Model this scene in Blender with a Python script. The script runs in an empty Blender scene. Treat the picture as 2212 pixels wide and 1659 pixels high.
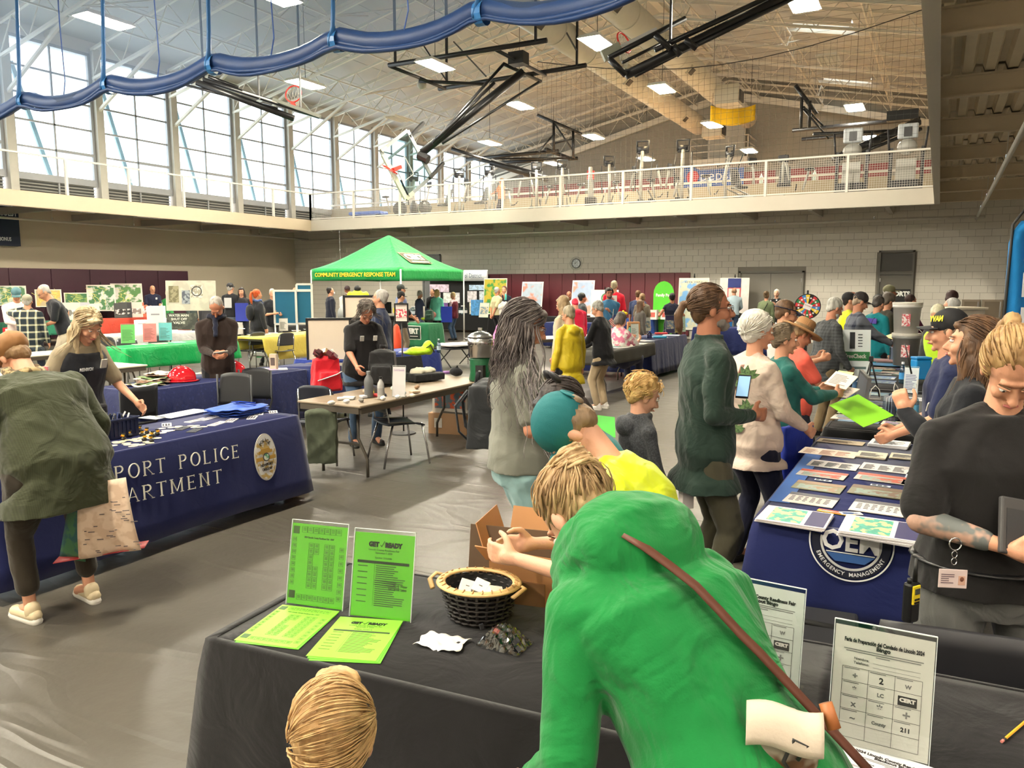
import bpy, bmesh, math, random
import numpy as np
from mathutils import Vector as V, Matrix, Euler
PI=math.pi; R=math.radians; random.seed(7)
S=bpy.context.scene; COL=S.collection
# ---------------------------------------------------------------- camera, world, exposure
HC=1.85; F=1680.0; YAW=28.6; PIT=7.26
cam_d=bpy.data.cameras.new('camera'); cam=bpy.data.objects.new('camera',cam_d); COL.objects.link(cam)
cam_d.sensor_width=36; cam_d.lens=F/2212*36; cam_d.clip_end=200; cam_d.clip_start=.05
cam.location=(0,0,HC); cam.rotation_euler=(R(90-PIT),0,R(YAW)); S.camera=cam
S.view_settings.view_transform='Standard'; S.view_settings.look='None'; S.view_settings.gamma=1
S.view_settings.use_curve_mapping=False; S.view_settings.exposure=.15
w=bpy.data.worlds.new('world'); S.world=w; w.use_nodes=True; nt=w.node_tree
sky=nt.nodes.new('ShaderNodeTexSky'); sky.sky_type='PREETHAM'; sky.turbidity=9; sky.sun_direction=(-.75,-.3,.6)
mx=nt.nodes.new('ShaderNodeMix'); mx.data_type='RGBA'; mx.inputs[0].default_value=.82
mx.inputs[7].default_value=(.86,.93,1,1); nt.links.new(sky.outputs[0],mx.inputs[6])
nt.links.new(mx.outputs[2],nt.nodes['Background'].inputs[0]); nt.nodes['Background'].inputs[1].default_value=4.8
LAMP=340.0; FILL_STRIP=100.0  # strength of the hanging lamps and of the added fill strips
# window portals: they only tell the renderer where the daylight comes in
for (loc,rot,sx,sy) in (((-26.1,19,7.5),(0,R(-90),0),4.6,52),):
    l=bpy.data.lights.new('daylight_portal','AREA'); l.shape='RECTANGLE'; l.size=sx; l.size_y=sy; l.cycles.is_portal=True
    o=bpy.data.objects.new('daylight_portal',l); COL.objects.link(o); o.location=loc; o.rotation_euler=rot
# ---------------------------------------------------------------- picture rays -> places in the hall
_fw=V((-math.sin(R(YAW)),math.cos(R(YAW)),0)); _rt=V((math.cos(R(YAW)),math.sin(R(YAW)),0))
_sp,_cp=math.sin(R(PIT)),math.cos(R(PIT))
def ray(x,y):
    u=(x-1106)/F; v=(829.5-y)/F
    return _rt*u+(_fw*_sp+V((0,0,_cp)))*v+(_fw*_cp-V((0,0,_sp)))
def pz(x,y,z=0):
    r=ray(x,y); return V((0,0,HC))+r*((z-HC)/r.z)
def pd(x,y,D):
    r=ray(x,y); return V((0,0,HC))+r*(D/r.dot(_fw))
def pY(x,y,Y):
    r=ray(x,y); return V((0,0,HC))+r*(Y/r.y)
def pX(x,y,X):
    r=ray(x,y); return V((0,0,HC))+r*(X/r.x)
# ---------------------------------------------------------------- materials
def lin(c): return tuple(((v/255)/12.92 if v<=10 else ((v/255+.055)/1.055)**2.4) for v in c)
MC={}
def M(c,rough=.6,metal=0,var=.05,vs=4,bump=0,bs=60,spec=.5,emit=0,alpha=1,trans=0,coat=0,sheen=0,stretch=None,pat=None,c2=None,ps=10,name=None,wr=0):
    k=(c,rough,metal,var,vs,bump,bs,spec,emit,alpha,trans,coat,sheen,stretch,pat,c2,ps,wr)
    if k in MC: return MC[k]
    m=bpy.data.materials.new(name or 'material'); MC[k]=m; m.use_nodes=True; n=m.node_tree; p=n.nodes['Principled BSDF']
    L=n.links.new; N=n.nodes.new
    tc=N('ShaderNodeTexCoord'); mp=N('ShaderNodeMapping'); L(tc.outputs['Object'],mp.inputs[0])
    if stretch: mp.inputs['Scale'].default_value=stretch
    base=lin(c); nz=N('ShaderNodeTexNoise'); nz.inputs['Scale'].default_value=vs; nz.inputs['Detail'].default_value=4; L(mp.outputs[0],nz.inputs['Vector'])
    cr=N('ShaderNodeMix'); cr.data_type='RGBA'; L(nz.outputs[0],cr.inputs[0])
    lo=[max(0,v*(1-var*2)) for v in base]; hi=[min(1,v*(1+var*2)) for v in base]
    cr.inputs[6].default_value=(*lo,1); cr.inputs[7].default_value=(*hi,1); out=cr.outputs[2]
    if pat:
        b2=lin(c2); mm=N('ShaderNodeMix'); mm.data_type='RGBA'; L(out,mm.inputs[6]); mm.inputs[7].default_value=(*b2,1)
        if pat=='spots' or pat=='cells':
            vo=N('ShaderNodeTexVoronoi'); vo.inputs['Scale'].default_value=ps; L(mp.outputs[0],vo.inputs['Vector'])
            ra=N('ShaderNodeMapRange'); L(vo.outputs['Distance'],ra.inputs[0]); ra.inputs[1].default_value=.22 if pat=='spots' else .35; ra.inputs[2].default_value=.28 if pat=='spots' else .5; ra.inputs[3].default_value=1; ra.inputs[4].default_value=0; L(ra.outputs[0],mm.inputs[0])
        elif pat=='noise':
            n2=N('ShaderNodeTexNoise'); n2.inputs['Scale'].default_value=ps; L(mp.outputs[0],n2.inputs['Vector'])
            ra=N('ShaderNodeMapRange'); L(n2.outputs[0],ra.inputs[0]); ra.inputs[1].default_value=.47; ra.inputs[2].default_value=.56; L(ra.outputs[0],mm.inputs[0])
        elif pat=='plaid' or pat=='weave':
            sx=N('ShaderNodeSeparateXYZ'); L(mp.outputs[0],sx.inputs[0]); fs=[]
            for ax in (0,2):
                mu=N('ShaderNodeMath'); mu.operation='MULTIPLY'; mu.inputs[1].default_value=ps; L(sx.outputs[ax],mu.inputs[0])
                fr=N('ShaderNodeMath'); fr.operation='FRACT'; L(mu.outputs[0],fr.inputs[0])
                gt=N('ShaderNodeMath'); gt.operation='LESS_THAN'; gt.inputs[1].default_value=.24 if pat=='plaid' else .5; L(fr.outputs[0],gt.inputs[0]); fs.append(gt)
            ad=N('ShaderNodeMath'); ad.operation='ADD'; L(fs[0].outputs[0],ad.inputs[0]); L(fs[1].outputs[0],ad.inputs[1])
            hf=N('ShaderNodeMath'); hf.operation='MULTIPLY'; hf.inputs[1].default_value=.5; L(ad.outputs[0],hf.inputs[0]); L(hf.outputs[0],mm.inputs[0])
        elif pat=='stripe':
            wv=N('ShaderNodeTexWave'); wv.inputs['Scale'].default_value=ps; wv.inputs['Distortion'].default_value=2.5; wv.inputs['Detail'].default_value=3; L(mp.outputs[0],wv.inputs['Vector']); L(wv.outputs['Fac'],mm.inputs[0])
        out=mm.outputs[2]
    L(out,p.inputs['Base Color']); p.inputs['Roughness'].default_value=rough; p.inputs['Metallic'].default_value=metal
    p.inputs['Specular IOR Level'].default_value=spec
    if coat: p.inputs['Coat Weight'].default_value=coat
    if sheen: p.inputs['Sheen Weight'].default_value=sheen
    if emit: L(out,p.inputs['Emission Color']); p.inputs['Emission Strength'].default_value=emit
    if alpha<1: p.inputs['Alpha'].default_value=alpha
    if trans: p.inputs['Transmission Weight'].default_value=trans
    if bump or wr:
        b=N('ShaderNodeBump'); b.inputs['Strength'].default_value=1; b.inputs['Distance'].default_value=max(bump,.0001)
        n3=N('ShaderNodeTexNoise'); n3.inputs['Scale'].default_value=bs; n3.inputs['Detail'].default_value=3; L(mp.outputs[0],n3.inputs['Vector']); L(n3.outputs[0],b.inputs['Height'])
        o=b
        if wr:
            b2=N('ShaderNodeBump'); b2.inputs['Distance'].default_value=wr; n4=N('ShaderNodeTexNoise'); n4.inputs['Scale'].default_value=5; n4.inputs['Detail'].default_value=3; n4.inputs['Distortion'].default_value=1.4
            L(tc.outputs['Object'],n4.inputs['Vector']); L(n4.outputs[0],b2.inputs['Height']); L(b.outputs[0],b2.inputs['Normal']); o=b2
        L(o.outputs[0],p.inputs['Normal'])
    return m
def cloth(c,**k):
    k.setdefault('rough',.85); k.setdefault('bump',.0006); k.setdefault('bs',500); k.setdefault('sheen',.15); k.setdefault('wr',.012); k.setdefault('spec',.25); return M(c,**k)
def hairm(c,c2): a=tuple(int(c[i]*.62+c2[i]*.38) for i in range(3)); b=tuple(int(c[i]*.25+c2[i]*.75) for i in range(3)); return M(a,rough=.5,pat='noise',c2=b,ps=26,stretch=(1,1,.3),bump=.003,bs=110,spec=.35,vs=40,var=.2)
def skin(c): return M(c,rough=.5,var=.06,vs=14,bump=.0006,bs=160,spec=.35)
def glassm(c=(248,250,250),op=.12,rough=.03):
    k=('g',c,op,rough)
    if k in MC: return MC[k]
    m=bpy.data.materials.new('glass'); MC[k]=m; m.use_nodes=True; n=m.node_tree; n.nodes.clear(); N=n.nodes.new; L=n.links.new
    o=N('ShaderNodeOutputMaterial'); t=N('ShaderNodeBsdfTransparent'); t.inputs[0].default_value=(*[min(1,v*1.0) for v in lin(c)],1)
    g=N('ShaderNodeBsdfGlossy'); g.inputs['Roughness'].default_value=rough; lw=N('ShaderNodeLayerWeight'); lw.inputs[0].default_value=.5; f=N('ShaderNodeMath'); f.operation='POWER'; f.inputs[1].default_value=5; L(lw.outputs['Facing'],f.inputs[0])
    nz=N('ShaderNodeTexNoise'); nz.inputs['Scale'].default_value=3; mr=N('ShaderNodeMapRange'); mr.inputs[3].default_value=op*.3; mr.inputs[4].default_value=op*.7; L(nz.outputs[0],mr.inputs[0])
    ad=N('ShaderNodeMath'); L(f.outputs[0],ad.inputs[0]); L(mr.outputs[0],ad.inputs[1]); mi=N('ShaderNodeMixShader')
    L(ad.outputs[0],mi.inputs[0]); L(t.outputs[0],mi.inputs[1]); L(g.outputs[0],mi.inputs[2]); L(mi.outputs[0],o.inputs[0]); return m
# ---------------------------------------------------------------- mesh building
class MB:
    def __init__(s,M=None): s.v=[]; s.f=[]; s.M=M
    def add(s,vs,fs,T=None):
        k=len(s.v)
        for p in vs:
            p=V(p)
            if T is not None: p=T@p
            if s.M is not None: p=s.M@p
            s.v.append(tuple(p))
        s.f+= [tuple(i+k for i in f) for f in fs]; return s
    def box(s,c,d,T=None,taper=1,rot=None):
        x,y,z=[q/2 for q in d]; t=taper
        vs=[V(q) for q in ((-x,-y,-z),(x,-y,-z),(x,y,-z),(-x,y,-z),(-x*t,-y*t,z),(x*t,-y*t,z),(x*t,y*t,z),(-x*t,y*t,z))]
        Rm=rot if rot is not None else None
        vs=[(Rm@p if Rm is not None else p)+V(c) for p in vs]
        return s.add(vs,[(3,2,1,0),(4,5,6,7),(0,1,5,4),(1,2,6,5),(2,3,7,6),(3,0,4,7)],T)
    def bar(s,a,b,w,h=None,up=(0,0,1)):
        a=V(a);b=V(b);d=(b-a); L=d.length
        if L<1e-6: return s
        d/=L; h=h or w; u=V(up); x=d.cross(u)
        if x.length<1e-3: x=d.cross(V((0,1,0)))
        x.normalize(); y=x.cross(d); x=x*w/2; y=y*h/2
        return s.add([a-x-y,a+x-y,a+x+y,a-x+y,b-x-y,b+x-y,b+x+y,b-x+y],[(3,2,1,0),(4,5,6,7),(0,1,5,4),(1,2,6,5),(2,3,7,6),(3,0,4,7)])
    def loop(s,rings,cap=True,closed=True):
        n=len(rings[0]); vs=[p for r in rings for p in r]; fs=[]
        for i in range(len(rings)-1):
            for j in range(n if closed else n-1):
                a=i*n+j; b=i*n+(j+1)%n; fs.append((a,b,b+n,a+n))
        if cap: fs+=[tuple(range(n-1,-1,-1)),tuple(range((len(rings)-1)*n,len(rings)*n))]
        return s.add(vs,fs)
    def tube(s,pts,r,n=8,cap=True,flat=1):
        pts=[V(p) for p in pts]; rs=r if isinstance(r,(list,tuple)) else [r]*len(pts); rings=[]; px=None
        for i,p in enumerate(pts):
            d=(pts[min(i+1,len(pts)-1)]-pts[max(i-1,0)]).normalized()
            if px is None:
                px=d.cross(V((0,0,1)))
                if px.length<1e-3: px=V((1,0,0))
            px=(px-d*px.dot(d)); px.normalize(); py=d.cross(px)
            rings.append([p+px*math.cos(2*PI*j/n)*rs[i]+py*math.sin(2*PI*j/n)*rs[i]*flat for j in range(n)])
        return s.loop(rings,cap)
    def cyl(s,a,b,r,r2=None,n=12): return s.tube([a,b],[r,r if r2 is None else r2],n)
    def sph(s,c,r,Rm=None,n=12,m=8):
        if not isinstance(r,(list,tuple)): r=(r,r,r)
        c=V(c); rings=[]
        for i in range(1,m):
            a=PI*i/m; rings.append([V((r[0]*math.sin(a)*math.cos(2*PI*j/n),r[1]*math.sin(a)*math.sin(2*PI*j/n),-r[2]*math.cos(a))) for j in range(n)])
        vs=[V((0,0,-r[2]))]+[p for q in rings for p in q]+[V((0,0,r[2]))]; fs=[]
        for j in range(n): fs.append((0,1+(j+1)%n,1+j))
        for i in range(m-2):
            for j in range(n):
                a=1+i*n+j; b=1+i*n+(j+1)%n; fs.append((a,b,b+n,a+n))
        k=1+(m-2)*n; e=len(vs)-1
        for j in range(n): fs.append((e,k+j,k+(j+1)%n))
        vs=[(Rm@p if Rm is not None else p)+c for p in vs]; return s.add(vs,fs)
    def cap2(s,a,b,ra,rb,n=10):
        a=V(a);b=V(b);d=(b-a); L=d.length
        if L<1e-6: return s.sph(a,ra,None,n,6)
        d/=L; P=[];Rr=[]
        for t in (-1,-.85,-.5): P.append(a+d*ra*t); Rr.append(ra*math.sqrt(max(0,1-t*t))+.0001)
        P+= [a,b]; Rr+=[ra,rb]
        for t in (.5,.85,1): P.append(b+d*rb*t); Rr.append(rb*math.sqrt(max(0,1-t*t))+.0001)
        return s.tube(P,Rr,n)
    def lathe(s,prof,c=(0,0,0),n=16,Rm=None,cap=True):
        c=V(c); rings=[]
        for r,z in prof:
            ring=[V((r*math.cos(2*PI*j/n),r*math.sin(2*PI*j/n),z)) for j in range(n)]
            rings.append([(Rm@p if Rm is not None else p)+c for p in ring])
        return s.loop(rings,cap)
    def prism(s,poly,h,T=None):
        n=len(poly); vs=[(x,y,0) for x,y in poly]+[(x,y,h) for x,y in poly]
        fs=[tuple(range(n-1,-1,-1)),tuple(range(n,2*n))]+[(j,(j+1)%n,n+(j+1)%n,n+j) for j in range(n)]
        return s.add(vs,fs,T)
    def grid(s,fn,nu,nv):
        vs=[fn(i/nu,j/nv) for j in range(nv+1) for i in range(nu+1)]; fs=[(j*(nu+1)+i,j*(nu+1)+i+1,(j+1)*(nu+1)+i+1,(j+1)*(nu+1)+i) for j in range(nv) for i in range(nu)]
        return s.add(vs,fs)
    def mesh(s,name):
        me=bpy.data.meshes.new(name); me.from_pydata(s.v,[],s.f); me.update(); return me
    def build(s,name,mat,parent=None,smooth=False,loc=None,bevel=0,label=None,solid=0):
        me=s.mesh(name); me.materials.append(mat)
        if smooth: me.shade_smooth()
        return link(name,me,parent,loc,bevel,label,solid)
def link(name,me,parent=None,loc=None,bevel=0,label=None,solid=0,rot=None):
    o=bpy.data.objects.new(name,me); COL.objects.link(o)
    if parent is not None: o.parent=parent
    if loc is not None: o.location=loc
    if rot is not None: o.rotation_euler=rot
    if bevel: b=o.modifiers.new('bevel','BEVEL'); b.width=bevel; b.segments=2; b.limit_method='ANGLE'
    if solid: b=o.modifiers.new('solid','SOLIDIFY'); b.thickness=solid
    if label: o['label']=label
    return o
def thing(name,label,cat,loc=(0,0,0),rz=0,group=None,rot=None):
    o=bpy.data.objects.new(name,None); COL.objects.link(o); o.location=loc; o.rotation_euler=rot or (0,0,rz); o.empty_display_size=.1
    return tag(o,label,cat,group)
def tag(o,label=None,cat=None,group=None,kind=None):
    if label: o['label']=label
    if cat: o['category']=cat
    if group: o['group']=group
    if kind: o['kind']=kind
    return o
def st(o,label=None): o['kind']='structure'; 
def struct(mb,name,mat,parent=None,**k):
    o=mb.build(name,mat,parent,**k)
    if parent is None: o['kind']='structure'
    return o
def sroot(name,loc=(0,0,0)):
    o=bpy.data.objects.new(name,None); COL.objects.link(o); o.location=loc; o['kind']='structure'; return o
def dup(o,parent=None,loc=None,label=None):
    c=o.copy(); COL.objects.link(c)
    if parent is not None: c.parent=parent
    if loc is not None: c.location=loc
    if label: c['label']=label
    for ch in [q for q in o.children]: dup(ch,c)
    return c
TX=[]
def text(s,size,mat,parent,T,ext=.001,name='lettering',align='CENTER',width=None,sx=1,shear=0,bold=0,sp=1,label=None):
    cu=bpy.data.curves.new('t','FONT'); cu.body=s; cu.size=size; cu.extrude=ext; cu.align_x=align; cu.align_y='CENTER'; cu.resolution_u=2; cu.shear=shear; cu.offset=bold; cu.space_character=sp
    o=bpy.data.objects.new('t',cu); COL.objects.link(o); TX.append((o,name,mat,parent,T,width,sx,label)); return o
def flush_text():
    bpy.context.view_layer.update(); dg=bpy.context.evaluated_depsgraph_get()
    for o,name,mat,parent,T,width,sx,label in TX:
        me=bpy.data.meshes.new_from_object(o.evaluated_get(dg)); me.name=name
        if width and len(me.vertices):
            xs=[v.co.x for v in me.vertices]; k=width/max(1e-6,max(xs)-min(xs)); me.transform(Matrix.Diagonal((k,1,1,1)))
        if sx!=1: me.transform(Matrix.Diagonal((sx,1,1,1)))
        me.transform(T); me.materials.clear(); me.materials.append(mat); q=link(name,me,parent)
        if label: q['label']=label
        cu=o.data; bpy.data.objects.remove(o); bpy.data.curves.remove(cu)
    TX.clear()
def TR(loc=(0,0,0),rx=0,ry=0,rz=0): return Matrix.Translation(V(loc))@Euler((rx,ry,rz)).to_matrix().to_4x4()
# basis helper: x along a->b, z = face normal, y = up the face
def basis(o,x,y):
    x=V(x).normalized(); y=V(y); z=x.cross(y).normalized(); y=z.cross(x); m=Matrix((x,y,z)).transposed().to_4x4(); m.translation=V(o); return m
# ================================================================= THE HALL
YF=24.15; XL=-22.4; YB=26.6; XW=-25.7; YU=44.4; ZB=4.01; ZT=4.43; XR=-.24; XE=5.6; YK=-8.0; RX=-10.7; RZ=13.1; RS=.21
P0=14.4; PP=3.0
m_wall=M((204,198,186),rough=.8,var=.03,vs=1.5,bump=.001,bs=90); m_white=M((204,199,190),rough=.55,var=.03)
m_up=M((208,206,200),rough=.7,var=.03,vs=1); m_roof=M((186,187,184),rough=.7,var=.04,vs=.8,stretch=(1,.15,1)); m_steel=M((216,212,200),rough=.5,var=.04)
m_deck=M((200,188,164),rough=.6,var=.04); m_dark=M((22,22,24),rough=.4,var=.1); m_maroon=M((104,44,52),rough=.42,var=.07,bump=.006,bs=5,spec=.5,vs=3)
m_chrome=M((190,190,192),rough=.25,metal=1); m_grey=M((96,92,86),rough=.5); m_black=M((16,16,17),rough=.55,var=.1)
# floor of loose vinyl sheets
def floor_mat():
    m=bpy.data.materials.new('vinyl_sheet'); m.use_nodes=True; n=m.node_tree; p=n.nodes['Principled BSDF']; N=n.nodes.new; L=n.links.new
    tc=N('ShaderNodeTexCoord'); a=N('ShaderNodeTexNoise'); a.inputs['Scale'].default_value=.9; a.inputs['Detail'].default_value=6; L(tc.outputs['Object'],a.inputs[0])
    c=N('ShaderNodeMix'); c.data_type='RGBA'; c.inputs[6].default_value=(*lin((70,66,59)),1); c.inputs[7].default_value=(*lin((90,85,77)),1); L(a.outputs[0],c.inputs[0]); L(c.outputs[2],p.inputs['Base Color'])
    p.inputs['Roughness'].default_value=.36; p.inputs['Specular IOR Level'].default_value=.4
    mp=N('ShaderNodeMapping'); mp.inputs['Scale'].default_value=(.35,1.1,1); mp.inputs['Rotation'].default_value=(0,0,.35); L(tc.outputs['Object'],mp.inputs[0])
    w1=N('ShaderNodeTexNoise'); w1.inputs['Scale'].default_value=1.1; w1.inputs['Detail'].default_value=2; w1.inputs['Distortion'].default_value=1.6; L(mp.outputs[0],w1.inputs[0])
    ab=N('ShaderNodeMath'); ab.operation='SUBTRACT'; ab.inputs[1].default_value=.5; L(w1.outputs[0],ab.inputs[0]); a2=N('ShaderNodeMath'); a2.operation='ABSOLUTE'; L(ab.outputs[0],a2.inputs[0])
    cl=N('ShaderNodeMath'); cl.operation='MINIMUM'; cl.inputs[1].default_value=.06; L(a2.outputs[0],cl.inputs[0])
    w2=N('ShaderNodeTexNoise'); w2.inputs['Scale'].default_value=9; w2.inputs['Detail'].default_value=3; L(tc.outputs['Object'],w2.inputs[0])
    b1=N('ShaderNodeBump'); b1.inputs['Distance'].default_value=-.05; L(cl.outputs[0],b1.inputs['Height']); b2=N('ShaderNodeBump'); b2.inputs['Distance'].default_value=.003; L(w2.outputs[0],b2.inputs['Height']); L(b1.outputs[0],b2.inputs['Normal']); L(b2.outputs[0],p.inputs['Normal'])
    return m
m_floor=floor_mat(); fl=sroot('floor'); MB().box(((XW+XE)/2,18,-.06),(XE-XW,54,.1)).build('floor_slab',M((70,68,64)),fl)
for i in range(9):
    y0=YK+i*4.0; MB().box(((XW+XE)/2,y0+2,-.004+(i%2)*.0015),(XE-XW,4.03,.008)).build('vinyl_sheet',m_floor,fl)
# walls (block courses joined as real pieces on the back wall)
wb=sroot('wall_back')
DOORS=[(pY(1597,600,YB).x,pY(1737,600,YB).x,2.3),(pY(1896,600,YB).x,pY(1974,600,YB).x,0),(pY(915,600,YB).x,pY(953,600,YB).x,0)]
zd=[2.3,pY(1930,541,YB).z,pY(940,549,YB).z]
mw=M((96,92,86),rough=.85)
MB().box(((XW+XE)/2,YB+.16,2.2),(XE-XW+.6,.3,4.5)).build('wall_core',M((140,134,124),rough=.9),wb)
for r in range(22):
    pass
BW=.405;BH=.203; rnd=random.Random(3); blk=MB(); seen=[]
bm_=MB().box((0,0,0),(BW-.007,.03,BH-.007)).mesh('block'); bm_.materials.append(m_wall)
skip=[(DOORS[i][0]-.05,DOORS[i][1]+.05,0,zd[i]+.05) for i in range(3)]
nb=0
for r in range(22):
    z=BH*(r+.5); x=XW+(BW/2+.02 if r%2 else BW)
    if r%2==0: blk.box((XW+BW/4,YB,z),(BW/2-.007,.03,BH-.007))
    while x<XE:
        l_,r_=x-BW/2,x+BW/2; cut=[(a,b) for a,b,_,t in skip if z<t and a<r_ and b>l_]
        if cut:
            a,b=cut[0]
            for u,v in ((l_,a-.0),(b,r_)):
                if v-u>.03: blk.box(((u+v)/2,YB,z),(v-u-.004,.03,BH-.007))
        elif x-BW/2<XW+.01 or 0: pass
        else:
            if 2.2<z<4.2 and -12.6<x<1.6 and nb<298:
                q=link('block',bm_,wb,(x,YB,z)); q.location.y+=rnd.uniform(-.002,.002); nb+=1
            else: blk.box((x,YB+rnd.uniform(-.002,.002),z),(BW-.007,.03,BH-.007))
        x+=BW
o=blk.build('block_courses',m_wall,wb); o['kind']='stuff'
struct(MB().box((XW-.15,9.2,2.1),(.3,YB-YK+.3,4.4)),'wall_left',M((196,184,164),rough=.85,var=.03,vs=1.2,bump=.0008,bs=40))
struct(MB().box((XE+.15,18,5.5),(.3,53,11.5)),'wall_right',m_wall)
struct(MB().box(((XW+XE)/2,YK-.15,6.5),(XE-XW,.3,13)),'wall_front',m_wall)
# doors in the back wall
def door(nm,a,b,zt,double,transom=False,col=(118,114,106)):
    d=sroot(nm,((a+b)/2,YB-.03,0)); W=b-a; md=M(col,rough=.45,var=.03)
    f=MB(); f.box((-W/2+.03,0,zt/2),(.06,.12,zt)).box((W/2-.03,0,zt/2),(.06,.12,zt)).box((0,0,zt-.03),(W,.12,.06)); f.build('door_frame',md,d)
    ztp=zt-.06
    if transom:
        MB().box((0,0,2.2),(W,.1,.08)).build('transom_bar',md,d); MB().box((0,.02,2.24+(zt-2.3)/2),(W-.12,.04,zt-2.36)).build('transom_panel',M((70,67,62),rough=.5),d); ztp=2.16
    n=2 if double else 1; w=(W-.12)/n
    for i in range(n):
        x=-W/2+.06+w*(i+.5); lf=MB().box((x,.01,ztp/2),(w-.008,.05,ztp-.01)).build('door_leaf',M((126,121,112),rough=.45,var=.02) if double else md,d)
        for z in (.3,1.2,2.0): MB().box((x+(w/2-.01)*(1 if i else -1),-.03,z),(.03,.02,.11)).build('hinge',m_chrome,lf)
        MB().bar((x-w*.35*(1 if i else -1)-.1,-.05,1.02),(x-w*.35*(1 if i else -1)+.1,-.05,1.02),.03).build('door_handle',m_chrome,lf)
    return d
door('door_1',DOORS[0][0],DOORS[0][1],zd[0],True); door('door_3',DOORS[2][0],DOORS[2][1],zd[2],False,col=(120,122,124))
d2=door('door_2',DOORS[1][0],DOORS[1][1],zd[1],False,True,(92,88,80))
p=pY(1935,640,YB-.07); sg=MB(basis(p,(1,0,0),(0,0,1))).box((.08,-.36,0),(.72,1.15,.02)); sgo=sg.build('door_sign',m_black,None); tag(sgo,'black sign reading SPORTS on the grey door at right','sign'); 
text('SPORTS',.19,M((235,235,230)),sgo,basis(p+V((.08,-.012,.07)),(1,0,0),(0,0,1)),width=.6,bold=.01)
MB(basis(p+V((.17,-.012,-.55)),(1,0,0),(0,0,1))).box((0,0,0),(.3,.45,.006)).build('notice',M((225,228,232)),sgo)
# fascias and decks
m_fas=M((184,176,162),rough=.5,var=.02)
def channel(mb,a,b,z0,z1,ins):
    a=V(a);b=V(b);d=(b-a).normalized(); n=V((-d.y,d.x,0))*ins
    mb.bar((a.x,a.y,(z0+z1)/2),(b.x,b.y,(z0+z1)/2),.03,z1-z0); 
    for z in (z0,z1): mb.bar((a.x+n.x/2,a.y+n.y/2,z),(b.x+n.x/2,b.y+n.y/2,z),abs(ins),.025)
f=MB(); channel(f,(XL,YF,0),(XL,YK,0),ZB,ZT,-.12); struct(f,'trim_1',M((190,174,150),rough=.5,var=.02))
f=MB(); channel(f,(XL,YF,0),(XR,YF,0),ZB,ZT,.12); struct(f,'trim_2',m_fas)
f=MB(); channel(f,(XR,YF,0),(XR,YK,0),ZB,ZT,.12); struct(f,'trim_3',m_fas)
struct(MB().box(((XL+XW)/2,9,ZT-.03),(XL-XW,YB-YK+6,.06)),'floor_1',m_deck)
struct(MB().box(((XW+XE)/2,YF+2.6,ZT-.03),(XE-XW,5.2,.06)),'floor_2',m_deck)
struct(MB().box(((XR+XE)/2,8,ZT+.12),(XE-XR,YF-YK,.05)),'floor_3',m_deck)
# joists under the decks
ceil=sroot('ceiling_underdeck')
for k in range(13):
    y=YK+.9+k*2.6
    if y<YF: MB().box(((XL+XW)/2,y,ZB+.06),(XL-XW-.1,.14,.2)).build('joist',M((150,146,138),rough=.7),ceil)
for k in range(13):
    x=XL+1+k*2.0
    if x<XR-.5: MB().box((x,(YF+YB)/2,ZB+.06),(.12,YB-YF-.1,.2)).build('joist',M((170,164,152),rough=.7),ceil)
mk=M((200,184,156),rough=.6,var=.04)
for k in range(-4,7):
    y=8.4+2.72*k
    if y<YK+.2: continue
    b=MB(); b.box(((XR+XE)/2,y,4.10),(XE-XR,.11,.02)).box(((XR+XE)/2,y,4.22),(XE-XR,.012,.24)).box(((XR+XE)/2,y,4.33),(XE-XR,.11,.02)); b.build('joist',mk,ceil)
# corrugated steel deck, one profile sheet per bay
pf=[]; x=XR+.1
while x<XE:
    pf+=[(x,4.36),(x+.10,4.36),(x+.13,4.44),(x+.2,4.44),(x+.23,4.36)]; x+=.23
def ribs(u,v): pass
for k in range(-4,6):
    y0=8.4+2.72*k; y1=min(y0+2.72,YF)
    if y1<YK: continue
    rb=MB(); rb.loop([[V((a,y0+.06,b)) for a,b in pf],[V((a,y1-.06,b)) for a,b in pf]],cap=False,closed=False); rb.build('deck_sheet',M((214,198,168),rough=.55,var=.05),ceil)
# sprinkler pipes under the decks
mpipe=M((196,190,178),rough=.4)
def pipe(lbl,pts,r=.035,dropz=.3):
    t=thing('sprinkler_pipe',lbl,'pipe',(0,0,0)); MB().tube(pts,r,8).build('pipe',mpipe,t,smooth=True)
    for a,b in zip(pts[:-1],pts[1:]):
        a=V(a);b=V(b);n=max(2,int((b-a).length/2.6))
        for i in range(1,n):
            q=a.lerp(b,i/n); MB().bar(q,(q.x,q.y,q.z+dropz),.012).build('hanger_rod',mpipe,t)
            MB().cyl((q.x,q.y,q.z+.05),(q.x,q.y,q.z+.11),.02).build('sprinkler_head',m_chrome,t)
    return t
zp=3.72; a=pX(240,487,-24.2); pipe('long sprinkler pipe under the left walkway',[(-24.2,YK+.3,a.z),(-24.2,25.9,a.z)])
a=pY(1840,478,25.5); pipe('long sprinkler pipe under the back balcony',[(-24.2,25.5,a.z),(1.0,25.5,a.z)])
pipe('white sprinkler pipe running under the right mezzanine towards the back wall',[pz(2109,472,3.75),pz(2212,277,3.75),pz(2330,54,3.75)],.04,.55)
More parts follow.
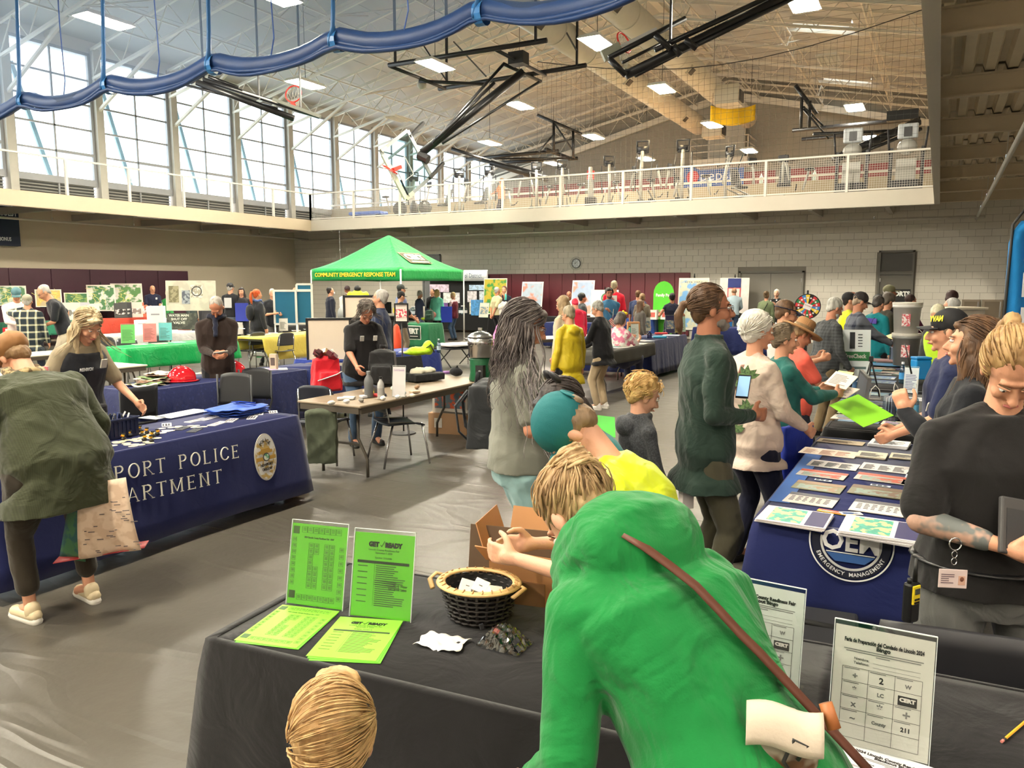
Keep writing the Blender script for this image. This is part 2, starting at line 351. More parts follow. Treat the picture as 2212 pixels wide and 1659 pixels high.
# railings
def rail(name,a,b,n,mesh,lbl,z0=ZT,h=1.03):
    t=thing(name,lbl,'railing'); a=V(a);b=V(b)
    MB().bar((a.x,a.y,z0+h),(b.x,b.y,z0+h),.06,.05).build('top_rail',m_white,t)
    if mesh: MB().bar((a.x,a.y,z0+.05),(b.x,b.y,z0+.05),.03,.04).build('bottom_rail',m_white,t)
    for i in range(n+1):
        q=a.lerp(b,i/n); MB().box((q.x,q.y,z0+h/2),(.07,.07,h)).build('post',m_white,t)
    if mesh:
        d=(b-a); L=d.length
        for i in range(n):
            g=MB(); p=a.lerp(b,i/n); q=a.lerp(b,(i+1)/n); m=int((q-p).length/.062)
            for j in range(m+1): w_=p.lerp(q,j/m); g.bar((w_.x,w_.y,z0+.07),(w_.x,w_.y,z0+h-.02),.006)
            for j in range(16): z=z0+.07+j*.062; g.bar((p.x,p.y,z),(q.x,q.y,z),.006)
            o=g.build('wire_mesh',m_white,t); o['kind']='stuff'
    return t
rail('balcony_railing',(XL,YF,0),(XR,YF,0),10,True,'white balcony railing with wire mesh in front of the exercise machines')
rail('walkway_railing',(XL,YF,0),(XL,YK,0),16,False,'white tube railing along the left walkway under the tall windows')
# beyond the balcony: low wall, far court
struct(MB().box(((XW+XE)/2,YF+5.0,ZT+.5),(XE-XW,.15,1.0)),'wall_low',M((160,146,122),rough=.6))
t=thing('hand_rail','white hand rail along the low wall behind the machines','railing'); MB().bar((XW,YF+4.9,ZT+1.15),(XE,YF+4.9,ZT+1.15),.07).build('rail',m_white,t)
for i in range(12): MB().bar((XW+1+i*2.6,YF+4.9,ZT+1),(XW+1+i*2.6,YF+4.9,ZT+1.15),.04).build('bracket',m_white,t)
m_far=M((140,138,130),rough=.8,var=.04,bump=.01,bs=5)
zc=lambda x: RZ-abs(x-RX)*RS
w=MB(basis((0,YU,0),(1,0,0),(0,0,1))); w.prism([(XW,-.1),(XE,-.1),(XE,zc(XE)+.14),(RX,RZ+.14),(XW,zc(XW)+.14)],-.3); struct(w,'wall_far',m_far)
struct(MB().box(((XW+XE)/2,(YF+5+YU)/2,ZT-.1),(XE-XW,YU-YF-5,.1)),'floor_4',M((150,120,84),rough=.4))
pads=thing('wall_pads','row of maroon wall pads high on the far upper wall','wall pads'); k=0; x=-23.5
while x<3.5:
    MB().box((x,YU-.06,7.0),(1.15,.06,1.9)).build('pad',M((128,52,54),rough=.5),pads); x+=1.25 if k%4!=3 else 1.8; k+=1
# upper left wall: windows between columns
MB_sill=MB(); SZ=5.4; HZ=9.5
struct(MB().box((XW-.15,18.2,4.55),(.3,52.6,.4)),'wall_left_upper',m_up)
struct(MB().box((XW-.15,18.2,9.75),(.3,52.6,.5)),'wall_left_head',m_up)
m_pane=glassm((240,248,250),.02); m_frame=M((150,152,156),rough=.4)
pane_me=MB().box((0,0,0),(.008,1.24,.78)).mesh('pane'); pane_me.materials.append(m_pane)
k0=-7; n=1
for k in range(k0,10):
    y=P0+PP*k; wr=sroot('window_%d'%n,(XW,y+PP/2,0)); n+=1; W=PP-.32
    MB().box((.05,-PP/2,7.1),(.34,.26,5.3)).build('column',M((186,182,172),rough=.6),wr)
    f=MB(); f.box((0,0,SZ-.11),(.16,W,.22)).box((0,0,HZ+.03),(.14,W,.1)).box((0,W/2-.03,7.45),(.12,.09,HZ-SZ)).box((0,-W/2+.03,7.45),(.12,.09,HZ-SZ)).box((0,0,4.72),(.14,W,.1)); f.build('frame',m_frame,wr)
    mu=MB(); mu.box((0,0,7.45),(.06,.055,HZ-SZ))
    for j in range(1,5): mu.box((0,0,SZ+.82*j),(.06,W,.06))
    mu.box((.02,W*.25,SZ+.82),(.09,W*.5,.09)).box((.02,W*.48,SZ+.42),(.07,.06,.8)); mu.build('muntins',m_frame,wr)
    for j in range(5):
        for s_ in (-1,1): link('pane',pane_me,wr,(0,s_*.65,SZ+.41+.82*j))
    lv=MB(); 
    for j in range(5): lv.box((-.02,0,4.78+j*.1),(.09,W-.1,.012),rot=Euler((0,.5,0)).to_matrix())
    lo=lv.build('louver_slats',M((168,168,162),rough=.5),wr); MB().box((-.09,0,5.0),(.02,W-.1,.5)).build('louver_back',M((112,114,114),rough=.7),wr)
    MB().box((.03,0,4.98),(.05,.05,.56)).build('louver_post',m_frame,wr)
    MB().bar((-.6,-.9,8.9),(-.9,.4,5.2),.06,.16).build('outer_brace',M((150,172,184),rough=.6),wr)
# roof
def slab(nm,x0,x1,y0,y1,mat=m_roof,par=None):
    z0,z1=zc(x0)+.05,zc(x1)+.05; b=MB(); b.add([(x0,y0,z0),(x1,y0,z1),(x1,y1,z1),(x0,y1,z0),(x0,y0,z0+.15),(x1,y0,z1+.15),(x1,y1,z1+.15),(x0,y1,z0+.15)],[(0,1,2,3),(7,6,5,4),(0,4,5,1),(1,5,6,2),(2,6,7,3),(3,7,4,0)]); return b.build(nm,mat,par)
roof=sroot('ceiling'); MB().add([(XW-.5,YK,zc(XW)+.26),(RX,YK,RZ+.36),(XE+.5,YK,zc(XE)+.26),(XE+.5,YU,zc(XE)+.26),(RX,YU,RZ+.36),(XW-.5,YU,zc(XW)+.26)],[(0,1,4,5)]).build('roof_deck',m_roof,roof); MB().bar((RX,YK,RZ+.02),(RX,YU,RZ+.02),.3,.16).build('ridge_beam',m_steel,roof);
for i in range(10): slab('roof_panel',XW-.3+i*1.53,XW-.3+(i+1)*1.53-.02,YK,YU,par=roof)
SK=[]
for (px,py) in ((1770,52),(1822,172)):
    r=ray(px,py); t_=(RZ+RX*RS-HC)/(r.z+r.x*RS); q=V((0,0,HC))+r*t_; SK.append(q)
sx0=min(q.x for q in SK)-.9; sx1=sx0+2.2
slab('roof_panel',RX,sx0,YK,YU,par=roof); slab('roof_panel',sx1,XE+.3,YK,YU,par=roof)
ys=[YK]; 
for q in sorted(SK,key=lambda q:q.y): ys+=[q.y-.75,q.y+.75]
ys.append(YU)
for a,b in zip(ys[0::2],ys[1::2]): slab('roof_panel',sx0,sx1,a,b,par=roof)
for a,b in zip(ys[1::2],ys[2::2]):
    sk=sroot('window_skylight'); slab('glazing',sx0,sx1,a,b,glassm((250,250,245),.05),sk)
    for yy in (a,b,(a+b)/2): MB().bar((sx0,yy,zc(sx0)),(sx1,yy,zc(sx1)),.08,.2).build('curb',m_white,sk)
# open-web joists following the slopes
def joist(mb,a,b,dep=.62,step=.62,w=.055):
    a=V(a);b=V(b);n=max(2,int((b-a).length/step)); up=V((0,0,1))
    mb.bar(a,b,w); mb.bar(a-up*dep,b-up*dep,w)
    for i in range(n):
        p=a.lerp(b,i/n);q=a.lerp(b,(i+1)/n)
        mb.bar(p if i%2 else p-up*dep,q-up*dep if i%2 else q,.028)
k=0
for i in range(-7,11):
    y=P0+PP*i-.1; t=thing('roof_truss','white open web roof truss spanning the hall','truss',group='roof trusses')
    for s_ in (-1,1):
        xe=XW+.1 if s_<0 else XE-.1; m=MB(); joist(m,(xe,y,zc(xe)-.25),(RX,y,RZ-.25),.95,.8,.085); m.build('truss_half',m_steel,t)
    if i%2==0:
        for xx in (XW+4,XW+8,RX,RX+4.5,RX+9): MB().bar((xx,y,zc(xx)-1.2),(xx-.9,y+PP,zc(xx)-.2),.04).bar((xx,y,zc(xx)-1.2),(xx+.9,y+PP,zc(xx)-.2),.04).build('brace',m_steel,t)
for j,xx in enumerate((-22.5,-19,-15.5,-12.4,-9,-5.8,-2.6,.6)):
    m=MB(); joist(m,(xx,YK,zc(xx)-.35),(xx,YU,zc(xx)-.35),.7,.75,.05); o=m.build('purlin_truss',m_steel); tag(o,'long white open web truss running the length of the roof','truss',group='lengthwise trusses')
for i in range(-2,10):
    y=P0+PP*i+1.4; m=MB()
    for s_ in(-1,1): xe=XW if s_<0 else XE; m.bar((xe,y,zc(xe)-.16),(RX,y,RZ-.16),.05,.12)
    o=m.build('rafter',m_steel); tag(o,'slim white rafter under the roof panels','rafter',group='rafters')
m=MB(); 
for i in range(-6,10):
    y=P0+PP*i; m=MB().bar((XW+.1,y,7.7),(XW+3.4,y,zc(XW+3.4)-1.2),.09); o=m.build('knee_brace',m_steel); tag(o,'white slanted brace from window column up to a truss','brace',group='knee braces')
m=MB(); m.bar((XW,YU-.2,zc(XW)-1.6),(RX,YU-.2,RZ-1.0),.16,.32).bar((XE,YU-.2,zc(XE)-1.6),(RX,YU-.2,RZ-1.0),.16,.32); struct(m,'trim_4',m_steel)
# ducts
def duct(lbl,X,z,y0,y1,r):
    t=thing('air_duct',lbl,'duct',(X,0,z)); md=M((212,206,190),rough=.4,var=.04)
    MB().tube([(0,y0+i*(y1-y0)/14,0) for i in range(15)],r,28).build('duct_body',md,t,smooth=True)
    for i in range(int((y1-y0)/2.4)):
        y=y0+1+i*2.4; MB().tube([(0,y,0),(0,y+.05,0)],r+.02,28).build('seam_ring',md,t,smooth=True)
        if i%3==1:
            g=MB(basis((r*.75,y+.8,-r*.75),(0,1,0),(1,0,1))); MB(basis((r*.72,y+.9,-r*.72),(0,1,0),(1,0,1))).box((0,0,0),(.45,.35,.08)).build('grille_frame',md,t); MB(basis((r*.76,y+.9,-r*.76),(0,1,0),(1,0,1))).box((0,0,.02),(.34,.24,.04)).build('grille',M((70,66,60)),t)
    for i in range(8): MB().bar((0,y0+2+i*4,r),(0,y0+2+i*4,RZ-z-.6),.02).build('hanger',m_steel,t)
duct('large cream air duct nearer the windows',-10.7,9.5,2,38.5,.44); duct('large cream air duct right of the first one',-8.4,9.6,2,38.5,.44)
for X,y,l in ((-8.1,31.5,'boxy diffuser on the right duct'),(-10.3,37.9,'round blower at the end of the left duct')):
    t=thing('duct_outlet',l,'duct',(X,y,9.1)); MB().box((.5,0,0),(.9,.9,.7)).build('box',M((205,200,186),rough=.5),t); MB().box((.98,0,-.05),(.05,.6,.4)).build('grille',M((60,58,54)),t)
# hanging lamps
lens_m=M((255,246,224),rough=.4,emit=LAMP,var=0)
LZ=8.0; lampn=0
for (x,y) in ((225,50),(590,-4),(660,185),(940,145),(1122,231),(1290,97),(1058,311),(1195,355),(1282,298),(1395,345),(1538,272),(1618,328),(1735,10),(1846,235),(1877,298),(1430,195)):
    q=pz(x,y,LZ); n_={225:'nearest the left edge',590:'cut by the top edge beside the blue curtain',660:'above the left red hoop',940:'above the black frame of the big hoop',1122:'left of the thick ducts',1290:'beside the ring of the left duct',1058:'over the tilted glass backboard',1195:'low over the far black frame',1282:'left of the far duct end',1395:'over the balcony machines, left of the lookout platform',1538:'just under the yellow banner',1618:'at the right corner of the lookout platform',1735:'cut by the top edge near the skylight',1846:'right of the yellow banner, higher',1877:'right of the yellow banner, lower',1430:'yellowish, behind the right duct'}[x]
    t=thing('hanging_lamp','glowing rectangular hanging lamp '+n_,'lamp',q,group='hanging lamps')
    h=MB(); h.box((0,0,.09),(.62,1.25,.1),taper=.85); h.build('housing',M((225,222,212),rough=.5),t)
    MB().box((0,0,.03),(.5,1.15,.02)).build('lens',M((255,226,170),rough=.4,emit=LAMP*.25,var=0) if x==1430 else lens_m,t)
    zr=zc(q.x)-q.z-.3; MB().bar((0,0,.1),(0,0,zr),.012).build('cord',m_dark,t)
# the same lamps go on over the rest of the hall, behind the camera
for i in range(3):
    for j in range(3):
        q=V((-20.5+i*8.0,-5.5+j*5.2,LZ)); t=thing('hanging_lamp','glowing rectangular hanging lamp in the rear half of the hall','lamp',q,group='rear hanging lamps'); MB().box((0,0,.09),(.62,1.25,.1),taper=.85).build('housing',m_white,t); MB().box((0,0,.03),(.5,1.15,.02)).build('lens',lens_m,t); MB().bar((0,0,.1),(0,0,zc(q.x)-q.z-.3),.012).build('cord',m_dark,t)
for i in range(2):  # unseen strips added behind the camera to brighten the sides facing it
    for j in range(4):
        t=thing('fill_strip','added unseen fill strip under the right mezzanine','lamp',(1.4+i*2.4,-6.4+j*2.72,4.05),group='added mezzanine fill strips'); MB().box((0,0,.03),(.16,1.3,.05)).build('housing',m_white,t); MB().box((0,0,0),(.12,1.24,.02)).build('fill_emitter',M((255,244,226),rough=.4,emit=FILL_STRIP,var=0),t)
# two unlit fittings
for x,y in ((860,255),(1790,128)):
    q=pz(x,y,8.6); t=thing('unlit_lamp','unlit white louvered ceiling fitting '+('above the tilted backboard' if x<1000 else 'below the right skylight'),'lamp',q)
    MB().box((0,0,0),(.6,1.2,.05)).build('housing',m_steel,t)
    for i in range(5): MB().box((-.24+i*.12,0,-.04),(.02,1.1,.06)).build('louver',m_steel,t)
# lookout platform on the far wall
q=pY(1560,352,YU-1.4); t=thing('platform','white railed platform hung high on the far wall','platform',(q.x,YU-1.2,q.z)); q2=pY(1520,345,YU-1.4); Wp=3.0
MB().box((0,0,0),(Wp,2.2,.25)).build('deck',m_white,t); MB().box((-.1,1.0,1.3),(2.0,.2,2.0)).build('cabinet',M((200,196,184)),t)
for i in range(4):
    MB().box((-Wp/2+i*Wp/3,-1.05,.65),(.05,.05,1.1)).build('post',m_white,t); 
for z in (.5,.85,1.2): MB().bar((-Wp/2,-1.05,z),(Wp/2,-1.05,z),.05).bar((Wp/2,-1.05,z),(Wp/2,1.05,z),.05).bar((-Wp/2,-1.05,z),(-Wp/2,1.05,z),.05).build('rail',m_white,t)
# wall pads downstairs
def padrow(lbl,a,b,z0,z1,n,out,wall):
    t=thing('wall_pads',lbl,'wall pads'); a=V(a);b=V(b);d=(b-a)/n; nn=V(out)
    for i in range(n):
        c=a+d*(i+.5)+nn*.04; b_=MB(basis((c.x,c.y,(z0+z1)/2),d.normalized(),(0,0,1))); b_.box((0,0,0),(d.length-.006,z1-z0,.07)); b_.build('pad',m_maroon if wall else M((78,44,60),rough=.4,var=.05,bump=.004,bs=4),t,bevel=.018)
xa=pY(1055,600,YB).x; xb=pY(1492,600,YB).x; padrow('maroon padded panels along the back wall',(xa,YB,0),(xb,YB,0),.1,2.27,15,(0,-1,0),True)
ya=pX(404,600,XW).y; padrow('dark plum padded panels along the left wall',(XW,ya,0),(XW,YK+2,0),.1,2.38,20,(1,0,0),False)
# ================================================================= PEOPLE
JOBS=[]
def vox(mb,name,mat,parent,size,it=3,fold=0,fs=9,label=None):
    o=mb.build(name,mat,parent,smooth=True,label=label); m=o.modifiers.new('r','REMESH'); m.mode='VOXEL'; m.voxel_size=size; m.use_smooth_shade=True
    if it: k=o.modifiers.new('s','SMOOTH'); k.factor=.5; k.iterations=it
    JOBS.append((o,fold,fs)); return o
def finish_jobs():
    bpy.context.view_layer.update(); dg=bpy.context.evaluated_depsgraph_get(); rs=np.random.RandomState(5)
    for o,fold,fs in JOBS:
        me=bpy.data.meshes.new_from_object(o.evaluated_get(dg)); old=o.data; me.name=old.name; nv=len(me.vertices)
        o.modifiers.clear(); o.data=me; bpy.data.meshes.remove(old)
        if not len(me.materials): me.materials.append(MATS[o.name])
        if fold and nv:
            co=np.empty(nv*3,'f'); me.vertices.foreach_get('co',co); co=co.reshape(-1,3); no=np.empty(nv*3,'f'); me.vertices.foreach_get('normal',no); no=no.reshape(-1,3)
            d=np.zeros(nv,'f'); wq=co+.05*np.sin(co[:,[1,2,0]]*7+rs.rand(3)*6)
            for i in range(7):
                k=rs.randn(3); k[2]*=.55; k=k/np.linalg.norm(k)*fs*(1+.55*i); s=np.sin(wq@k+rs.rand()*6.28); d+=(1-2*np.abs(s))/(1+.5*i)
            co+=no*(d*fold/2.2)[:,None]; me.vertices.foreach_set('co',co.astype('f').ravel()); me.update()
        me.shade_smooth()
    JOBS.clear()
def RX3(a): return Matrix.Rotation(a,3,'X')
def RZ3(a): return Matrix.Rotation(a,3,'Z')
def ik(a,b,l1,l2,pole):
    d=b-a; L=d.length
    if L>(l1+l2)*.995: b=a+d/L*(l1+l2)*.995; d=b-a; L=d.length
    if L<abs(l1-l2)+.02: d=d.normalized()*(abs(l1-l2)+.02); b=a+d; L=d.length
    x=(l1*l1-l2*l2+L*L)/(2*L); h=math.sqrt(max(0,l1*l1-x*x)); u=d/L; p=pole-u*pole.dot(u); p.normalize()
    return a+u*x+p*h, b
SK_=[(216,162,134),(204,148,118),(188,128,100),(164,108,82),(130,86,62)]
def hand(mb,w,d,nrm,side,curl=.5,fr=.0085,k=1):
    d=d.normalized(); n=(nrm-d*nrm.dot(d)).normalized(); x=d.cross(n)*side     # x points to thumb side
    pe=w+d*.085*k
    mb.cap2(w,w+d*.03*k,.026*k,.03*k)
    for i,(o,L) in enumerate(((.027,.072),(.009,.08),(-.009,.075),(-.026,.058))):
        b=w+d*.02*k+x*o*.6*k; m=pe+x*o*k
        mb.cap2(b,m,.016*k,.0125*k,8); a1=curl*.9; p=m; dd=d
        for j in range(3):
            a=a1*(j+1)*.75; dd=d*math.cos(a)+n*math.sin(a); q=p+dd*L*k*(.42,.32,.26)[j]; mb.cap2(p,q,fr*k*(1.08-.1*j),fr*k*(.98-.12*j),7); p=q
    t0=w+d*.02*k+x*.024*k; t1=t0+(d*.55+x*.75+n*.25).normalized()*.042*k; t2=t1+(d*.85+x*.2+n*.45).normalized()*.032*k; t3=t2+(d*.8+n*.6-x*.1).normalized()*.024*k
    mb.cap2(t0,t1,.017*k,.0125*k,7).cap2(t1,t2,.0125*k,.0105*k,7).cap2(t2,t3,.0105*k,.009*k,7)
def ring(c,dr,wx,dy,n=20,p=2.5,tw=0):
    y=V((0,dr.z,-dr.y)); x=V((1,0,0)); out=[]
    for j in range(n):
        a=2*PI*j/n; ca,sa=math.cos(a),math.sin(a); f=(abs(ca)**p+abs(sa)**p)**(-1/p); out.append(c+x*wx*ca*f+y*dy*sa*f)
    return out
def locks(mb,hc,Rh,n,L,c0=(0,-.022,.035),r0=(.087,.108,.1),wave=.004,wid=.006,flow=(0,-.8,-1),down=-.02,seed=1,zmin=-.02,spread=1.0,tip=.35,part=0,hang=(0,0,-1)):
    rn=random.Random(seed); c=V(c0); fl=V(flow); hg=Rh.inverted()@V(hang)
    for i in range(n):
        while True:
            v=V((rn.gauss(0,1),rn.gauss(0,1),rn.gauss(0,1))).normalized(); p=V((v.x*r0[0],v.y*r0[1],v.z*r0[2]))+c
            if p.z>zmin and not (p.y>.035 and p.z<.085): break
        pts=[]; N=max(4,int(L*(.7+.5*rn.random())/.02)); ph=rn.random()*6; off=1+.06*rn.random()
        for j in range(N):
            pts.append(hc+Rh@(p+V((math.sin(ph+j*.7),math.cos(ph*1.3+j*.6),0))*wave*(j/N+.15))); q=p-c; nr=V((q.x/r0[0]**2,q.y/r0[1]**2,q.z/r0[2]**2)).normalized()
            if p.y>.035 and p.z<.078: p=p+V(((.014 if p.x>0 else -.014),-.004,0))
            if p.z>down:
                f=fl+V((part*(1 if q.x>0 else -1),0,0)); t=f-nr*f.dot(nr); 
                if t.length<1e-3: t=V((0,-1,0))
                p=p+t.normalized()*.02; q=p-c; k=math.sqrt((q.x/r0[0])**2+(q.y/r0[1])**2+(q.z/r0[2])**2); p=c+q/k*off
            else: p=p+hg*.02+V(((q.x)*.05*spread,q.y*.03*spread,0))
        rs=[wid*(1 if 0<j<len(pts)*.6 else .55)*(1-(1-tip)*j/len(pts)) for j in range(len(pts))]
        mb.tube(pts,rs,5,flat=.6)
LOD={0:(.0062,.009),1:(.0085,.012),2:(.0125,.017)}
def person(lbl,px,D,face,head=(0,0),lean=0,curl=0,f=False,fat=1.0,L=None,Rr=None,hl=None,hr=None,skn=1,hair=('short',(70,55,45),(110,90,75)),top=((60,60,60),1.0,-.12),bot=((40,44,60),1.0),shoe=(40,38,36),lod=2,s=None,sit=False,feet=None,ex=(),cx=0,curlh=.6,grp=None,zoff=0,pole=None,shw=1.0,hzl=.93,locks_=None,beard=None,topm=None,botm=None,neckl=1,hairup=0,ang=True,vx=None,hs=1.0):
    v1,v2=LOD[lod] if vx is None else vx
    hw=pd(px[0],px[1],D); rz=R(YAW+face) 
    if ang: rz-=math.atan((px[0]-1106)/F)
    hz=.5 if sit else hzl; dv=lambda a: V((0,math.sin(a),math.cos(a)))
    hy=-.2*math.sin(lean) if not sit else 0; pel=V((0,hy,hz)); ch=pel+dv(lean)*.36; nk=ch+dv(lean+curl)*.2
    nod,hyaw=head; nd=dv((lean+curl)*.6+nod*.35+.1); hc=nk+nd*.15*neckl*(.5+.5*hs); Rh=RZ3(hyaw)@RX3(-nod)*hs; htop=hc+Rh@V((0,-.01,.125+hairup))
    if s is None: s=hw.z/htop.z
    rt=Matrix.Rotation(rz,3,'Z'); root=V((hw.x,hw.y,0))-rt@(V((htop.x,htop.y,0))*s); root.z=zoff if not zoff else hw.z-htop.z*s
    if zoff is True: root.z=hw.z-htop.z*s
    t=thing('person',lbl,'person',root,rz,grp); SM=Matrix.Scale(s,4); B=lambda: MB(SM)
    sw=(.165 if f else .188)*shw; FW=fat
    spine=[(-.12,.14*FW,.11*FW),(-.04,.168*FW,.125*FW),(.05,.16*FW,.12*FW),(.15,(.135 if f else .148)*FW,.108*FW),(.27,.158*(.5+.5*FW),.115*(.4+.6*FW)),(.38,.175*(.6+.4*FW)*shw,.118*(.5+.5*FW)),(.45,.172*shw,.1),(.505,.125*shw,.078),(.55,.08,.062),(.575,.058,.056)]
    def sp(u): return pel+dv(lean)*u if u<=.36 else ch+dv(lean+curl)*(u-.36)
    def sd(u): return dv(lean) if u<.3 else dv(lean+curl*(min(1,(u-.3)/.15)))
    def torso(mb,off,lo=-.12,hi=.56,flare=0,hemz=None):
        rg=[]
        if hemz is not None and hemz<-.12:
            for q in (hemz,(hemz-.12)/2): w_,d_=.165*FW+flare*(1 if q==hemz else .6),.128*FW+flare*(1 if q==hemz else .6); rg.append(ring(pel+V((0,0,q)) if lean>.3 else pel+dv(lean)*q,dv(lean*.3),w_+off,d_+off))
        for u,a,b in spine:
            if lo-.001<=u<=hi: rg.append(ring(sp(u),sd(u),a+off,b+off))
        mb.loop(rg)
    SH={};EL={};WR={}
    for sd_,tg in ((-1,L),(1,Rr)):   # -1 left, +1 right
        sh=nk-dv(lean+curl)*.095+V((sd_*sw,-.01,0)); SH[sd_]=sh
        if tg is None: tg=V((sd_*(.24+.06*(FW-1)*4),.03+.25*math.sin(lean)+.0,sh.z-.6))
        pl=V((sd_*.5,-1,-.5)) if pole is None else V((sd_*pole[0],pole[1],pole[2])); e,wv=ik(sh,V(tg),.285,.255,pl); EL[sd_]=e; WR[sd_]=wv
    m_sk=skin(SK_[skn]); b=B()
    # head
    H_=lambda x,y,z: hc+Rh@V((x,y,z))
    b.sph(H_(0,-.014,.032),(.074,.094,.092),Rh,16,10).sph(H_(0,.022,-.02),(.062,.07,.088),Rh,14,10).sph(H_(0,.036,-.075),(.044,.046,.036),Rh,12,8).sph(H_(0,.074,-.098),(.02,.016,.017),Rh,8,6)
    b.cap2(H_(0,.088,.008),H_(0,.112,-.03),.009,.0135,8).sph(H_(0,.1,-.036),(.019,.012,.01),Rh,8,6).sph(H_(0,.074,.032),(.05,.017,.011),Rh,10,6)
    for q in (-1,1): b.sph(H_(q*.036,.062,-.032),(.024,.026,.026),Rh,8,6).sph(H_(q*.077,-.008,-.012),(.011,.02,.031),RZ3(q*-.25)@Rh if 0 else Rh,8,6)
    b.sph(H_(0,.088,-.062),(.025,.014,.009),Rh,8,6)
    b.cap2(nk-dv(lean+curl)*.04,hc+Rh@V((0,-.012,-.055)),.06 if f else .066,.05 if f else .057,14)
    if top or 1: torso(b,-.022,-.04)
    for q in (-1,1):
        k=.9 if f else 1.0; g=.5+.5*FW
        b.cap2(nk-dv(lean+curl)*.03+V((q*.05,0,0)),SH[q]-V((q*.02,0,0)),.046,.046,10).cap2(SH[q],EL[q],.048*k*g,.038*k*g,12).cap2(EL[q],WR[q],.038*k*g,.025*k,12)
        hd=(WR[q]-EL[q]).normalized(); hh=hr if q>0 else hl; nr=V((-q,0,0))
        if hh: hd=(V(hh[0])).normalized(); nr=V(hh[1])
        hand(b,WR[q],hd,nr,-q if 0 else (1 if q<0 else -1)*-1,curlh,.0085 if lod<2 else .0105)
    # legs
    KN={};AN={}
    for q in (-1,1):
        hp=pel+V((q*.088*FW,0,-.04)); 
        fp=(feet[0 if q<0 else 1] if feet else ((.11*q,.42,.085) if sit else (.105*q*FW,0,.085))); kn,an=ik(hp,V(fp),.42,.42,V((q*.1,1,.1))); KN[q]=kn; AN[q]=an
        if not bot or bot[1]<.95 or 1: b.cap2(hp,kn,.068,.048,10).cap2(kn,an,.046,.033,10).cap2(an,an+V((0,.13,-.045)),.034,.03,8)
    vox(b,'body',m_sk,t,v1*s,2)
    # face details
    if lod<2 or (abs(((face+math.degrees(hyaw)*0)%360)-180)<110):
        if lod<2:
            for q in (-1,1):
                e=B().sph(H_(q*.0305,.0795,.006),(.0125,.0115,.0075),Rh,12,8).build('eye',M((236,230,224),rough=.25,var=.01),t,True); B().sph(H_(q*.0305,.086,.005),(.006,.006,.006),Rh,10,6).build('iris',M((58,44,36),rough=.2),e,True)
                B().cap2(H_(q*.018,.094,.019),H_(q*.046,.078,.017),.004,.004,8).build('eyelid',m_sk,t,True)
            B().cap2(H_(-.017,.0975,-.0615),H_(0,.103,-.0605),.0045,.0058,8).cap2(H_(.017,.0975,-.0615),H_(0,.103,-.0605),.0045,.0058,8).build('lips',M((176,98,92),rough=.4),t,True)
        else:
            e=B()
            for q in (-1,1): e.sph(H_(q*.03,.086,.006),(.012,.007,.006),Rh,8,6)
            e.build('eyes',M((60,44,38),rough=.4),t,True); B().sph(H_(0,.099,-.062),(.02,.006,.0045),Rh,8,6).build('lips',M((160,90,84),rough=.5),t,True)
        e=B(); hc2=hair[1] if hair[0]!='none' else (90,70,60)
        for q in (-1,1): e.cap2(H_(q*.017,.0925,.024),H_(q*.045,.077,.026),.0032,.0022,6)
        e.build('eyebrows',M(tuple(int(v*.8) for v in hc2),rough=.7),t,True)
    # hair
    st_,c1,c2=hair; hm=hairm(c1,c2)
    if st_!='none':
        h=B(); thin=st_ in('crew',)
        k=0 if not thin else -.006
        if st_=='bald':
            h.sph(H_(0,-.065,-.01),(.074,.042,.055),Rh,14,8)
            for q in (-1,1): h.sph(H_(q*.062,-.03,.0),(.018,.045,.034),Rh,10,8)
        else:
            h.sph(H_(0,-.03,.05),(.083+k,.1+k,.087+k),Rh,18,12).sph(H_(0,-.062,-.005),(.07+k,.05+k,.075),Rh,14,8)
            for q in (-1,1): h.sph(H_(q*.061,-.022,.02),(.022+k,.055,.05),Rh,10,8)
        if st_ in('bob','long','wavy'):
            for q in (-1,1): h.sph(H_(q*.074,-.022,-.03),(.026,.06,.095),Rh,12,10)
            h.sph(H_(0,-.075,-.045),(.082,.045,.11),Rh,14,10).sph(H_(.01,.055,.082),(.06,.035,.025),Rh,12,8)
        if st_ in('long','wavy'):
            dn=V((0,0,-1)); 
            for q in (-.075,-.04,0,.04,.075): 
                a=H_(q,-.075+abs(q)*.4,-.08); h.cap2(a,a+V((q*.35,-.03,-.24)),.042,.026,10)
            for q in (-1,1): a=H_(q*.078,.0,-.08); h.cap2(a,a+V((q*.02,.03,-.2)),.03,.016,8)
        if st_=='pony': h.tube([H_(0,-.1,.03),H_(0,-.15,.025),H_(0,-.17,-.03),H_(0,-.165,-.1),H_(0,-.155,-.135)],[.02,.022,.026,.022,.006],10)
        if st_=='tail': h.tube([H_(0,-.1,.06),H_(0,-.16,.06),H_(0,-.18,-.02),H_(0,-.17,-.14),H_(0,-.14,-.24)],[.022,.028,.036,.034,.008],10)
        if st_=='bun': h.sph(H_(0,-.105,.075),(.052,.045,.05),Rh,12,8)
        if st_=='swept': h.sph(H_(0,.045,.105),(.055,.05,.03),Rh,12,8)
        if st_=='curly':
            rn=random.Random(len(lbl)); 
            for i in range(90):
                v=V((rn.gauss(0,1),rn.gauss(0,1),rn.gauss(0,1))).normalized()
                if v.z>-.35 and not(v.y>.45 and v.z<.3): h.sph(H_(v.x*.088,-.02+v.y*.108,.035+v.z*.1),.02,None,6,5)
        if st_=='puffy': h.sph(H_(0,-.03,.055),(.098,.112,.098),Rh,16,12).sph(H_(0,-.055,-.01),(.09,.06,.08),Rh,12,8)
        vox(h,'hair',hm,t,v1*s*1.1,2,.0035 if lod<2 else .0025,60)
        if locks_: 
            lm=B(); locks(lm,hc,Rh,**locks_); o=lm.build('hair_strands',hm,t,True); o['kind']='stuff'
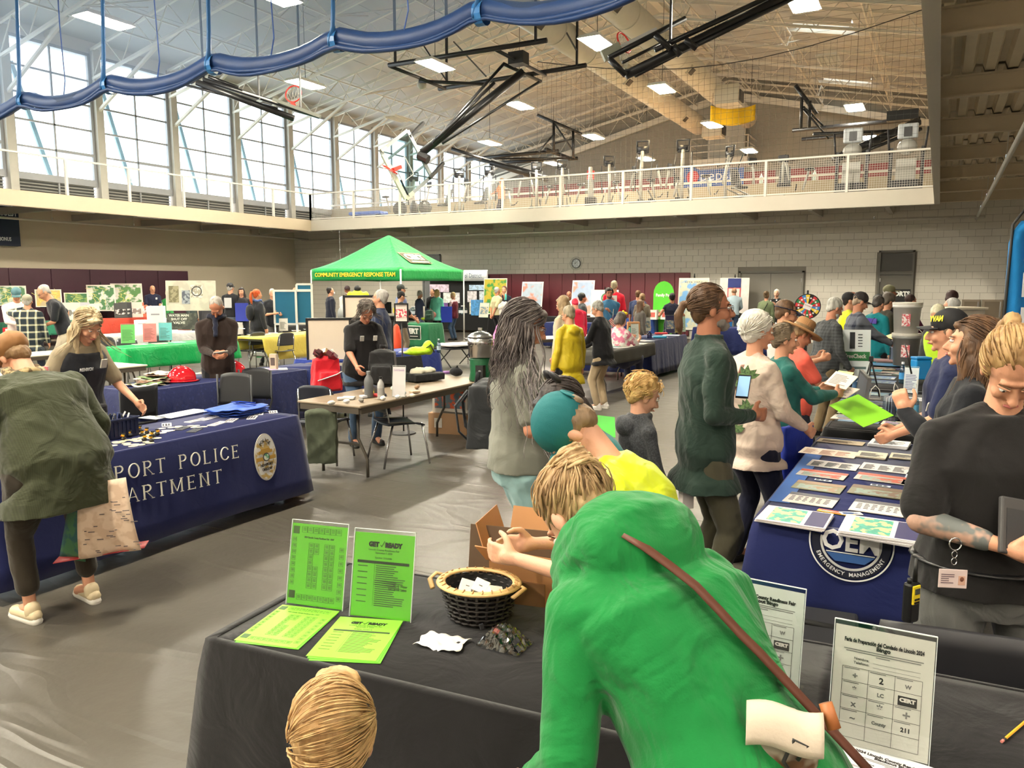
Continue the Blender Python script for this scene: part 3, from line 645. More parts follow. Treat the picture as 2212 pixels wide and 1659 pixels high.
    if beard:
        h=B().sph(H_(0,.06,-.088),(.04,.036,.03),Rh,12,8).sph(H_(0,.098,-.05),(.026,.009,.006),Rh,8,6)
        for q in (-1,1): h.sph(H_(q*.042,.04,-.068),(.016,.032,.03),Rh,8,6)
        vox(h,'beard',hairm(beard,tuple(min(255,v+40) for v in beard)),t,v1*s,1,.002,80)
    # clothes
    if top:
        col,sl,hem=top[:3]; tm=topm or cloth(col); g=B(); torso(g,.02,hemz=hem-.035 if hem<-.12 else None,lo=max(hem,-.12) if hem>-.12 else -.12,hi=.552,flare=.03)
        if f: 
            for q in (-1,1): g.sph(sp(.37)+V((q*.07,0,0))+V((0,dv(lean+curl).z,-dv(lean+curl).y))*.085*(.6+.4*FW),(.066,.05,.06),None,12,8)
        for q in (-1,1):
            g_=.5+.5*FW; g.cap2(nk-dv(lean+curl)*.03+V((q*.04,0,0)),SH[q],.06,.066,10).cap2(sp(.4)+V((q*.07,0,0)),SH[q]-dv(lean+curl)*.02,.085*g_,.066*g_,10).cap2(sp(.33)+V((q*.08,0,0)),SH[q].lerp(EL[q],.22),.07*g_,.055*g_,10)
            if sl<=0: continue
            if sl<=.5: g.cap2(SH[q],SH[q].lerp(EL[q],sl*2),.06*g_,.062*g_,12)
            else:
                e2=EL[q].lerp(WR[q],min(1,(sl-.5)*2)-.02); g.cap2(SH[q],EL[q],.062*g_,.054*g_,12).cap2(EL[q],e2,.054*g_,.04*g_,12)
        if 'hood' in ex: a=nk+V((0,-.05,-.02)); g.sph(a-dv(lean+curl)*.05+V((0,-.06,0)),(.12,.06,.08),RX3(-(lean+curl)),14,10).tube([a+V((math.cos(u)*.085,.055+math.sin(u)*.075,.02)) for u in [PI*i/6-PI*.5*0 for i in range(13)]],.024,8)
        if 'bighood' in ex:
            d_=dv(lean+curl); y_=V((0,d_.z,-d_.y)); a=nk+d_*.03; g.sph(a-y_*.1-d_*.06,(.17,.085,.13),RX3(-(lean+curl)),16,12).sph(a-y_*.05-d_*.12,(.19,.07,.07),RX3(-(lean+curl)),16,10)
            for k_,(rr,dz,th) in enumerate(((.1,.03,.036),(.125,-.01,.042),(.15,-.05,.04))): g.tube([a+V((math.cos(u)*rr,0,0))+y_*(math.sin(u)*rr*.9-.012*k_)+d_*dz for u in [2*PI*i/16 for i in range(17)]],th,8)
        if 'collar' in ex: a=nk+dv(lean+curl)*.0; g.tube([a+V((math.cos(u)*.07,.005+math.sin(u)*.068,.012)) for u in [2*PI*i/12 for i in range(13)]],.016,6)
        vox(g,'shirt',tm,t,v2*s*.9,6 if lod<2 else 3,.008 if lod<2 else .006,9)
    if bot:
        c_,ln=bot; bm=botm or cloth(c_); g=B(); torso(g,0,lo=-.12,hi=.06)
        for q in (-1,1):
            hp=pel+V((q*.088*FW,0,-.06)); g.cap2(hp,KN[q],.094*FW,.074,12)
            if ln>.5: e=KN[q].lerp(AN[q],(ln-.5)*2*.97); g.cap2(KN[q],e,.073,.064 if ln>.9 else .066,12)
        vox(g,'trousers',bm,t,v2*s,3,.007,10)
    if shoe:
        for q in (-1,1):
            a=AN[q]; b_=B(); b_.cap2(a+V((0,-.045,-.04)),a+V((q*.015,.14,-.047)),.038,.036,10).cap2(a+V((0,-.02,.0)),a+V((0,-.02,-.03)),.042,.042,10); o=b_.build('shoe',M(shoe,rough=.5,var=.05),t,True)
            B().cap2(a+V((0,-.05,-.07)),a+V((q*.015,.15,-.07)),.036,.038,10).build('sole',M((225,220,210) if sum(shoe)>350 else (30,30,30)),o,True).scale=(1,1,1)
    A=dict(torso=torso,t=t,hc=hc,Rh=Rh,H=H_,s=s,B=B,nk=nk,pel=pel,SH=SH,EL=EL,WR=WR,dv=dv,sp=sp,sd=sd,lod=lod,AN=AN,lc=lean+curl,FW=FW,root=root,rt=rt)
    for e in ex:
        if isinstance(e,tuple): extra(A,*e)
        elif e=='glasses': extra(A,'glasses')
    return A
def W(A,p): return A['root']+A['rt']@(V(p)*A['s'])     # body point -> hall
def extra(A,k,*a):
    H=A['H'];Rh=A['Rh'];B=A['B'];t=A['t']
    if k=='glasses':
        g=B(); 
        for q in (-1,1): g.tube([H(q*.031+math.cos(u)*.021,.1,.004+math.sin(u)*.016) for u in [2*PI*i/12 for i in range(13)]],.0016,5); g.cap2(H(q*.052,.098,.008),H(q*.079,-.01,.004),.0018,.0018,5)
        g.cap2(H(-.01,.101,.008),H(.01,.101,.008),.0015,.0015,5); g.build('glasses',M(a[0] if a else (40,34,30),rough=.3),t)
    elif k=='cap':
        c=M(a[0],rough=.75,bump=.0005,bs=300); g=B(); g.sph(H(0,-.018,.055),(.086,.106,.09),Rh,18,12); 
        o=vox(g,'cap',c,t,.007*A['s'] if A['lod']<2 else .011,1,.002,20)
        bk=-1 if len(a)>1 and a[1]=='back' else 1; Rb=Rh@RX3(-.18*bk); pr=[]
        g2=B(); rg=[]
        for j in range(9):
            u=-1+2*j/8; pr.append((u*.075,.07+.095*math.sqrt(max(0,1-u*u*.92))))
        inner=[(x*.98,.05) for x,_ in pr]; top_=[V((x,y*bk,.045-abs(x)*.25)) for x,y in pr]; tin=[V((x,y*bk,.045-abs(x)*.25)) for x,y in inner]
        vs=[H(*p) for p in top_]+[H(*p) for p in tin]+[H(p.x,p.y,p.z-.006) for p in top_]+[H(p.x,p.y,p.z-.006) for p in tin]; n=9; fs=[]
        for j in range(n-1): fs+=[(j,j+1,n+j+1,n+j),(2*n+j,3*n+j,3*n+j+1,2*n+j+1),(j,2*n+j,2*n+j+1,j+1)]
        g2.add(vs,fs); g2.build('cap_brim',M(a[2] if len(a)>2 else a[0],rough=.7),t,True)
    elif k=='visor':
        g=B().tube([H(math.cos(u)*.084,-.016+math.sin(u)*.104,.045) for u in [2*PI*i/20 for i in range(21)]],.017,6,flat=.3); g.build('visor_band',M(a[0],rough=.7),t,True)
        pr=[(-1+2*j/8) for j in range(9)]; vs=[H(u*.075,.08+.085*math.sqrt(max(0,1-u*u*.92)),.045-abs(u)*.02-.02) for u in pr]+[H(u*.074,.07,.05-abs(u)*.015) for u in pr]
        B().add(vs,[(j,j+1,10+j,9+j) for j in range(8)]).build('visor_brim',M(a[0],rough=.6),t,solid=.004)
    elif k=='hat':
        c=M(a[0],rough=.8,bump=.002,bs=150,pat='weave',c2=tuple(int(v*.8) for v in a[0]),ps=160); Rt=Rh
        pr=[(.02,.165),(.075,.16),(.092,.14),(.098,.05),(.105,.045),(.2,.025),(.215,.04),(.2,.018),(.098,.035),(.09,.04)]
        B().lathe([(r,z) for r,z in pr],H(0,-.02,.0),22,Rt,cap=False).build('hat',c,t,True); B().lathe([(.1,.05),(.101,.085)],H(0,-.02,.0),22,Rt,cap=False).build('hat_band',M((120,96,66),rough=.8,bump=.002,bs=80),t)
    elif k=='strap':   # strap over the torso from shoulder side a[1] to the other hip
        q=a[1]; up=A['sp']; pts=[]; n=12
        for i in range(n+1):
            u=i/n; w_=.5-u*.52; c=up(w_); d=A['sd'](w_); y=V((0,d.z,-d.y))*a[2]; pts.append(c+V((q*(.09-.26*u),0,0))+y*(.135*A['FW']-.02*abs(u-.5)))
        B().tube(pts,.018,6,flat=.35).build('strap',M(a[0],rough=.6),t,True)
    elif k=='patch':   # small flat emblem: colour, u (height on spine), x, front/back, w,h
        col,u,x,fb,w_,h_=a[:6]; c=A['sp'](u); d=A['sd'](u); y=V((0,d.z,-d.y))*fb; p=c+V((x,0,0))+y*(.142*(.5+.5*A['FW']))
        b=basis(p,V((1,0,0))*(-fb),d); s=A['s']; mb=MB(Matrix.Scale(s,4)@b); mb.box((0,0,0),(w_,h_,.012)); o=mb.build('badge' if len(a)<7 else a[6],M(col,rough=.5),t); return o
    elif k=='mask': B().sph(H(0,.095,-.055),(.038,.032,.036),Rh,12,8).build('face_mask',M((235,235,232)),t,True)
    elif k=='bow':
        g=B(); 
        for q in (-1,1): g.sph(H(q*.04,-.06,.14),(.04,.014,.03),Rh@Matrix.Rotation(q*.4,3,'Y'),10,8)
        g.build('hair_bow',M(a[0],rough=.6),t,True)
    elif k=='vest':
        g=B(); A['torso'](g,.03,lo=-.04 if len(a)<2 else a[1],hi=.505); vox(g,'vest',cloth(a[0],rough=.6),t,(.009 if A['lod']<2 else .015)*A['s'],2,.005,12)
    elif k=='scarf':
        n=A['nk']; g=B(); g.tube([n+V((math.cos(u)*.088,.0+math.sin(u)*.085,.015+.012*math.sin(3*u))) for u in [2*PI*i/14 for i in range(15)]],.034,8).cap2(n+V((.02,.09,-.02)),n+V((.03,.13,-.2)),.035,.03); vox(g,'scarf',cloth(a[0],pat='noise',c2=a[1],ps=30) if len(a)>1 else cloth(a[0]),t,.011,1,.006,30)
    elif k=='pack':
        sp=A['sp'];sd=A['sd']; g=B(); c=sp(.3); d=sd(.3); y=V((0,d.z,-d.y)); g.sph(c-y*.2,(.13,.085,.19),RX3(-(A['lc'])),14,10); vox(g,'backpack',cloth(a[0]),t,.013,2,.005,14)
        for q in (-1,1): B().tube([sp(.48)+V((q*.1,0,0))-y*.1,sp(.52)+V((q*.11,0,0)),sp(.44)+V((q*.12,0,0))+y*.12,sp(.25)+V((q*.14,0,0))+y*.08],.018,6,flat=.4).build('pack_strap',cloth(a[0]),t,True)
    elif k=='scrunchie': B().tube([H(.0+.02*math.cos(u),-.125,.06+.02*math.sin(u)) for u in [2*PI*i/10 for i in range(11)]],.008,6).build('hair_tie',M(a[0]),t,True)
def ptext(A,s,size,col,u,x,fb,width=None,dz=.146):
    c=A['sp'](u); d=A['sd'](u); y=V((0,d.z,-d.y))*fb; p=c+V((x,0,0))+y*(dz*(.5+.5*A['FW'])); text(s,size,M(col),A['t'],Matrix.Scale(A['s'],4)@basis(p,V((1,0,0))*(-fb),d),width=width,ext=.002,bold=.001)
# ================================================================= TABLES, CLOTHS, SIGNS: builders
NAVY=(26,36,92); BLK=(22,20,22)
def Tm(x,y,z=0,rz=0): return Matrix.Translation((x,y,z))@Matrix.Rotation(rz,4,'Z')
def table(lbl,x,y,L,Wd,rz=0,z=.74,grp=None,col=(120,108,92),legs=True):
    """x,y = near-left corner of the top; L along local x, Wd along local y"""
    t=thing('folding_table',lbl,'table',(x,y,0),rz,grp); t2=M(col,rough=.45,var=.06,vs=12)
    MB().box((L/2,Wd/2,z-.012),(L,Wd,.024)).build('tabletop',t2,t,bevel=.01)
    a=MB(); 
    for yy in (.02,Wd-.02): a.box((L/2,yy,z-.05),(L-.06,.02,.06))
    for xx in (.02,L-.02): a.box((xx,Wd/2,z-.05),(.02,Wd-.06,.06))
    a.build('apron',M((84,76,66),rough=.5),t)
    if legs:
        lm=M((92,86,78),rough=.35,metal=.3)
        lx=L-.0 > Wd
        for e in (0,1):
            for q in (.14,.86):
                if L>=Wd: xx=.22 if e==0 else L-.22; yy=Wd*q; c=Wd/2; P=[(xx,c+(yy-c)*.62,z-.05),(xx,c+(yy-c)*.62,z-.36),(xx,yy,z-.56),(xx,yy,.01)]
                else: yy=.22 if e==0 else Wd-.22; xx=L*q; c=L/2; P=[(c+(xx-c)*.62,yy,z-.05),(c+(xx-c)*.62,yy,z-.36),(xx,yy,z-.56),(xx,yy,.01)]
                MB().tube(P,.0155,8).build('leg',lm,t,True)
            MB().bar(*(((xx,Wd*.25,z-.42),(xx,Wd*.75,z-.42)) if L>=Wd else ((L*.25,yy,z-.42),(L*.75,yy,z-.42))),.02).build('crossbar',lm,t)
    return t
def drape(lbl,x,y,L,Wd,rz=0,z=.75,mat=None,drops=(.65,.65,.65,.65),amp=.012,fl=.05,cat='tablecloth',grp=None,seed=0,name='tablecloth',k=9):
    """drops: front(-y), right(+x), back(+y), left(-x)"""
    rn=random.Random(seed); N=36; r=.02; b=MB(); per=[]; ph=[rn.random()*6 for _ in range(8)]
    def edge(s): # perimeter points s in 0..4
        i=int(s)%4; u=s-int(s)
        return [(u*L,0),(L,u*Wd),(L-u*L,Wd),(0,Wd-u*Wd)][i],[(0,-1),(1,0),(0,1),(-1,0)][i],i
    S_=[]; 
    for i in range(4):
        n=int((L if i%2==0 else Wd)/.035); 
        for j in range(n): S_.append(i+j/n)
    rows=[]; lv=[0,.02,.05,.15,.35,.6,.8,1]
    cor=lambda s: min(abs(s-round(s)),.15)/.15
    dist=0; ds=[]; last=None
    for s in S_:
        p,_,_=edge(s); 
        if last: dist+=math.hypot(p[0]-last[0],p[1]-last[1])
        last=p; ds.append(dist)
    for li,v in enumerate(lv):
        ring=[]
        for s,d in zip(S_,ds):
            (px,py),n,i=edge(s); u=s-int(s); 
            dA=drops[i]; nb=drops[(i+1)%4] if u>.5 else drops[(i-1)%4]; w_=max(0,1-min(u,1-u)/.04)*.5; dr=dA*(1-w_)+nb*w_
            # outward direction blended near the corners
            m=n; e=min(u,1-u); q=max(0,1-e*(L if i%2==0 else Wd)/.09)*.5
            o=[(0,-1),(1,0),(0,1),(-1,0)][(i+1)%4 if u>.5 else (i-1)%4]; nx=m[0]*(1-q)+o[0]*q; ny=m[1]*(1-q)+o[1]*q
            wv=(math.sin(d*k+ph[0])+.6*math.sin(d*k*2.3+ph[1])+.4*math.sin(d*k*4.1+ph[2]))*amp*v + (math.sin(d*3+ph[3])*.01*v)
            cf=.07*q*2*v*min(1,dr/.5)
            ou=r*min(1,v*12)+fl*v*(dr/.65)+wv+cf; ou=max(ou,.006)
            zz=z-dr*v if li else z
            if li==1: zz=z-.008
            ring.append((px+nx*ou,py+ny*ou,zz+ (math.sin(d*2.1+ph[4])*.008*v)))
        rows.append(ring)
    n=len(S_); inner=[]
    for s in S_:
        (px,py),_,_=edge(s); cx,cy=L/2,Wd/2; inner.append((cx+(px-cx)*.97,cy+(py-cy)*.97,z+.002))
    b.loop([inner]+rows,cap=False); b.add(inner,[tuple(range(n))])
    o=b.build(name,mat or cloth(NAVY),None,True,solid=.003); o.location=(x,y,0); o.rotation_euler=(0,0,rz); tag(o,lbl,cat,grp); return o
def strips(mb,w,h,n,x0,y0,lw,seed=0,cols=1,th=.0006,zz=.0018,fill=.45):
    rn=random.Random(seed)
    for c in range(cols):
        for i in range(n):
            l=lw*(.55+.45*rn.random()); mb.box((x0+c*(w/cols)+l/2,y0-i*h/n,zz),(l,h/n*fill,th))
PAL={}
def doc(lbl,p,w,h,rz,col=(236,232,224),ink=(90,90,96),style='text',rot=None,th=.0025,cat='leaflet',title=None,name='leaflet',acc=None,grp=None,tc=None,seed=None):
    """flat printed sheet; p = centre"""
    t=thing(name,lbl,cat,p,rz,grp,rot=rot); q=M(col,rough=.5,var=.02); seed=len(lbl) if seed is None else seed
    wav=MB()
    def gf(u,v): return ((u-.5)*w,(v-.5)*h,th/2+.0012*math.sin(u*5+seed)*math.sin(v*4))
    g=MB().box((0,0,0),(w,h,th)); g.build('sheet',q,t)
    im=M(ink,rough=.6); r=random.Random(seed); z1=th/2+.0006
    if style=='text': m=MB(); strips(m,w*.8,h*.62,9,-w*.4,h*.2,w*.8,seed,1,zz=z1); m.build('print',im,t)
    elif style=='cols': m=MB(); strips(m,w*.86,h*.7,11,-w*.43,h*.25,w*.25,seed,3,zz=z1); m.build('print',im,t)
    elif style=='photo':
        m=MB().box((w*.0,h*.1,z1),(w*.84,h*.45,.0006)); m.build('picture',M(acc or (120,140,120),rough=.5,pat='noise',c2=tuple(r.randint(60,230) for _ in range(3)),ps=22,var=.3,vs=25),t); m=MB(); strips(m,w*.7,h*.25,4,-w*.35,-h*.2,w*.7,seed,zz=z1); m.build('print',im,t)
    elif style=='cover':
        m=MB().box((0,h*.32,z1),(w,h*.3,.0006)); m.build('header',M(acc or (60,90,150),rough=.5),t); m=MB().box((0,-h*.18,z1),(w*.8,h*.5,.0006)); m.build('picture',M((140,160,150),rough=.5,pat='noise',c2=acc or (200,120,80),ps=18,var=.3,vs=18),t)
    elif style=='map':
        m=MB().box((0,-h*.03,z1),(w*.9,h*.84,.0006)); m.build('map_print',M(acc or (200,190,170),rough=.5,pat='noise',c2=ink,ps=9/max(w,.2)*.6,var=.12,vs=14),t)
    elif style=='grid':
        m=MB()
        for i in range(5): m.box((-w*.4+i*w*.2,0,z1),(w*.006,h*.7,.0006))
        for j in range(6): m.box((0,-h*.35+j*h*.14,z1),(w*.8,h*.005,.0006))
        for i in range(4):
            for j in range(5): m.box((-w*.3+i*w*.2,-h*.28+j*h*.14,z1),(w*.12,h*.03,.0006))
        m.build('print',im,t)
    elif style=='band': MB().box((0,h*.36,z1),(w,h*.24,.0006)).build('header',M(acc or (60,60,70),rough=.5),t); m=MB(); strips(m,w*.84,h*.5,4,-w*.42,h*.12,w*.1,seed,6,zz=z1); m.build('print',im,t)
    elif style=='red': MB().box((-w*.12,0,z1),(w*.5,h*.86,.0006)).build('picture',M((60,160,140),rough=.5,pat='noise',c2=(240,220,140),ps=20,var=.3,vs=30),t); MB().box((w*.33,0,z1),(w*.28,h*.92,.0006)).build('panel',M((40,36,90),rough=.5),t)
    if title: text(title,h*.07 if tc is None else tc,im,t,Matrix.Translation((0,h*.4,z1)),width=min(w*.84,1e9),ext=.0004,bold=.0006)
    return t
def upright(p,ydeg,tilt=0): # rotation making a sheet stand, facing ydeg heading (deg, 0 = facing -Y)
    return (R(90-tilt),0,R(ydeg))
def stand(lbl,p,w,h,rz,col,style='text',ink=(60,70,60),title=None,tilt=12,lip=.09,grp=None,acc=None,cat='sign',tc=None,seed=None,glossy=True):
    """slant-back acrylic sign holder standing on p (bottom front centre)"""
    t=thing('sign_holder',lbl,cat,p,rz,grp); Rm=Matrix.Rotation(R(90-tilt),4,'X'); q=M(col,rough=.35,var=.02); seed=len(lbl) if seed is None else seed
    T=Rm@Matrix.Translation((0,h/2+.004,0)); gl=glassm((253,255,254),.1,.02)
    pp=MB(T).box((0,0,0),(w*.985,h*.985,.0012)).build('sheet',q,t); MB(T).box((0,.004,.0025),(w,h+.012,.0018)).build('front_pane',gl,t); MB(T).box((0,.004,-.0025),(w,h+.012,.0018)).build('back_pane',gl,t)
    ed=M((225,232,230),rough=.2); e=MB(T); e.box((0,h/2+.01,0),(w+.002,.002,.006)).box((-w/2-.001,.004,0),(.0015,h+.012,.006)).box((w/2+.001,.004,0),(.0015,h+.012,.006)); e.build('edge',ed,t)
    MB().box((0,lip/2,.002),(w,lip,.003)).build('foot',gl,t)
    im=M(ink,rough=.6); z1=.0012
    if style=='text': m=MB(T); strips(m,w*.8,h*.62,10,-w*.4,h*.2,w*.8,seed,zz=z1); m.build('print',im,pp)
    if style=='photo': m=MB(T); m.box((0,-.02*h,z1),(w*.8,h*.5,.0006)); m.build('picture',M(acc or (120,140,160),rough=.5,pat='noise',c2=(220,200,170),ps=20,var=.3,vs=25),pp)
    if title: text(title,h*.065 if tc is None else tc,im,pp,T@Matrix.Translation((0,h*.38,z1)),width=w*.8,ext=.0004)
    return t,T,pp
def easel_board(lbl,p,w,h,rz,style_col,c2,tilt=10,zb=.95,legs=True,white=.06,ps=7,title=None,col=(228,222,208),cat='map board',roads=False):
    """poster board leaning on a tripod easel; p = floor point, zb = bottom of the board"""
    t=thing('poster_board',lbl,cat,(p[0],p[1],0),rz); T=Matrix.Translation((0,0,zb))@Matrix.Rotation(R(90-tilt),4,'X')@Matrix.Translation((0,h/2,0))
    MB(T).box((0,0,0),(w,h,.012)).build('board',M(col,rough=.6,var=.02),t)
    MB(T).box((0,0,.0075),(w*(1-white*2),h*(1-white*2),.002)).build('map_print',M(style_col,rough=.35,pat='noise',c2=c2,ps=ps,var=.1,vs=8),t)
    if roads:
        r=random.Random(len(lbl)); m=MB(T)
        for i in range(6):
            x=-w*.35+r.random()*w*.7; y=-h*.3+r.random()*h*.6; pts=[(x+r.uniform(-.05,.05)*k,y+k*.06-.15,.0095) for k in range(6)]; m.tube(pts,.006,4,flat=.15)
        m.build('road_lines',M((236,222,120),rough=.5),t)
    if legs:
        lm=m_black; top=T@V((0,h*.55,-.02))
        for q in (-1,1): MB().tube([(0,top.y*1.0,top.z+.06),(q*.28,-.02+.12,.01)],.012,6).build('leg',lm,t)
        MB().tube([(0,top.y,top.z+.06),(0,.65,.01)],.012,6).build('leg',lm,t); MB().bar((-.25,-.0,zb-.01),(.25,-.0,zb-.01),.03).build('ledge',lm,t)
    if title: text(title,.06,M((60,60,70)),t,T@Matrix.Translation((0,h*.42,.01)),width=w*.6)
    return t
def chair(lbl,x,y,rz,seat=(26,30,44),grp='stacking chairs'):
    t=thing('chair',lbl,'chair',(x,y,0),rz,grp); sm=M(seat,rough=.45); b=MB(); 
    def sf(u,v): a=(u-.5)*.42; c=(v-.5)*.4; return (a,c,.45-.018*(1-(2*u-1)**2)*(1 if v<.8 else .6)-(.03*(max(0,.15-v)/.15)))
    b.grid(sf,10,10); b.build('seat',sm,t,True,solid=.012)
    b=MB()
    def bf(u,v): a=(u-.5)*(.42-.06*v*v); return (a,.2+.06*v+.03*(2*u-1)**2*-1,.56+v*.28-(.04*abs(2*u-1)**4 if v>.8 else 0))
    b.grid(bf,10,8); b.build('backrest',sm,t,True,solid=.012)
    for q in (-1,1):
        MB().tube([(q*.19,-.17,.44),(q*.22,-.21,.2),(q*.235,-.235,.01)],.011,8).build('leg',m_chrome,t,True); MB().tube([(q*.19,.15,.44),(q*.22,.23,.2),(q*.235,.27,.01)],.011,8).build('leg',m_chrome,t,True)
        MB().tube([(q*.17,-.1,.435),(q*.19,.19,.47),(q*.17,.235,.8)],.01,8).build('back_tube',m_chrome,t,True)
    return t
def box_thing(lbl,p,d,rz,col,name='box',cat='box',flaps=False,panels=(),grp=None,pr=None):
    t=thing(name,lbl,cat,p,rz,grp); m=M(col,rough=.8,var=.04); w,l,h=d
    if not flaps: MB().box((0,0,h/2),d).build('carton',m,t)
    else:
        b=MB(); b.box((0,0,.003),(w,l,.006))
        for q in (-1,1): b.box((q*w/2,0,h/2),(.005,l,h)).box((0,q*l/2,h/2),(w,.005,h))
        b.build('carton',m,t)
    for (side,uw,uh,cx,cz,cc) in panels:
        b=MB(); 
        if side=='f': b.box((cx,-l/2-.002,cz),(uw,.003,uh))
        else: b.box((w/2+.002,cx,cz),(.003,uw,uh))
        b.build('label',M(cc,rough=.5,pat='noise',c2=pr,ps=14) if pr else M(cc,rough=.5),t)
    return t
def bottle(lbl,p,h=.24,r=.035,col=(190,210,225),cap=(230,230,235),grp=None,lab=None,glass=True,name='bottle',cat='bottle'):
    t=thing(name,lbl,cat,p,0,grp); MB().lathe([(r*.9,0),(r,.01),(r,h*.62),(r*.85,h*.72),(r*.4,h*.85),(r*.38,h*.92)],n=16).build('bottle_body',glassm(col,.3,.08) if glass else M(col,rough=.3),t,True)
    MB().lathe([(r*.45,h*.9),(r*.45,h)],n=12).build('cap',M(cap,rough=.4),t)
    if lab: MB().lathe([(r*1.02,h*.2),(r*1.02,h*.5)],n=16,cap=False).build('label',M(lab,rough=.5),t)
    return t
# ================================================================= NEAR BLACK TABLES
ra=R(5); table('grey folding table hidden under the near black cloth at left',-1.95,1.58,1.83,.73,ra,grp=None); table('grey folding table hidden under the black cloth at right with the bingo signs',-.1,1.66,1.83,.74,R(3))
cb=cloth(BLK,rough=.8,bs=350); nearcloth=drape('black tablecloth under the green flyers and the basket',-1.95,1.58,1.83,.73,ra,.75,cb,(.73,.02,.7,.7),.014,.07,seed=3,k=6)
drape('black tablecloth under the bingo signs at bottom right',-.1,1.66,1.83,.74,R(3),.751,cb,(.73,.7,.7,.02),.012,.05,seed=5)
em=MB(); p0=V((-.98,1.655,.0)); 
TE=basis((-.78,1.60,.52),(math.cos(ra),math.sin(ra),0),(0,.0,1))
for (a,b) in (((-.11,-.12),(-.1,.05)),((-.1,.05),(.1,-.05)),((-.09,-.12),(-.082,.03)),((-.082,.03),(.08,-.05))): em.bar((a[0],a[1],0),(b[0],b[1],0),.002)
for i in range(6): em.tube([(-.07+i*.02,-.08+math.sin(i*2)*.03,0),(-.05+i*.015,-.05-math.cos(i)*.02,0),(-.06+i*.022,-.03-i*.01,0)],.0012,4)
em.M=None; e2=MB(TE); e2.add(em.v,em.f); q=e2.build('embroidery',M((170,140,90),rough=.4,metal=.3),None); q['kind']=None; del q['kind']; q.parent=nearcloth; q.matrix_parent_inverse=Matrix.Rotation(-ra,4,'Z')@Matrix.Translation((1.95,-1.58,0))
LG=(136,206,58); G2=(92,182,26)
def paper_pile(lbl,c,rz,col,n,title,grid):
    for i in range(n-1): doc(lbl.replace('top sheet','under sheet')+' (below)',(c[0]+.006*(i-1),c[1]-.006*i*(1 if i%2 else -1),.7545+.0012*i),.216,.279,rz+.03*(i-1),(120,205,40),style='none',th=.0011,cat='flyer',name='flyer')
    return doc(lbl,(c[0],c[1],.7545+.0012*n),.216,.279,rz,col,(80,110,40),'grid' if grid else 'text',th=.0011,cat='flyer',name='flyer',title=title,tc=.018)
def gflyer(T_,pp,kind,ink,z1=.0013,f=1):
    im=M(ink,rough=.6)
    if kind=='map':
        m=MB(T_); w,h=.216,.279
        for (x,y,a,b) in ((-.09,.115,.024,.026),(-.09,-.105,.024,.026)): m.box((x,y,z1),(a,b,.0006))
        m.build('square_mark',M((60,92,40),rough=.6),pp)
        m=MB(T_)
        def cell(x,y,cw,chh):
            for q in (-1,1): m.box((x+q*cw/2,y,z1),(.0007,chh,.0005)); m.box((x,y+q*chh/2,z1),(cw,.0007,.0005))
            for k in range(3): m.box((x,y+chh*.25-k*chh*.2,z1),(cw*.6,.0015,.0005))
        for i in range(7): cell(-.058+i*.022,.118,.02,.02); cell(-.062+i*.021,-.112,.019,.018)
        for j in range(8):
            for x in (-.028,-.007,.032,.053): 
                if not (j in (2,3) and x==-.007): cell(x,.065-j*.0195,.018,.017)
            cell(-.094,.082-j*.021,.014,.014); cell(.09,.06-j*.0235,.016,.015)
        o_=m.build('map_squares',im,pp); o_['kind']='stuff'; text('2024 Lincoln County Readiness Fair - MAP',.0085,im,pp,T_@Matrix.Translation((0,.092,z1)),width=.115,ext=.0003,bold=.0003)
    else:
        text('GET',.021,M((14,26,14)),pp,T_@Matrix.Translation((-.037,.1,z1)),width=.038,ext=.0004,bold=.0016); text('READY',.021,M((14,26,14)),pp,T_@Matrix.Translation((.033,.1,z1)),width=.062,ext=.0004,bold=.0016)
        MB(T_).bar((-.013,.1,z1),(-.009,.094,z1),.002,.0008).bar((-.009,.094,z1),(.001,.113,z1),.002,.0008).build('tick',M((14,60,14)),pp)
        for s_,y,w_ in (('Lincoln County Readiness Fair',.083,.11),('September 7, 2024',.073,.06),('Speaker Schedule',.057,.06)): text(s_,.009,im,pp,T_@Matrix.Translation((0,y,z1)),width=w_,ext=.0003)
        MB(T_).box((0,.042,z1),(.185,.009,.0006)).build('bar',M((30,50,24)),pp); m=MB(T_)
        for j in range(7): m.box((-.072,.028-j*.0195,z1),(.035,.0028,.0005))
        rr=random.Random(4)
        for j in range(20): l=.06+.05*rr.random(); m.box((-.025+l/2,.031-j*.0068,z1),(l,.0028,.0005))
        m.box((-.03,-.03,z1),(.0006,.14,.0005)); m.build('schedule',im,pp)
        if f:
            for y in (-.02,-.026,-.033): MB(T_).bar((-.028,y+.003,z1+.0004),(.05,y,z1+.0004),.0016,.0006).build('pen_stroke',m_black,pp)
            text('Purify Water',.012,m_black,pp,T_@Matrix.Translation((.065,-.03,z1)),width=.05,ext=.0004,shear=.3); text('Solu / Broad Tablets',.012,m_black,pp,T_@Matrix.Translation((.055,-.041,z1)),width=.065,ext=.0004,shear=.3)
a=pz(620,1305,.753);b=pz(738,1322,.753); r1=math.atan2(b.y-a.y,b.x-a.x)
t,T,pp=stand('acrylic holder with a lime green fair map, left of the two',(a+b)/2,.216,.279,r1+.02,G2,'none'); gflyer(T,pp,'map',(50,84,34))
a=pz(757,1331,.753);b=pz(885,1347,.753); r2=math.atan2(b.y-a.y,b.x-a.x)
t,T,pp=stand('acrylic holder with the lime green GET READY schedule',(a+b)/2,.216,.279,r2+.02,G2,'none'); gflyer(T,pp,'sched',(40,74,30))
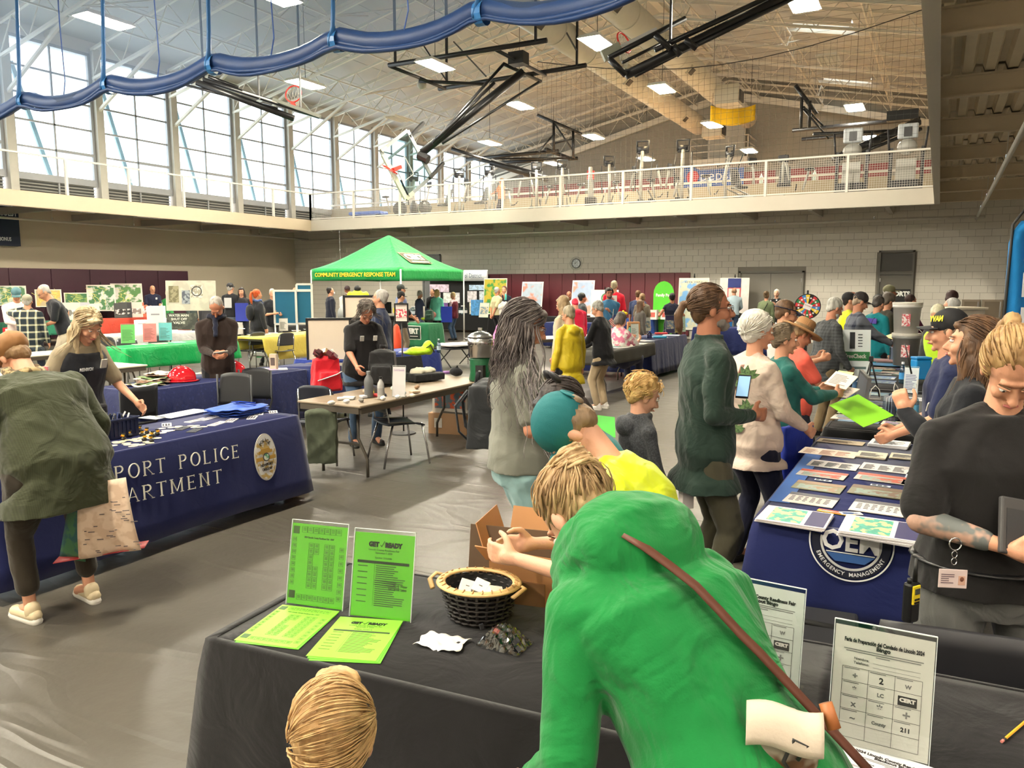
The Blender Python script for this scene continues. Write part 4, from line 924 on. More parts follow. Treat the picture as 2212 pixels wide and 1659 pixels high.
def lay(lbl,px,rz,n,kind):
    c=sum((pz(x,y,.753) for x,y in px),V())/4
    for i in range(n): 
        t=doc(lbl+('' if i==n-1 else ', sheet %s from the cloth'%('first','second','third')[i]),(c.x+(.006*(n-1-i)),c.y-.005*(n-1-i),.7545+.0014*i),.216,.279,rz+(.03*(n-1-i)),LG if i==n-1 else (104,200,40),style='none',th=.0012,cat='flyer',name='flyer')
    gflyer(Matrix.Identity(4),t,kind,(92,140,50) if kind=='map' else (86,120,44),z1=.0009,f=0)
lay('lime green map flyers lying before the left holder',((505,1382),(608,1308),(737,1325),(640,1402)),r1+.05,2,'map')
lay('lime green GET READY flyers fanned before the right holder',((643,1412),(762,1335),(877,1345),(795,1438)),r2+.12,3,'sched')
# crumpled receipt
c=pz(955,1390,.753); t=MB().grid(lambda u,v:((u-.5)*.15+.006*math.sin(v*7),(v-.5)*.1,.006+.006*math.sin(u*9+v*5)*math.cos(v*8)+.003*math.sin(u*21)),18,12).build('crumpled_note',M((226,220,214),rough=.6,pat='noise',c2=(210,203,198),ps=30),None,True,solid=.0006); t.location=c; t.rotation_euler=(0,0,.1); tag(t,'crumpled white paper lying between the flyers and the basket','paper')
# basket
c=pz(1035,1333,.755); BC=c.copy(); t=thing('basket','dark woven basket with a pale rim holding small white boxes','basket',c,.15); wk=M((30,24,22),rough=.55,var=.2,vs=30)
for j in range(7):
    z0=.004+j*.0165; b=MB(); n=44; rr=.098+.03*(z0/.12)
    pts=[((rr+.004*math.cos(PI*(i+j)*1.0))*math.cos(2*PI*i/n),(rr+.004*math.cos(PI*(i+j)))*.86*math.sin(2*PI*i/n),z0+.007) for i in range(n+1)]
    b.tube(pts,.0078,6,flat=.55); b.build('weave_band',wk,t,True)
for i in range(22):
    an=2*PI*(i+.5)/22; MB().tube([((.097+.031*k/4)*math.cos(an),(.097+.031*k/4)*.86*math.sin(an),.002+k*.029) for k in range(5)],.006,6,flat=.5).build('stake',wk,t,True)
MB().lathe([(.001,.004),(.09,.004),(.118,.115)],n=24,cap=False).build('liner',M((16,14,16),rough=.9),t,True).scale=(1,.86,1)
rim=M((205,168,112),rough=.55,var=.12,vs=40,stretch=(1,1,6))
for rr,zz in ((.134,.122),(.124,.124)): MB().tube([(rr*math.cos(2*PI*i/40),rr*.86*math.sin(2*PI*i/40),zz) for i in range(41)],.011,6,flat=.5).build('rim',rim,t,True)
for i in range(26):
    an=2*PI*i/26; MB().tube([(.122*math.cos(an),.122*.86*math.sin(an),.112),(.142*math.cos(an+.04),.142*.86*math.sin(an+.04),.122),(.122*math.cos(an+.08),.122*.86*math.sin(an+.08),.134)],.0024,5).build('lashing',M((170,128,74),rough=.6),t,True)
MB().tube([(-.13,.03,.115),(-.165,.02,.125),(-.17,-.02,.118),(-.14,-.06,.105)],[.009]*4,6,flat=.6).build('handle',rim,t,True); MB().tube([(.13,.03,.115),(.16,.0,.12),(.14,-.06,.11)],.009,6,flat=.6).build('handle',rim,t,True)
for i,(x,y,z,r,nm) in enumerate(((-.05,.0,.085,.5,'left'),(.0,.01,.092,.2,'middle'),(.06,-.005,.085,1.0,'right'))):
    q=thing('small_box','small white carton poking out of the basket, %s one of three'%nm,'box',c+V((x,y,z)),r,None,rot=(.6,.3,r)); MB().box((0,0,0),(.05,.05,.05)).build('carton',M((226,216,206),rough=.6),q,bevel=.002); MB().box((0,0,.0256),(.012,.003,.0006)).build('print',m_grey,q)
# plastic bag heap
c=pz(1090,1392,.755); q=MB(); rnd=random.Random(2)
for i in range(26): q.sph((rnd.gauss(0,.035),rnd.gauss(0,.024),.02+abs(rnd.gauss(0,.014))),(.012+rnd.random()*.02,.01+rnd.random()*.02,.01+rnd.random()*.02),None,7,5)
t=thing('plastic_bag','clear crinkled plastic bag of dark bits beside the basket','bag',c); MB().grid(lambda u,v:((u-.5)*.15,(v-.5)*.11,max(.002,.062*(1-(2*u-1)**2)*(1-(2*v-1)**2)+.008*math.sin(u*31+v*9)*math.cos(v*27-u*12))),26,20).build('film',glassm((200,205,210),.5,.06),t,False)
q=MB(); 
for i in range(40): q.box((rnd.gauss(0,.028),rnd.gauss(0,.018),.012+abs(rnd.gauss(0,.01))),(.016,.012,.01),rot=Euler((rnd.random()*3,rnd.random()*3,0)).to_matrix())
o=q.build('dark_bits',M((34,34,38),rough=.35),t); o['kind']='stuff'; MB().box((-.03,.0,.035),(.018,.014,.012),rot=Euler((.4,.5,.2)).to_matrix()).build('red_bit',M((230,60,50),rough=.4),t)
# open cardboard boxes behind
t=box_thing('open cardboard box being unpacked at the far edge of the black table',(-1.2,2.38,.753),(.28,.18,.14),.1,(176,124,80),'cardboard_box','box',True)
for (a,b,c_,d) in (((-.15,-.1,.14),(.15,-.1,.14),(.17,-.17,.2),(-.16,-.17,.21)),((-.15,.1,.14),(-.15,-.1,.14),(-.2,-.08,.26),(-.2,.1,.28)),((-.15,.1,.14),(.15,.1,.14),(.15,.15,.27),(-.15,.15,.27))):
    MB().add([a,b,c_,d],[(0,1,2,3)]).build('flap',M((182,130,86),rough=.8),t,solid=.004)
t=thing('cardboard_flap_box','low brown box with a dark raised lid standing right behind the basket','box',(BC.x+.0,BC.y+.19,.753),.2); MB().box((0,0,.04),(.3,.09,.08)).build('carton',M((130,92,60),rough=.8),t); MB(Matrix.Translation((0,.03,.07))@Matrix.Rotation(R(80),4,'X')).box((0,.085,.0),(.31,.17,.005)).build('lid',M((92,72,54),rough=.8),t)
# bingo signs on the right black table
a=pz(1785,1597,.754);b=pz(2008,1661,.754); rz_=math.atan2(b.y-a.y,b.x-a.x)
t,T,pp=stand('acrylic holder with the Spanish bingo sheet',(a+b)/2,.216,.285,rz_+.05,(214,208,202),'none',tilt=8)
ink=M((36,34,36)); gi=M((120,118,118)); z1=.0013
def bingo(T,pp,head,sub,lines,words=None):
    text(head,.0135,ink,pp,T@Matrix.Translation((0,.108,z1)),width=.17,ext=.0003,bold=.0006); text(sub,.0135,ink,pp,T@Matrix.Translation((0,.097,z1)),ext=.0003,bold=.0006)
    m=MB(T)
    for i,y in enumerate((.087,.082,.077)): m.box((0,y,z1),((.17,.16,.03)[i],.002,.0004))
    m.build('small_print',gi,pp)
    for s_,y in zip(lines,(.066,.056)): text(s_,.009,ink,pp,T@Matrix.Translation((-.045,y,z1)),ext=.0003); MB(T).box((.03,y-.004,z1),(.1,.0006,.0004)).build('rule',gi,pp)
    m=MB(T)
    for i in range(4): m.box((-.085+i*.0567,-.04,z1),(.0007,.168,.0004))
    for j in range(6):
        m.box((0,.044-j*.0336,z1),(.17,.0007,.0004))
    m.build('grid_lines',ink,pp)
    L_=[('+',.02),('2',.02),('W',.012),('*',.02),('LC',.012),('CERT',.014),('x',.02),('*',.03),('+',.03),('~',.02),('County',.01),('211',.014)]
    for k,(s_,z_) in enumerate(L_):
        i=k%3;j=k//3; cx=-.0567+i*.0567; cy=.026-j*.0336
        if k==5: MB(T).box((cx,cy-.002,z1),(.04,.022,.0004)).build('logo_panel',ink,pp); text('CERT',.012,M((205,200,196)),pp,T@Matrix.Translation((cx,cy,z1+.0004)),width=.034,ext=.0003,bold=.0008); continue
        text(s_,z_,ink if k in (1,11) else gi,pp,T@Matrix.Translation((cx,cy-.002,z1)),ext=.0003,bold=.0006); MB(T).box((cx-.008,cy+.0145,z1),(.034,.0016,.0004)).build('caption',gi,pp)
bingo(T,pp,'Feria de Preparación del Condado de Lincoln 2024','Bingo',('Nombre:','Teléfono:'))
a=pz(1590,1480,.754);b=pz(1712,1512,.754)
t,T,pp=stand('acrylic holder with a white fair sheet, half hidden behind the green hoodie',(a+b)/2+V((-.02,.0,0)),.216,.285,rz_,(206,208,204),'none',tilt=8)
bingo(T,pp,'2024 Lincoln County Readiness Fair','Blackout Bingo',('Name:','Phone:'))
c=pz(1900,1700,.754); 
for i in range(2): t=doc('white blackout bingo sheet at the bottom edge'+(', on top' if i else ', underneath'),(c.x+.01*i,c.y-.01+.01*i,.7555+.0016*i),.216,.279,rz_-.12+.04*i,(222,220,222),style='none',th=.0014,name='bingo_sheet',cat='sheet')
bingo(Matrix.Identity(4)@Matrix.Translation((0,0,-.0004)),t,'2024 Lincoln County Readiness Fair','Blackout Bingo',('Name:','Phone:'))
c=pz(2193,1577,.758); t=thing('pencil','yellow pencil on the black cloth at the right edge','pencil',c,math.atan2(.09,.04)); MB().cyl((-.06,0,0),(.1,0,0),.0036,n=6).build('barrel',M((226,168,50),rough=.4),t); MB().cyl((-.072,0,0),(-.06,0,0),.0036,n=8).build('ferrule',m_chrome,t); MB().cyl((-.082,0,0),(-.072,0,0),.0034,n=8).build('eraser',M((214,130,120)),t)
# ================================================================= POLICE TABLE
PX0,PX1,PY0,PY1=-5.47,-4.73,2.42,4.86
table('folding table under the navy police cloth',PX1,PY0,2.44,.74,R(90)); 
pc=cloth((22,30,82),rough=.75,bs=300,wr=.004); cl=drape('navy police department tablecloth with white lettering',PX1,PY0,2.44,.74,R(90),.75,pc,(.66,.66,.5,.66),.004,.055,seed=2,k=4)
# serif letters drawn from strokes
def glyphs(s):
    L={'P':[('v',.1),('bowl',.1,.5,1.0)],'R':[('v',.1),('bowl',.1,.5,1.0),('d',.3,.5,.75,0)],'T':[('v',.38),('h',.0,.76,1.0)],'L':[('v',.12),('h',.0,.6,0)],'I':[('v',.12)],'E':[('v',.12),('h',.05,.6,1.0),('h',.12,.5,.52),('h',.05,.64,0)],'O':[('o',)],'C':[('c',)],'A':[('d',.02,0,.36,1),('d',.36,1,.72,0),('h',.14,.58,.35)],'M':[('v',.1),('v',.9),('d',.1,1,.5,.1),('d',.5,.1,.9,1)],'N':[('v',.1),('v',.72),('d',.1,1,.72,0)],'W':[('d',0,1,.25,0),('d',.25,0,.5,1),('d',.5,1,.75,0),('d',.75,0,1,1)],'D':[('v',.1),('bowl',.1,0,1.0)]}
    Wd={'I':.3,'O':.85,'C':.8,'M':1.05,'W':1.05,' ':.55,'T':.78,'A':.78,'N':.85}
    return L.get(s,[]),Wd.get(s,.72)
def serif(txt,h,T,par,mat,gap=.32):
    x=0
    for ch in txt:
        g,wd=glyphs(ch); m=MB(T@Matrix.Translation((x*h,0,0))@Matrix.Scale(h,4)); th=.13; tn=.07; z=.012
        for e in g:
            if e[0]=='v': m.box((e[1],.5,0),(th,1,z)); m.box((e[1],.02,0),(.28,.045,z)); m.box((e[1],.98,0),(.28,.045,z))
            if e[0]=='h': m.box(((e[1]+e[2])/2,e[3]*.95+.025,0),(e[2]-e[1],.055,z)); m.box((e[2],e[3]*.9+.05,0),(.05,.16,z))
            if e[0]=='d':
                up=e[4]>e[2]; m.bar((e[1],e[2],0),(e[3],e[4],0),z,(tn if up else th)); 
                for (px_,py_) in ((e[1],e[2]),(e[3],e[4])):
                    if ch in 'AR' and py_<.05 or ch=='W' and py_>.9: m.box((px_,.02 if py_<.5 else .98,0),(.24,.045,z))
            if e[0]=='bowl':
                x0,y0,y1=e[1:]; c=(y0+y1)/2; r=(y1-y0)/2; m.tube([(x0+(.25 if y0 else .2)+ (r*1.0 if y0 else .42)*math.cos(a),c+(r-.035)*math.sin(a),0) for a in [-PI/2+PI*i/12 for i in range(13)]],[.04+.025*math.cos(a) for a in [-PI/2+PI*i/12 for i in range(13)]],6); 
                m.box((x0+.15,y1-.035,0),(.25,.06,z)).box((x0+.15,y0+.035,0),(.25,.06,z))
            if e[0] in 'oc':
                n=20; rng=range(n+1) if e[0]=='o' else range(2,n-1); A_=[2*PI*i/n for i in rng]; m.tube([(.43+.39*math.cos(a),.5+.47*math.sin(a),0) for a in A_],[.035+.032*abs(math.cos(a)) for a in A_],6)
        if g: m.build('letter_%s'%ch.lower(),mat,par)
        x+=wd+gap
    return x*h
wl=M((232,228,216),rough=.6); clh=bpy.data.objects.new('lettering',None); COL.objects.link(clh); clh.parent=cl; clh.matrix_parent_inverse=Matrix.Rotation(R(-90),4,'Z')@Matrix.Translation((-PX1,-PY0,0))
# plane of the front drape: leans outward by fl at the hem
def pface(px_,py_): # pixel -> point on the front drape, slightly proud
    r=ray(px_,py_); k=.055/.65; # x = PX1+.02+ k*(.75-z)+.004
    tt=(PX1+.026+k*(.75-HC)-0)/(r.x+k*r.z) if 0 else None
    # solve x(t) = PX1+.03+k*(.75-z(t))
    t_=(PX1+.034+k*(.75-HC))/(r.x+k*r.z); return V((0,0,HC))+r*t_
def serif_line(txt,pa,pb,hh):
    a=pface(*pa); b=pface(*pb); d=(b-a); sc=d.length; 
    w0=sum(glyphs(c)[1]+.32 for c in txt)-.32
    h=sc/w0; k=V((.055/.65,0,-1)).normalized()*-1
    Tb=basis(a,d,k); S_=Matrix.Diagonal((1,hh/h,1,1)); serif(txt,h,Tb@S_,clh,wl)
serif_line('NEWPORT POLICE',(140,1062),(517,988),.1); serif_line('DEPARTMENT',(178,1110),(480,1042),.1)
# police badge on the cloth
c=pface(573,987); Tb=basis(c,(0,1,0),(-.085,0,1)); bd=bpy.data.objects.new('badge_emblem',None); COL.objects.link(bd); bd.parent=cl; bd.matrix_parent_inverse=clh.matrix_parent_inverse.copy()
def disc(T,rx,ry,z,th,mat,name,par,n=40): MB(T).prism([(rx*math.cos(2*PI*i/n),ry*math.sin(2*PI*i/n)) for i in range(n)],th,Matrix.Translation((0,0,z))).build(name,mat,par)
disc(Tb,.115,.19,0,.006,M((206,202,196),rough=.35,metal=.2),'shield_rim',bd); disc(Tb,.106,.178,.005,.003,M((216,214,212),rough=.4,pat='noise',c2=(186,158,96),ps=26),'shield_field',bd)
gd=M((176,138,64),rough=.4); MB(Tb).box((0,-.01,.009),(.2,.03,.003)).box((0,.045,.009),(.14,.02,.003)).build('gold_band',gd,bd)
MB(Tb).prism([(-.07,.03),(.07,.03),(.04,.07),(-.04,.07)],.004,Matrix.Translation((0,0,.007))).build('dome',gd,bd); disc(Tb@Matrix.Translation((0,0,0)),.034,.034,.011,.003,M((60,60,66)),'seal_ring',bd); disc(Tb,.026,.026,.0135,.002,M((214,220,210),pat='noise',c2=(90,150,110),ps=30),'seal',bd)
def arc_text(s,size,T,r,a0,a1,mat,par,inward=False):
    n=len(s)
    for i,ch in enumerate(s):
        if ch==' ': continue
        a=a0+(a1-a0)*(i+.5)/n; x,y=r[0]*math.cos(a),r[1]*math.sin(a); text(ch,size,mat,par,T@Matrix.Translation((x,y,0))@Matrix.Rotation(a-PI/2 if not inward else a+PI/2,4,'Z'),ext=.001,bold=.0005)
arc_text('POLICE',.036,Tb@Matrix.Translation((0,.0,.01)),(.075,.135),R(135),R(45),M((40,34,30)),bd); text('NEWPORT',.03,M((40,34,30)),bd,Tb@Matrix.Translation((0,-.062,.01)),width=.13,bold=.0008); text('OREGON',.03,M((40,34,30)),bd,Tb@Matrix.Translation((0,-.098,.01)),width=.1,bold=.0008)
# things on the police table
c=pz(238,945,.755); t=thing('storage_bin','navy ribbed plastic bin of pens on the police table','bin',c,R(90)); bm=M((24,34,70),rough=.35)
b=MB(); b.box((0,0,.004),(.3,.2,.008)); 
for (cx_,cy_,wx,wy) in ((0,-.1,.32,.006),(0,.1,.32,.006),(-.155,0,.006,.2),(.155,0,.006,.2)): b.box((cx_,cy_,.07),(wx,wy,.14))
b.build('bin_body',bm,t); MB().tube([(-.165,-.11,.14),(.165,-.11,.14),(.165,.11,.14),(-.165,.11,.14),(-.165,-.11,.14)],.007,6).build('bin_rim',bm,t)
for i in range(9): MB().box((-.13+i*.033,-.106,.07),(.01,.006,.1)).build('rib',bm,t)
rn=random.Random(4)
for i in range(14):
    q=thing('pen','pen sticking up out of the navy bin','pen',c+V((rn.uniform(-.07,.07),rn.uniform(-.12,.12),.09)),0,'pens in the navy bin',rot=(rn.uniform(-.5,.5),rn.uniform(-.5,.5),0)); MB().cyl((0,0,-.05),(0,0,.09),.006,n=8).build('pen_body',M(rn.choice([(30,30,34),(200,200,205),(40,50,90)]),rough=.3),q,True)
def sticker(p,rz,i): 
    t=MB().prism([(.026*math.cos(a),.032*math.sin(a)) for a in [2*PI*k/14 for k in range(14)]],.0012).build('badge_sticker',M((216,204,176),rough=.4,pat='spots',c2=(170,150,110),ps=60)); t.location=p; t.rotation_euler=(0,0,rz); tag(t,'pale oval badge sticker spread on the navy police cloth','sticker','badge stickers on the police cloth')
rn=random.Random(9)
for i in range(46):
    u=rn.random(); x=rn.uniform(-5.02,-4.77); y=2.95+u*.75; sticker((x,y,.7535+rn.random()*.002),rn.random()*3,i)
for i in range(26): x=rn.uniform(-5.2,-4.95); y=rn.uniform(3.55,4.1); sticker((x,y,.7535+rn.random()*.002),rn.random()*3,i)
for i,(x,y) in enumerate(((267,948),(281,941),(307,940),(318,935),(330,943),(312,950),(327,952),(340,938),(303,930))):
    p=pz(x,y+3,.754); t=thing('rubber_duck','little yellow rubber duck in a black police cap on the navy cloth','toy duck',p,rn.random()*6,'rubber ducks on the police table'); MB().sph((0,0,.014),(.016,.02,.014)).build('duck_body',M((30,28,30),rough=.3),t,True); MB().sph((0,.004,.036),.0125).build('head',M((236,180,40),rough=.3),t,True); MB().sph((0,.018,.034),(.006,.006,.003)).build('beak',M((230,110,30)),t,True); MB().lathe([(.014,.042),(.013,.05),(.0,.052)],n=12).build('cap',M((18,18,22)),t)
for i,(x,y,w_) in enumerate(((425,908,.26),(455,903,.3),(470,915,.24),(395,925,.2),(420,930,.18),(500,908,.22),(545,902,.2),(560,893,.2),(590,890,.16),(360,918,.2))):
    p=pz(x,y,.755); dk=i in (3,4)
    t=doc('small heap of %s lanyard cards on the police cloth, %s'%('dark' if dk else 'white',('behind the rubber ducks','before the blue totes','nearest the lettering','left dark one','right dark one','right of centre','under the tote corner','far right','at the right corner','leftmost')[i]),p,.07,w_*.8,R(8+i*5),(60,60,64) if dk else (222,220,222),(60,60,70),'cols',th=.006,name='card_stack',cat='cards')
for i in range(4):
    c=pz(515,893-i,.756+.008*i); b=MB().grid(lambda u,v:((u-.5)*.36+.01*math.sin(v*6+i),(v-.5)*.4,.006+.01*math.sin(u*6+i)*math.cos(v*5)+.004*math.sin(u*17)),16,16); o=b.build('tote_bag',cloth((44,88,190),rough=.6),None,True,solid=.004); o.location=c+V((-.02,0,.012*i)); o.rotation_euler=(0,0,.1*i); tag(o,'royal blue tote bag lying flat on the police table, %s in its pile'%('lowest','second','third','topmost')[i],'bag'); 
    MB().tube([(-.08,.16,.02),(-.1,.1,.03),(0,.05,.045),(.1,.1,.03),(.08,.16,.02)],.012,6,flat=.25).build('handle',cloth((44,88,190)),o,True)
for i,(x,y,w_) in enumerate(((395,893,.45),(330,902,.12))): p=pz(x,y,.753); doc('white paper lying at the back edge of the police table, %s'%('long' if i==0 else 'small'),p,.2,w_,0.1,(228,228,230),style='none',name='paper',cat='paper')
for (x,y,l) in ((640,1050,'wooden foot of a stand peeking from under the police cloth'),): 
    p=pz(640,1068,0); t=thing('wooden_block',l,'block',p); MB().box((0,0,.05),(.12,.2,.1)).build('block',M((130,80,50),rough=.6),t,bevel=.006)
# ================================================================= TABLE WITH RED HELMETS
HX,HY0=-7.2,5.15; table('folding table under the navy cloth with the red helmets',HX,HY0,2.44,.76,R(90)); drape('navy patterned tablecloth under the red helmets',HX,HY0,2.44,.76,R(90),.75,cloth((30,38,84),pat='spots',c2=(36,46,98),ps=18),(.62,.62,.5,.62),.01,.06,seed=8)
table('second folding table right of the helmets',HX+.05,HY0+2.46,1.0,.76,R(90)); drape('plain navy tablecloth right of the red helmets',HX+.05,HY0+2.46,.6,.76,R(90),.748,cloth((28,38,88)),(.6,.6,.5,.1),.012,.06,seed=9)
def helmet(lbl,p,rz):
    t=thing('helmet',lbl,'helmet',p,rz); rm=M((206,24,38),rough=.12,coat=1,var=.03)
    b=MB(); b.lathe([(.135,.0),(.132,.03),(.12,.09),(.085,.135),(.04,.152),(.0,.156)],n=28); b.build('shell',rm,t,True).scale=(1,1.18,1)
    for k in range(3): a=-.5+.5*k; MB().tube([((.128*math.cos(u))*math.sin(a) if 0 else a*.09,.15*math.cos(u),.02+.142*math.sin(u)) for u in [PI*i/10 for i in range(11)]],.008,6,flat=.6).build('ridge',rm,t,True)
    n=24; vs=[]; 
    for i in range(n):
        a=2*PI*i/n; ex_=.03+.07*max(0,-math.sin(a))**2+.02*max(0,math.sin(a)); vs.append((.135*math.cos(a),.158*math.sin(a),.008)); 
    vo=[((.135+.03+.0*i)*math.cos(2*PI*i/n),(.158+.03+.075*max(0,-math.sin(2*PI*i/n))**2)*math.sin(2*PI*i/n),-.002) for i in range(n)]
    MB().loop([vs,vo],cap=False).build('brim',rm,t,True,solid=.005); MB().prism([(-.03,0),(.03,0),(.035,.05),(0,.075),(-.035,.05)],.006,Matrix.Translation((0,-.15,.03))@Matrix.Rotation(R(75),4,'X')).build('front_shield',M((240,232,230),rough=.3),t)
for (x,y,l) in ((393,822,'shiny red fire helmet beside the heap of paper bags'),(503,808,'shiny red fire helmet further right along the navy cloth')): helmet(l,pz(x,y,.765),R(-40))
for i in range(7):
    p=pz(330+i*7-14,832-i*2,.757); o=MB().grid(lambda u,v:((u-.5)*.34,(v-.5)*.34,.008+.016*math.sin(u*5+i)*math.cos(v*6+i)+.006*math.sin(u*19+v*7)),14,14).build('paper_bag',M(((196,176,146),(70,96,60),(120,84,60))[i%3],rough=.7,pat='noise',c2=((226,214,196),(120,140,90),(60,44,34))[i%3],ps=14),None,True,solid=.004); o.location=p+V((0,0,.012*i)); o.rotation_euler=(0,0,.5*i); tag(o,'printed shopping bag in the heap left of the red helmets, %s up'%('lowest','second','third','fourth','fifth','sixth','topmost')[i],'bag')
for i,(x,y,l) in enumerate(((450,805,'cream sheet between the two red helmets'),(475,800,'cream sheet just left of the right red helmet'),(545,802,'brochure heap right of the right red helmet'),(560,800,'pale brochure right of the helmets'),(595,797,'pale brochure by the small carton'))): doc(l,pz(x,y,.7545+i*.0006),.25,.3,.4+i*.5,(226,214,190) if i<2 else (222,214,206),(200,90,80),'text' if i<2 else 'photo',name='brochure',cat='brochure')
box_thing('narrow upright brochure carton at the right end of the helmet table',pz(592,797,.755),(.09,.06,.2),.3,(206,190,164),'carton','carton',panels=(('f',.06,.1,0,.1,(90,80,76)),))
# ================================================================= FIRST AID FOLDING TABLE
table('bare brown folding table with the red first aid backpack',-4.62,5.55,2.46,.78,R(90),.74,col=(140,124,104))
def bpk(lbl,c,rz,col,sc=1,stripe=None,name='backpack',open_=False,tilt=0):
    t=thing(name,lbl,'backpack',c,rz,rot=(0,tilt,rz)); m=cloth(col,rough=.6,wr=.02); b=MB(Matrix.Scale(sc,4))
    b.box((0,0,.19),(.33,.2,.37),taper=.82).box((0,-.12,.13),(.25,.1,.2),taper=.85).sph((.0,.0,.08),(.17,.12,.08),None,14,8).sph((0,0,.36),(.13,.08,.05),None,12,8)
    vox(b,'bag_body',m,t,.011,5,.006,14)
    if stripe: MB(Matrix.Scale(sc,4)).tube([(-.13,-.13,.14),(-.05,-.178,.17),(.06,-.175,.2),(.14,-.1,.22)],.022,8,flat=.3).build('reflective_stripe',M(stripe,rough=.3),t,True)
    MB(Matrix.Scale(sc,4)).tube([(-.03,.06,.38),(-.03,.05,.44),(.03,.05,.44),(.03,.06,.38)],.01,6).build('handle',m,t,True)
    for q in (-1,1): MB(Matrix.Scale(sc,4)).tube([(q*.07,.1,.34),(q*.09,.17,.25),(q*.09,.15,.1),(q*.08,.1,.05)],.018,6,flat=.4).build('strap',m,t,True)
    return t
c=pz(705,845,.75); t=bpk('red first aid backpack with a silver stripe, stuffed full, on the brown folding table',c,R(60),(196,22,40),.93,(200,200,200))
rn=random.Random(1)
for i in range(7): MB().box((rn.uniform(-.1,.1),rn.uniform(-.08,.05),.36+rn.random()*.05),(.08,.06,.05),rot=Euler((rn.random(),rn.random(),rn.random()*3)).to_matrix()).build('packet',M(rn.choice([(90,30,40),(60,30,34),(220,210,190),(180,150,110)]),rough=.25),t)
c=pz(797,858,.745); bottle('wide grey steel flask standing before the black polo woman',c,.26,.045,(96,98,100),(120,122,124),glass=False,name='flask',cat='flask')
c=pz(823,862,.745); bottle('slim silver travel mug beside the grey flask',c,.22,.034,(170,168,166),(26,26,28),glass=False,name='travel_mug',cat='mug',lab=(150,146,142))
a=pz(861,858,.745); stand('tall white sign card reading Go Kit Essentials on the brown table',a,.13,.3,R(20),(232,220,224),'none',title='Go-Kit Essentials',tilt=8,tc=.03,ink=(150,80,160))
c=pz(850,835,.745); t=bpk('open black backpack standing behind the white card',c+V((-.18,.05,0)),R(30),(24,24,26),1.0); 
c=pz(915,822,.745); t=thing('open_black_bag','black bag lying open with pale clothes spilling out','bag',c,R(70)); vox(MB().box((0,0,.05),(.42,.3,.09)),'bag_body',cloth((26,26,28)),t,.012,5,.006,12); vox(MB().sph((-.05,.02,.1),(.12,.09,.06)).sph((.08,.0,.11),(.09,.07,.05)),'clothes',cloth((196,190,170)),t,.012,2,.012,20)
MB().box((-.1,.17,.16),(.42,.02,.24),rot=Euler((-.3,0,0)).to_matrix()).build('bag_flap',cloth((26,26,28)),t,bevel=.008)
c=pz(985,812,.745); t=thing('black_pouch','small black tied pouch near the far end of the brown table','pouch',c); vox(MB().sph((0,0,.05),(.09,.07,.055)).cap2((0,0,.08),(.02,0,.12),.02,.015),'pouch',cloth((22,22,26)),t,.01,2,.006,14)
LB=['white bandage roll','clear bag of gauze','beige pill packet','folded white cloth pad','pale blue packet','brown paper packet','white tube of cream','foil blanket packet','flat white dressing','clear bag of cotton','tan rolled bandage','yellow first aid packet','grey plastic case','red and white packet','loose white card','pair of latex gloves','small white carton','purple cord bundle']
rn=random.Random(12)
for i,l in enumerate(LB):
    x=716+ (i*37)%190; y=874-(x-716)*.09-(i%3)*9
    if i==17: x,y=965,808
    if i==11: x,y=812,850
    c=pz(x,y,.745); w_=rn.uniform(.07,.15); t=thing('first_aid_item',l+' among the first aid things on the brown table','supplies',c,rn.random()*3); colr=[(226,222,214),(214,216,214),(206,190,166),(230,228,222),(190,208,220),(160,128,98),(232,232,232),(190,190,196),(228,224,220),(222,222,222),(204,180,150),(222,200,70),(120,116,112),(204,60,64),(222,226,214),(226,220,200),(226,224,220),(130,90,150)][i]
    if i%3==0: vox(MB().sph((0,0,.02),(w_*.5,w_*.35,.022)),'pack',M(colr,rough=.5),t,.008,1,.004,30)
    elif i%3==1: MB().box((0,0,.012),(w_,w_*.7,.024)).build('pack',M(colr,rough=.5),t,bevel=.006)
    else: MB().cyl((-w_*.4,0,.02),(w_*.4,0,.02),.02,n=12).build('roll',M(colr,rough=.5),t,True)
# chairs and cartons by the folding table
for (x,y,rz,l) in ((700,905,R(200),'dark chair with green fabric hung on it, behind the near end of the brown table'),(862,908,R(150),'dark chair with a yellow bag on its seat behind the brown table')):
    c=pz(x,y,.45); chair(l,c.x,c.y,rz,(36,40,52),None)
c=pz(868,872,.47); t=thing('yellow_bag','crumpled yellow-green bag lying on the chair seat','bag',c,.3); vox(MB().sph((0,0,.03),(.17,.09,.035)).sph((.05,.03,.04),(.1,.07,.03)),'bag',M((206,208,40),rough=.4),t,.011,2,.008,16)
c=pz(680,930,.5); t=thing('green_jacket','dull green jacket hanging over the chair','jacket',(c.x-.05,c.y+.15,.0),.5); vox(MB().box((0,0,.4),(.3,.09,.5)).sph((.0,0,.64),(.17,.06,.05)),'jacket',cloth((74,80,64)),t,.014,3,.014,12)
c=pz(963,942,0); t=box_thing('plain brown carton under the far end of the folding table',(c.x-.1,c.y+.32,0),(.5,.44,.26),R(14),(178,140,104),panels=(('f',.1,.12,-.12,.14,(222,216,204)),)); 
t=box_thing('colourful printed carton stacked on the brown carton',(c.x-.08,c.y+.34,.262),(.46,.4,.36),R(14),(196,190,180),panels=(('f',.4,.28,0,.2,(90,110,120)),('r',.34,.28,0,.2,(190,96,50))),pr=(206,90,50))
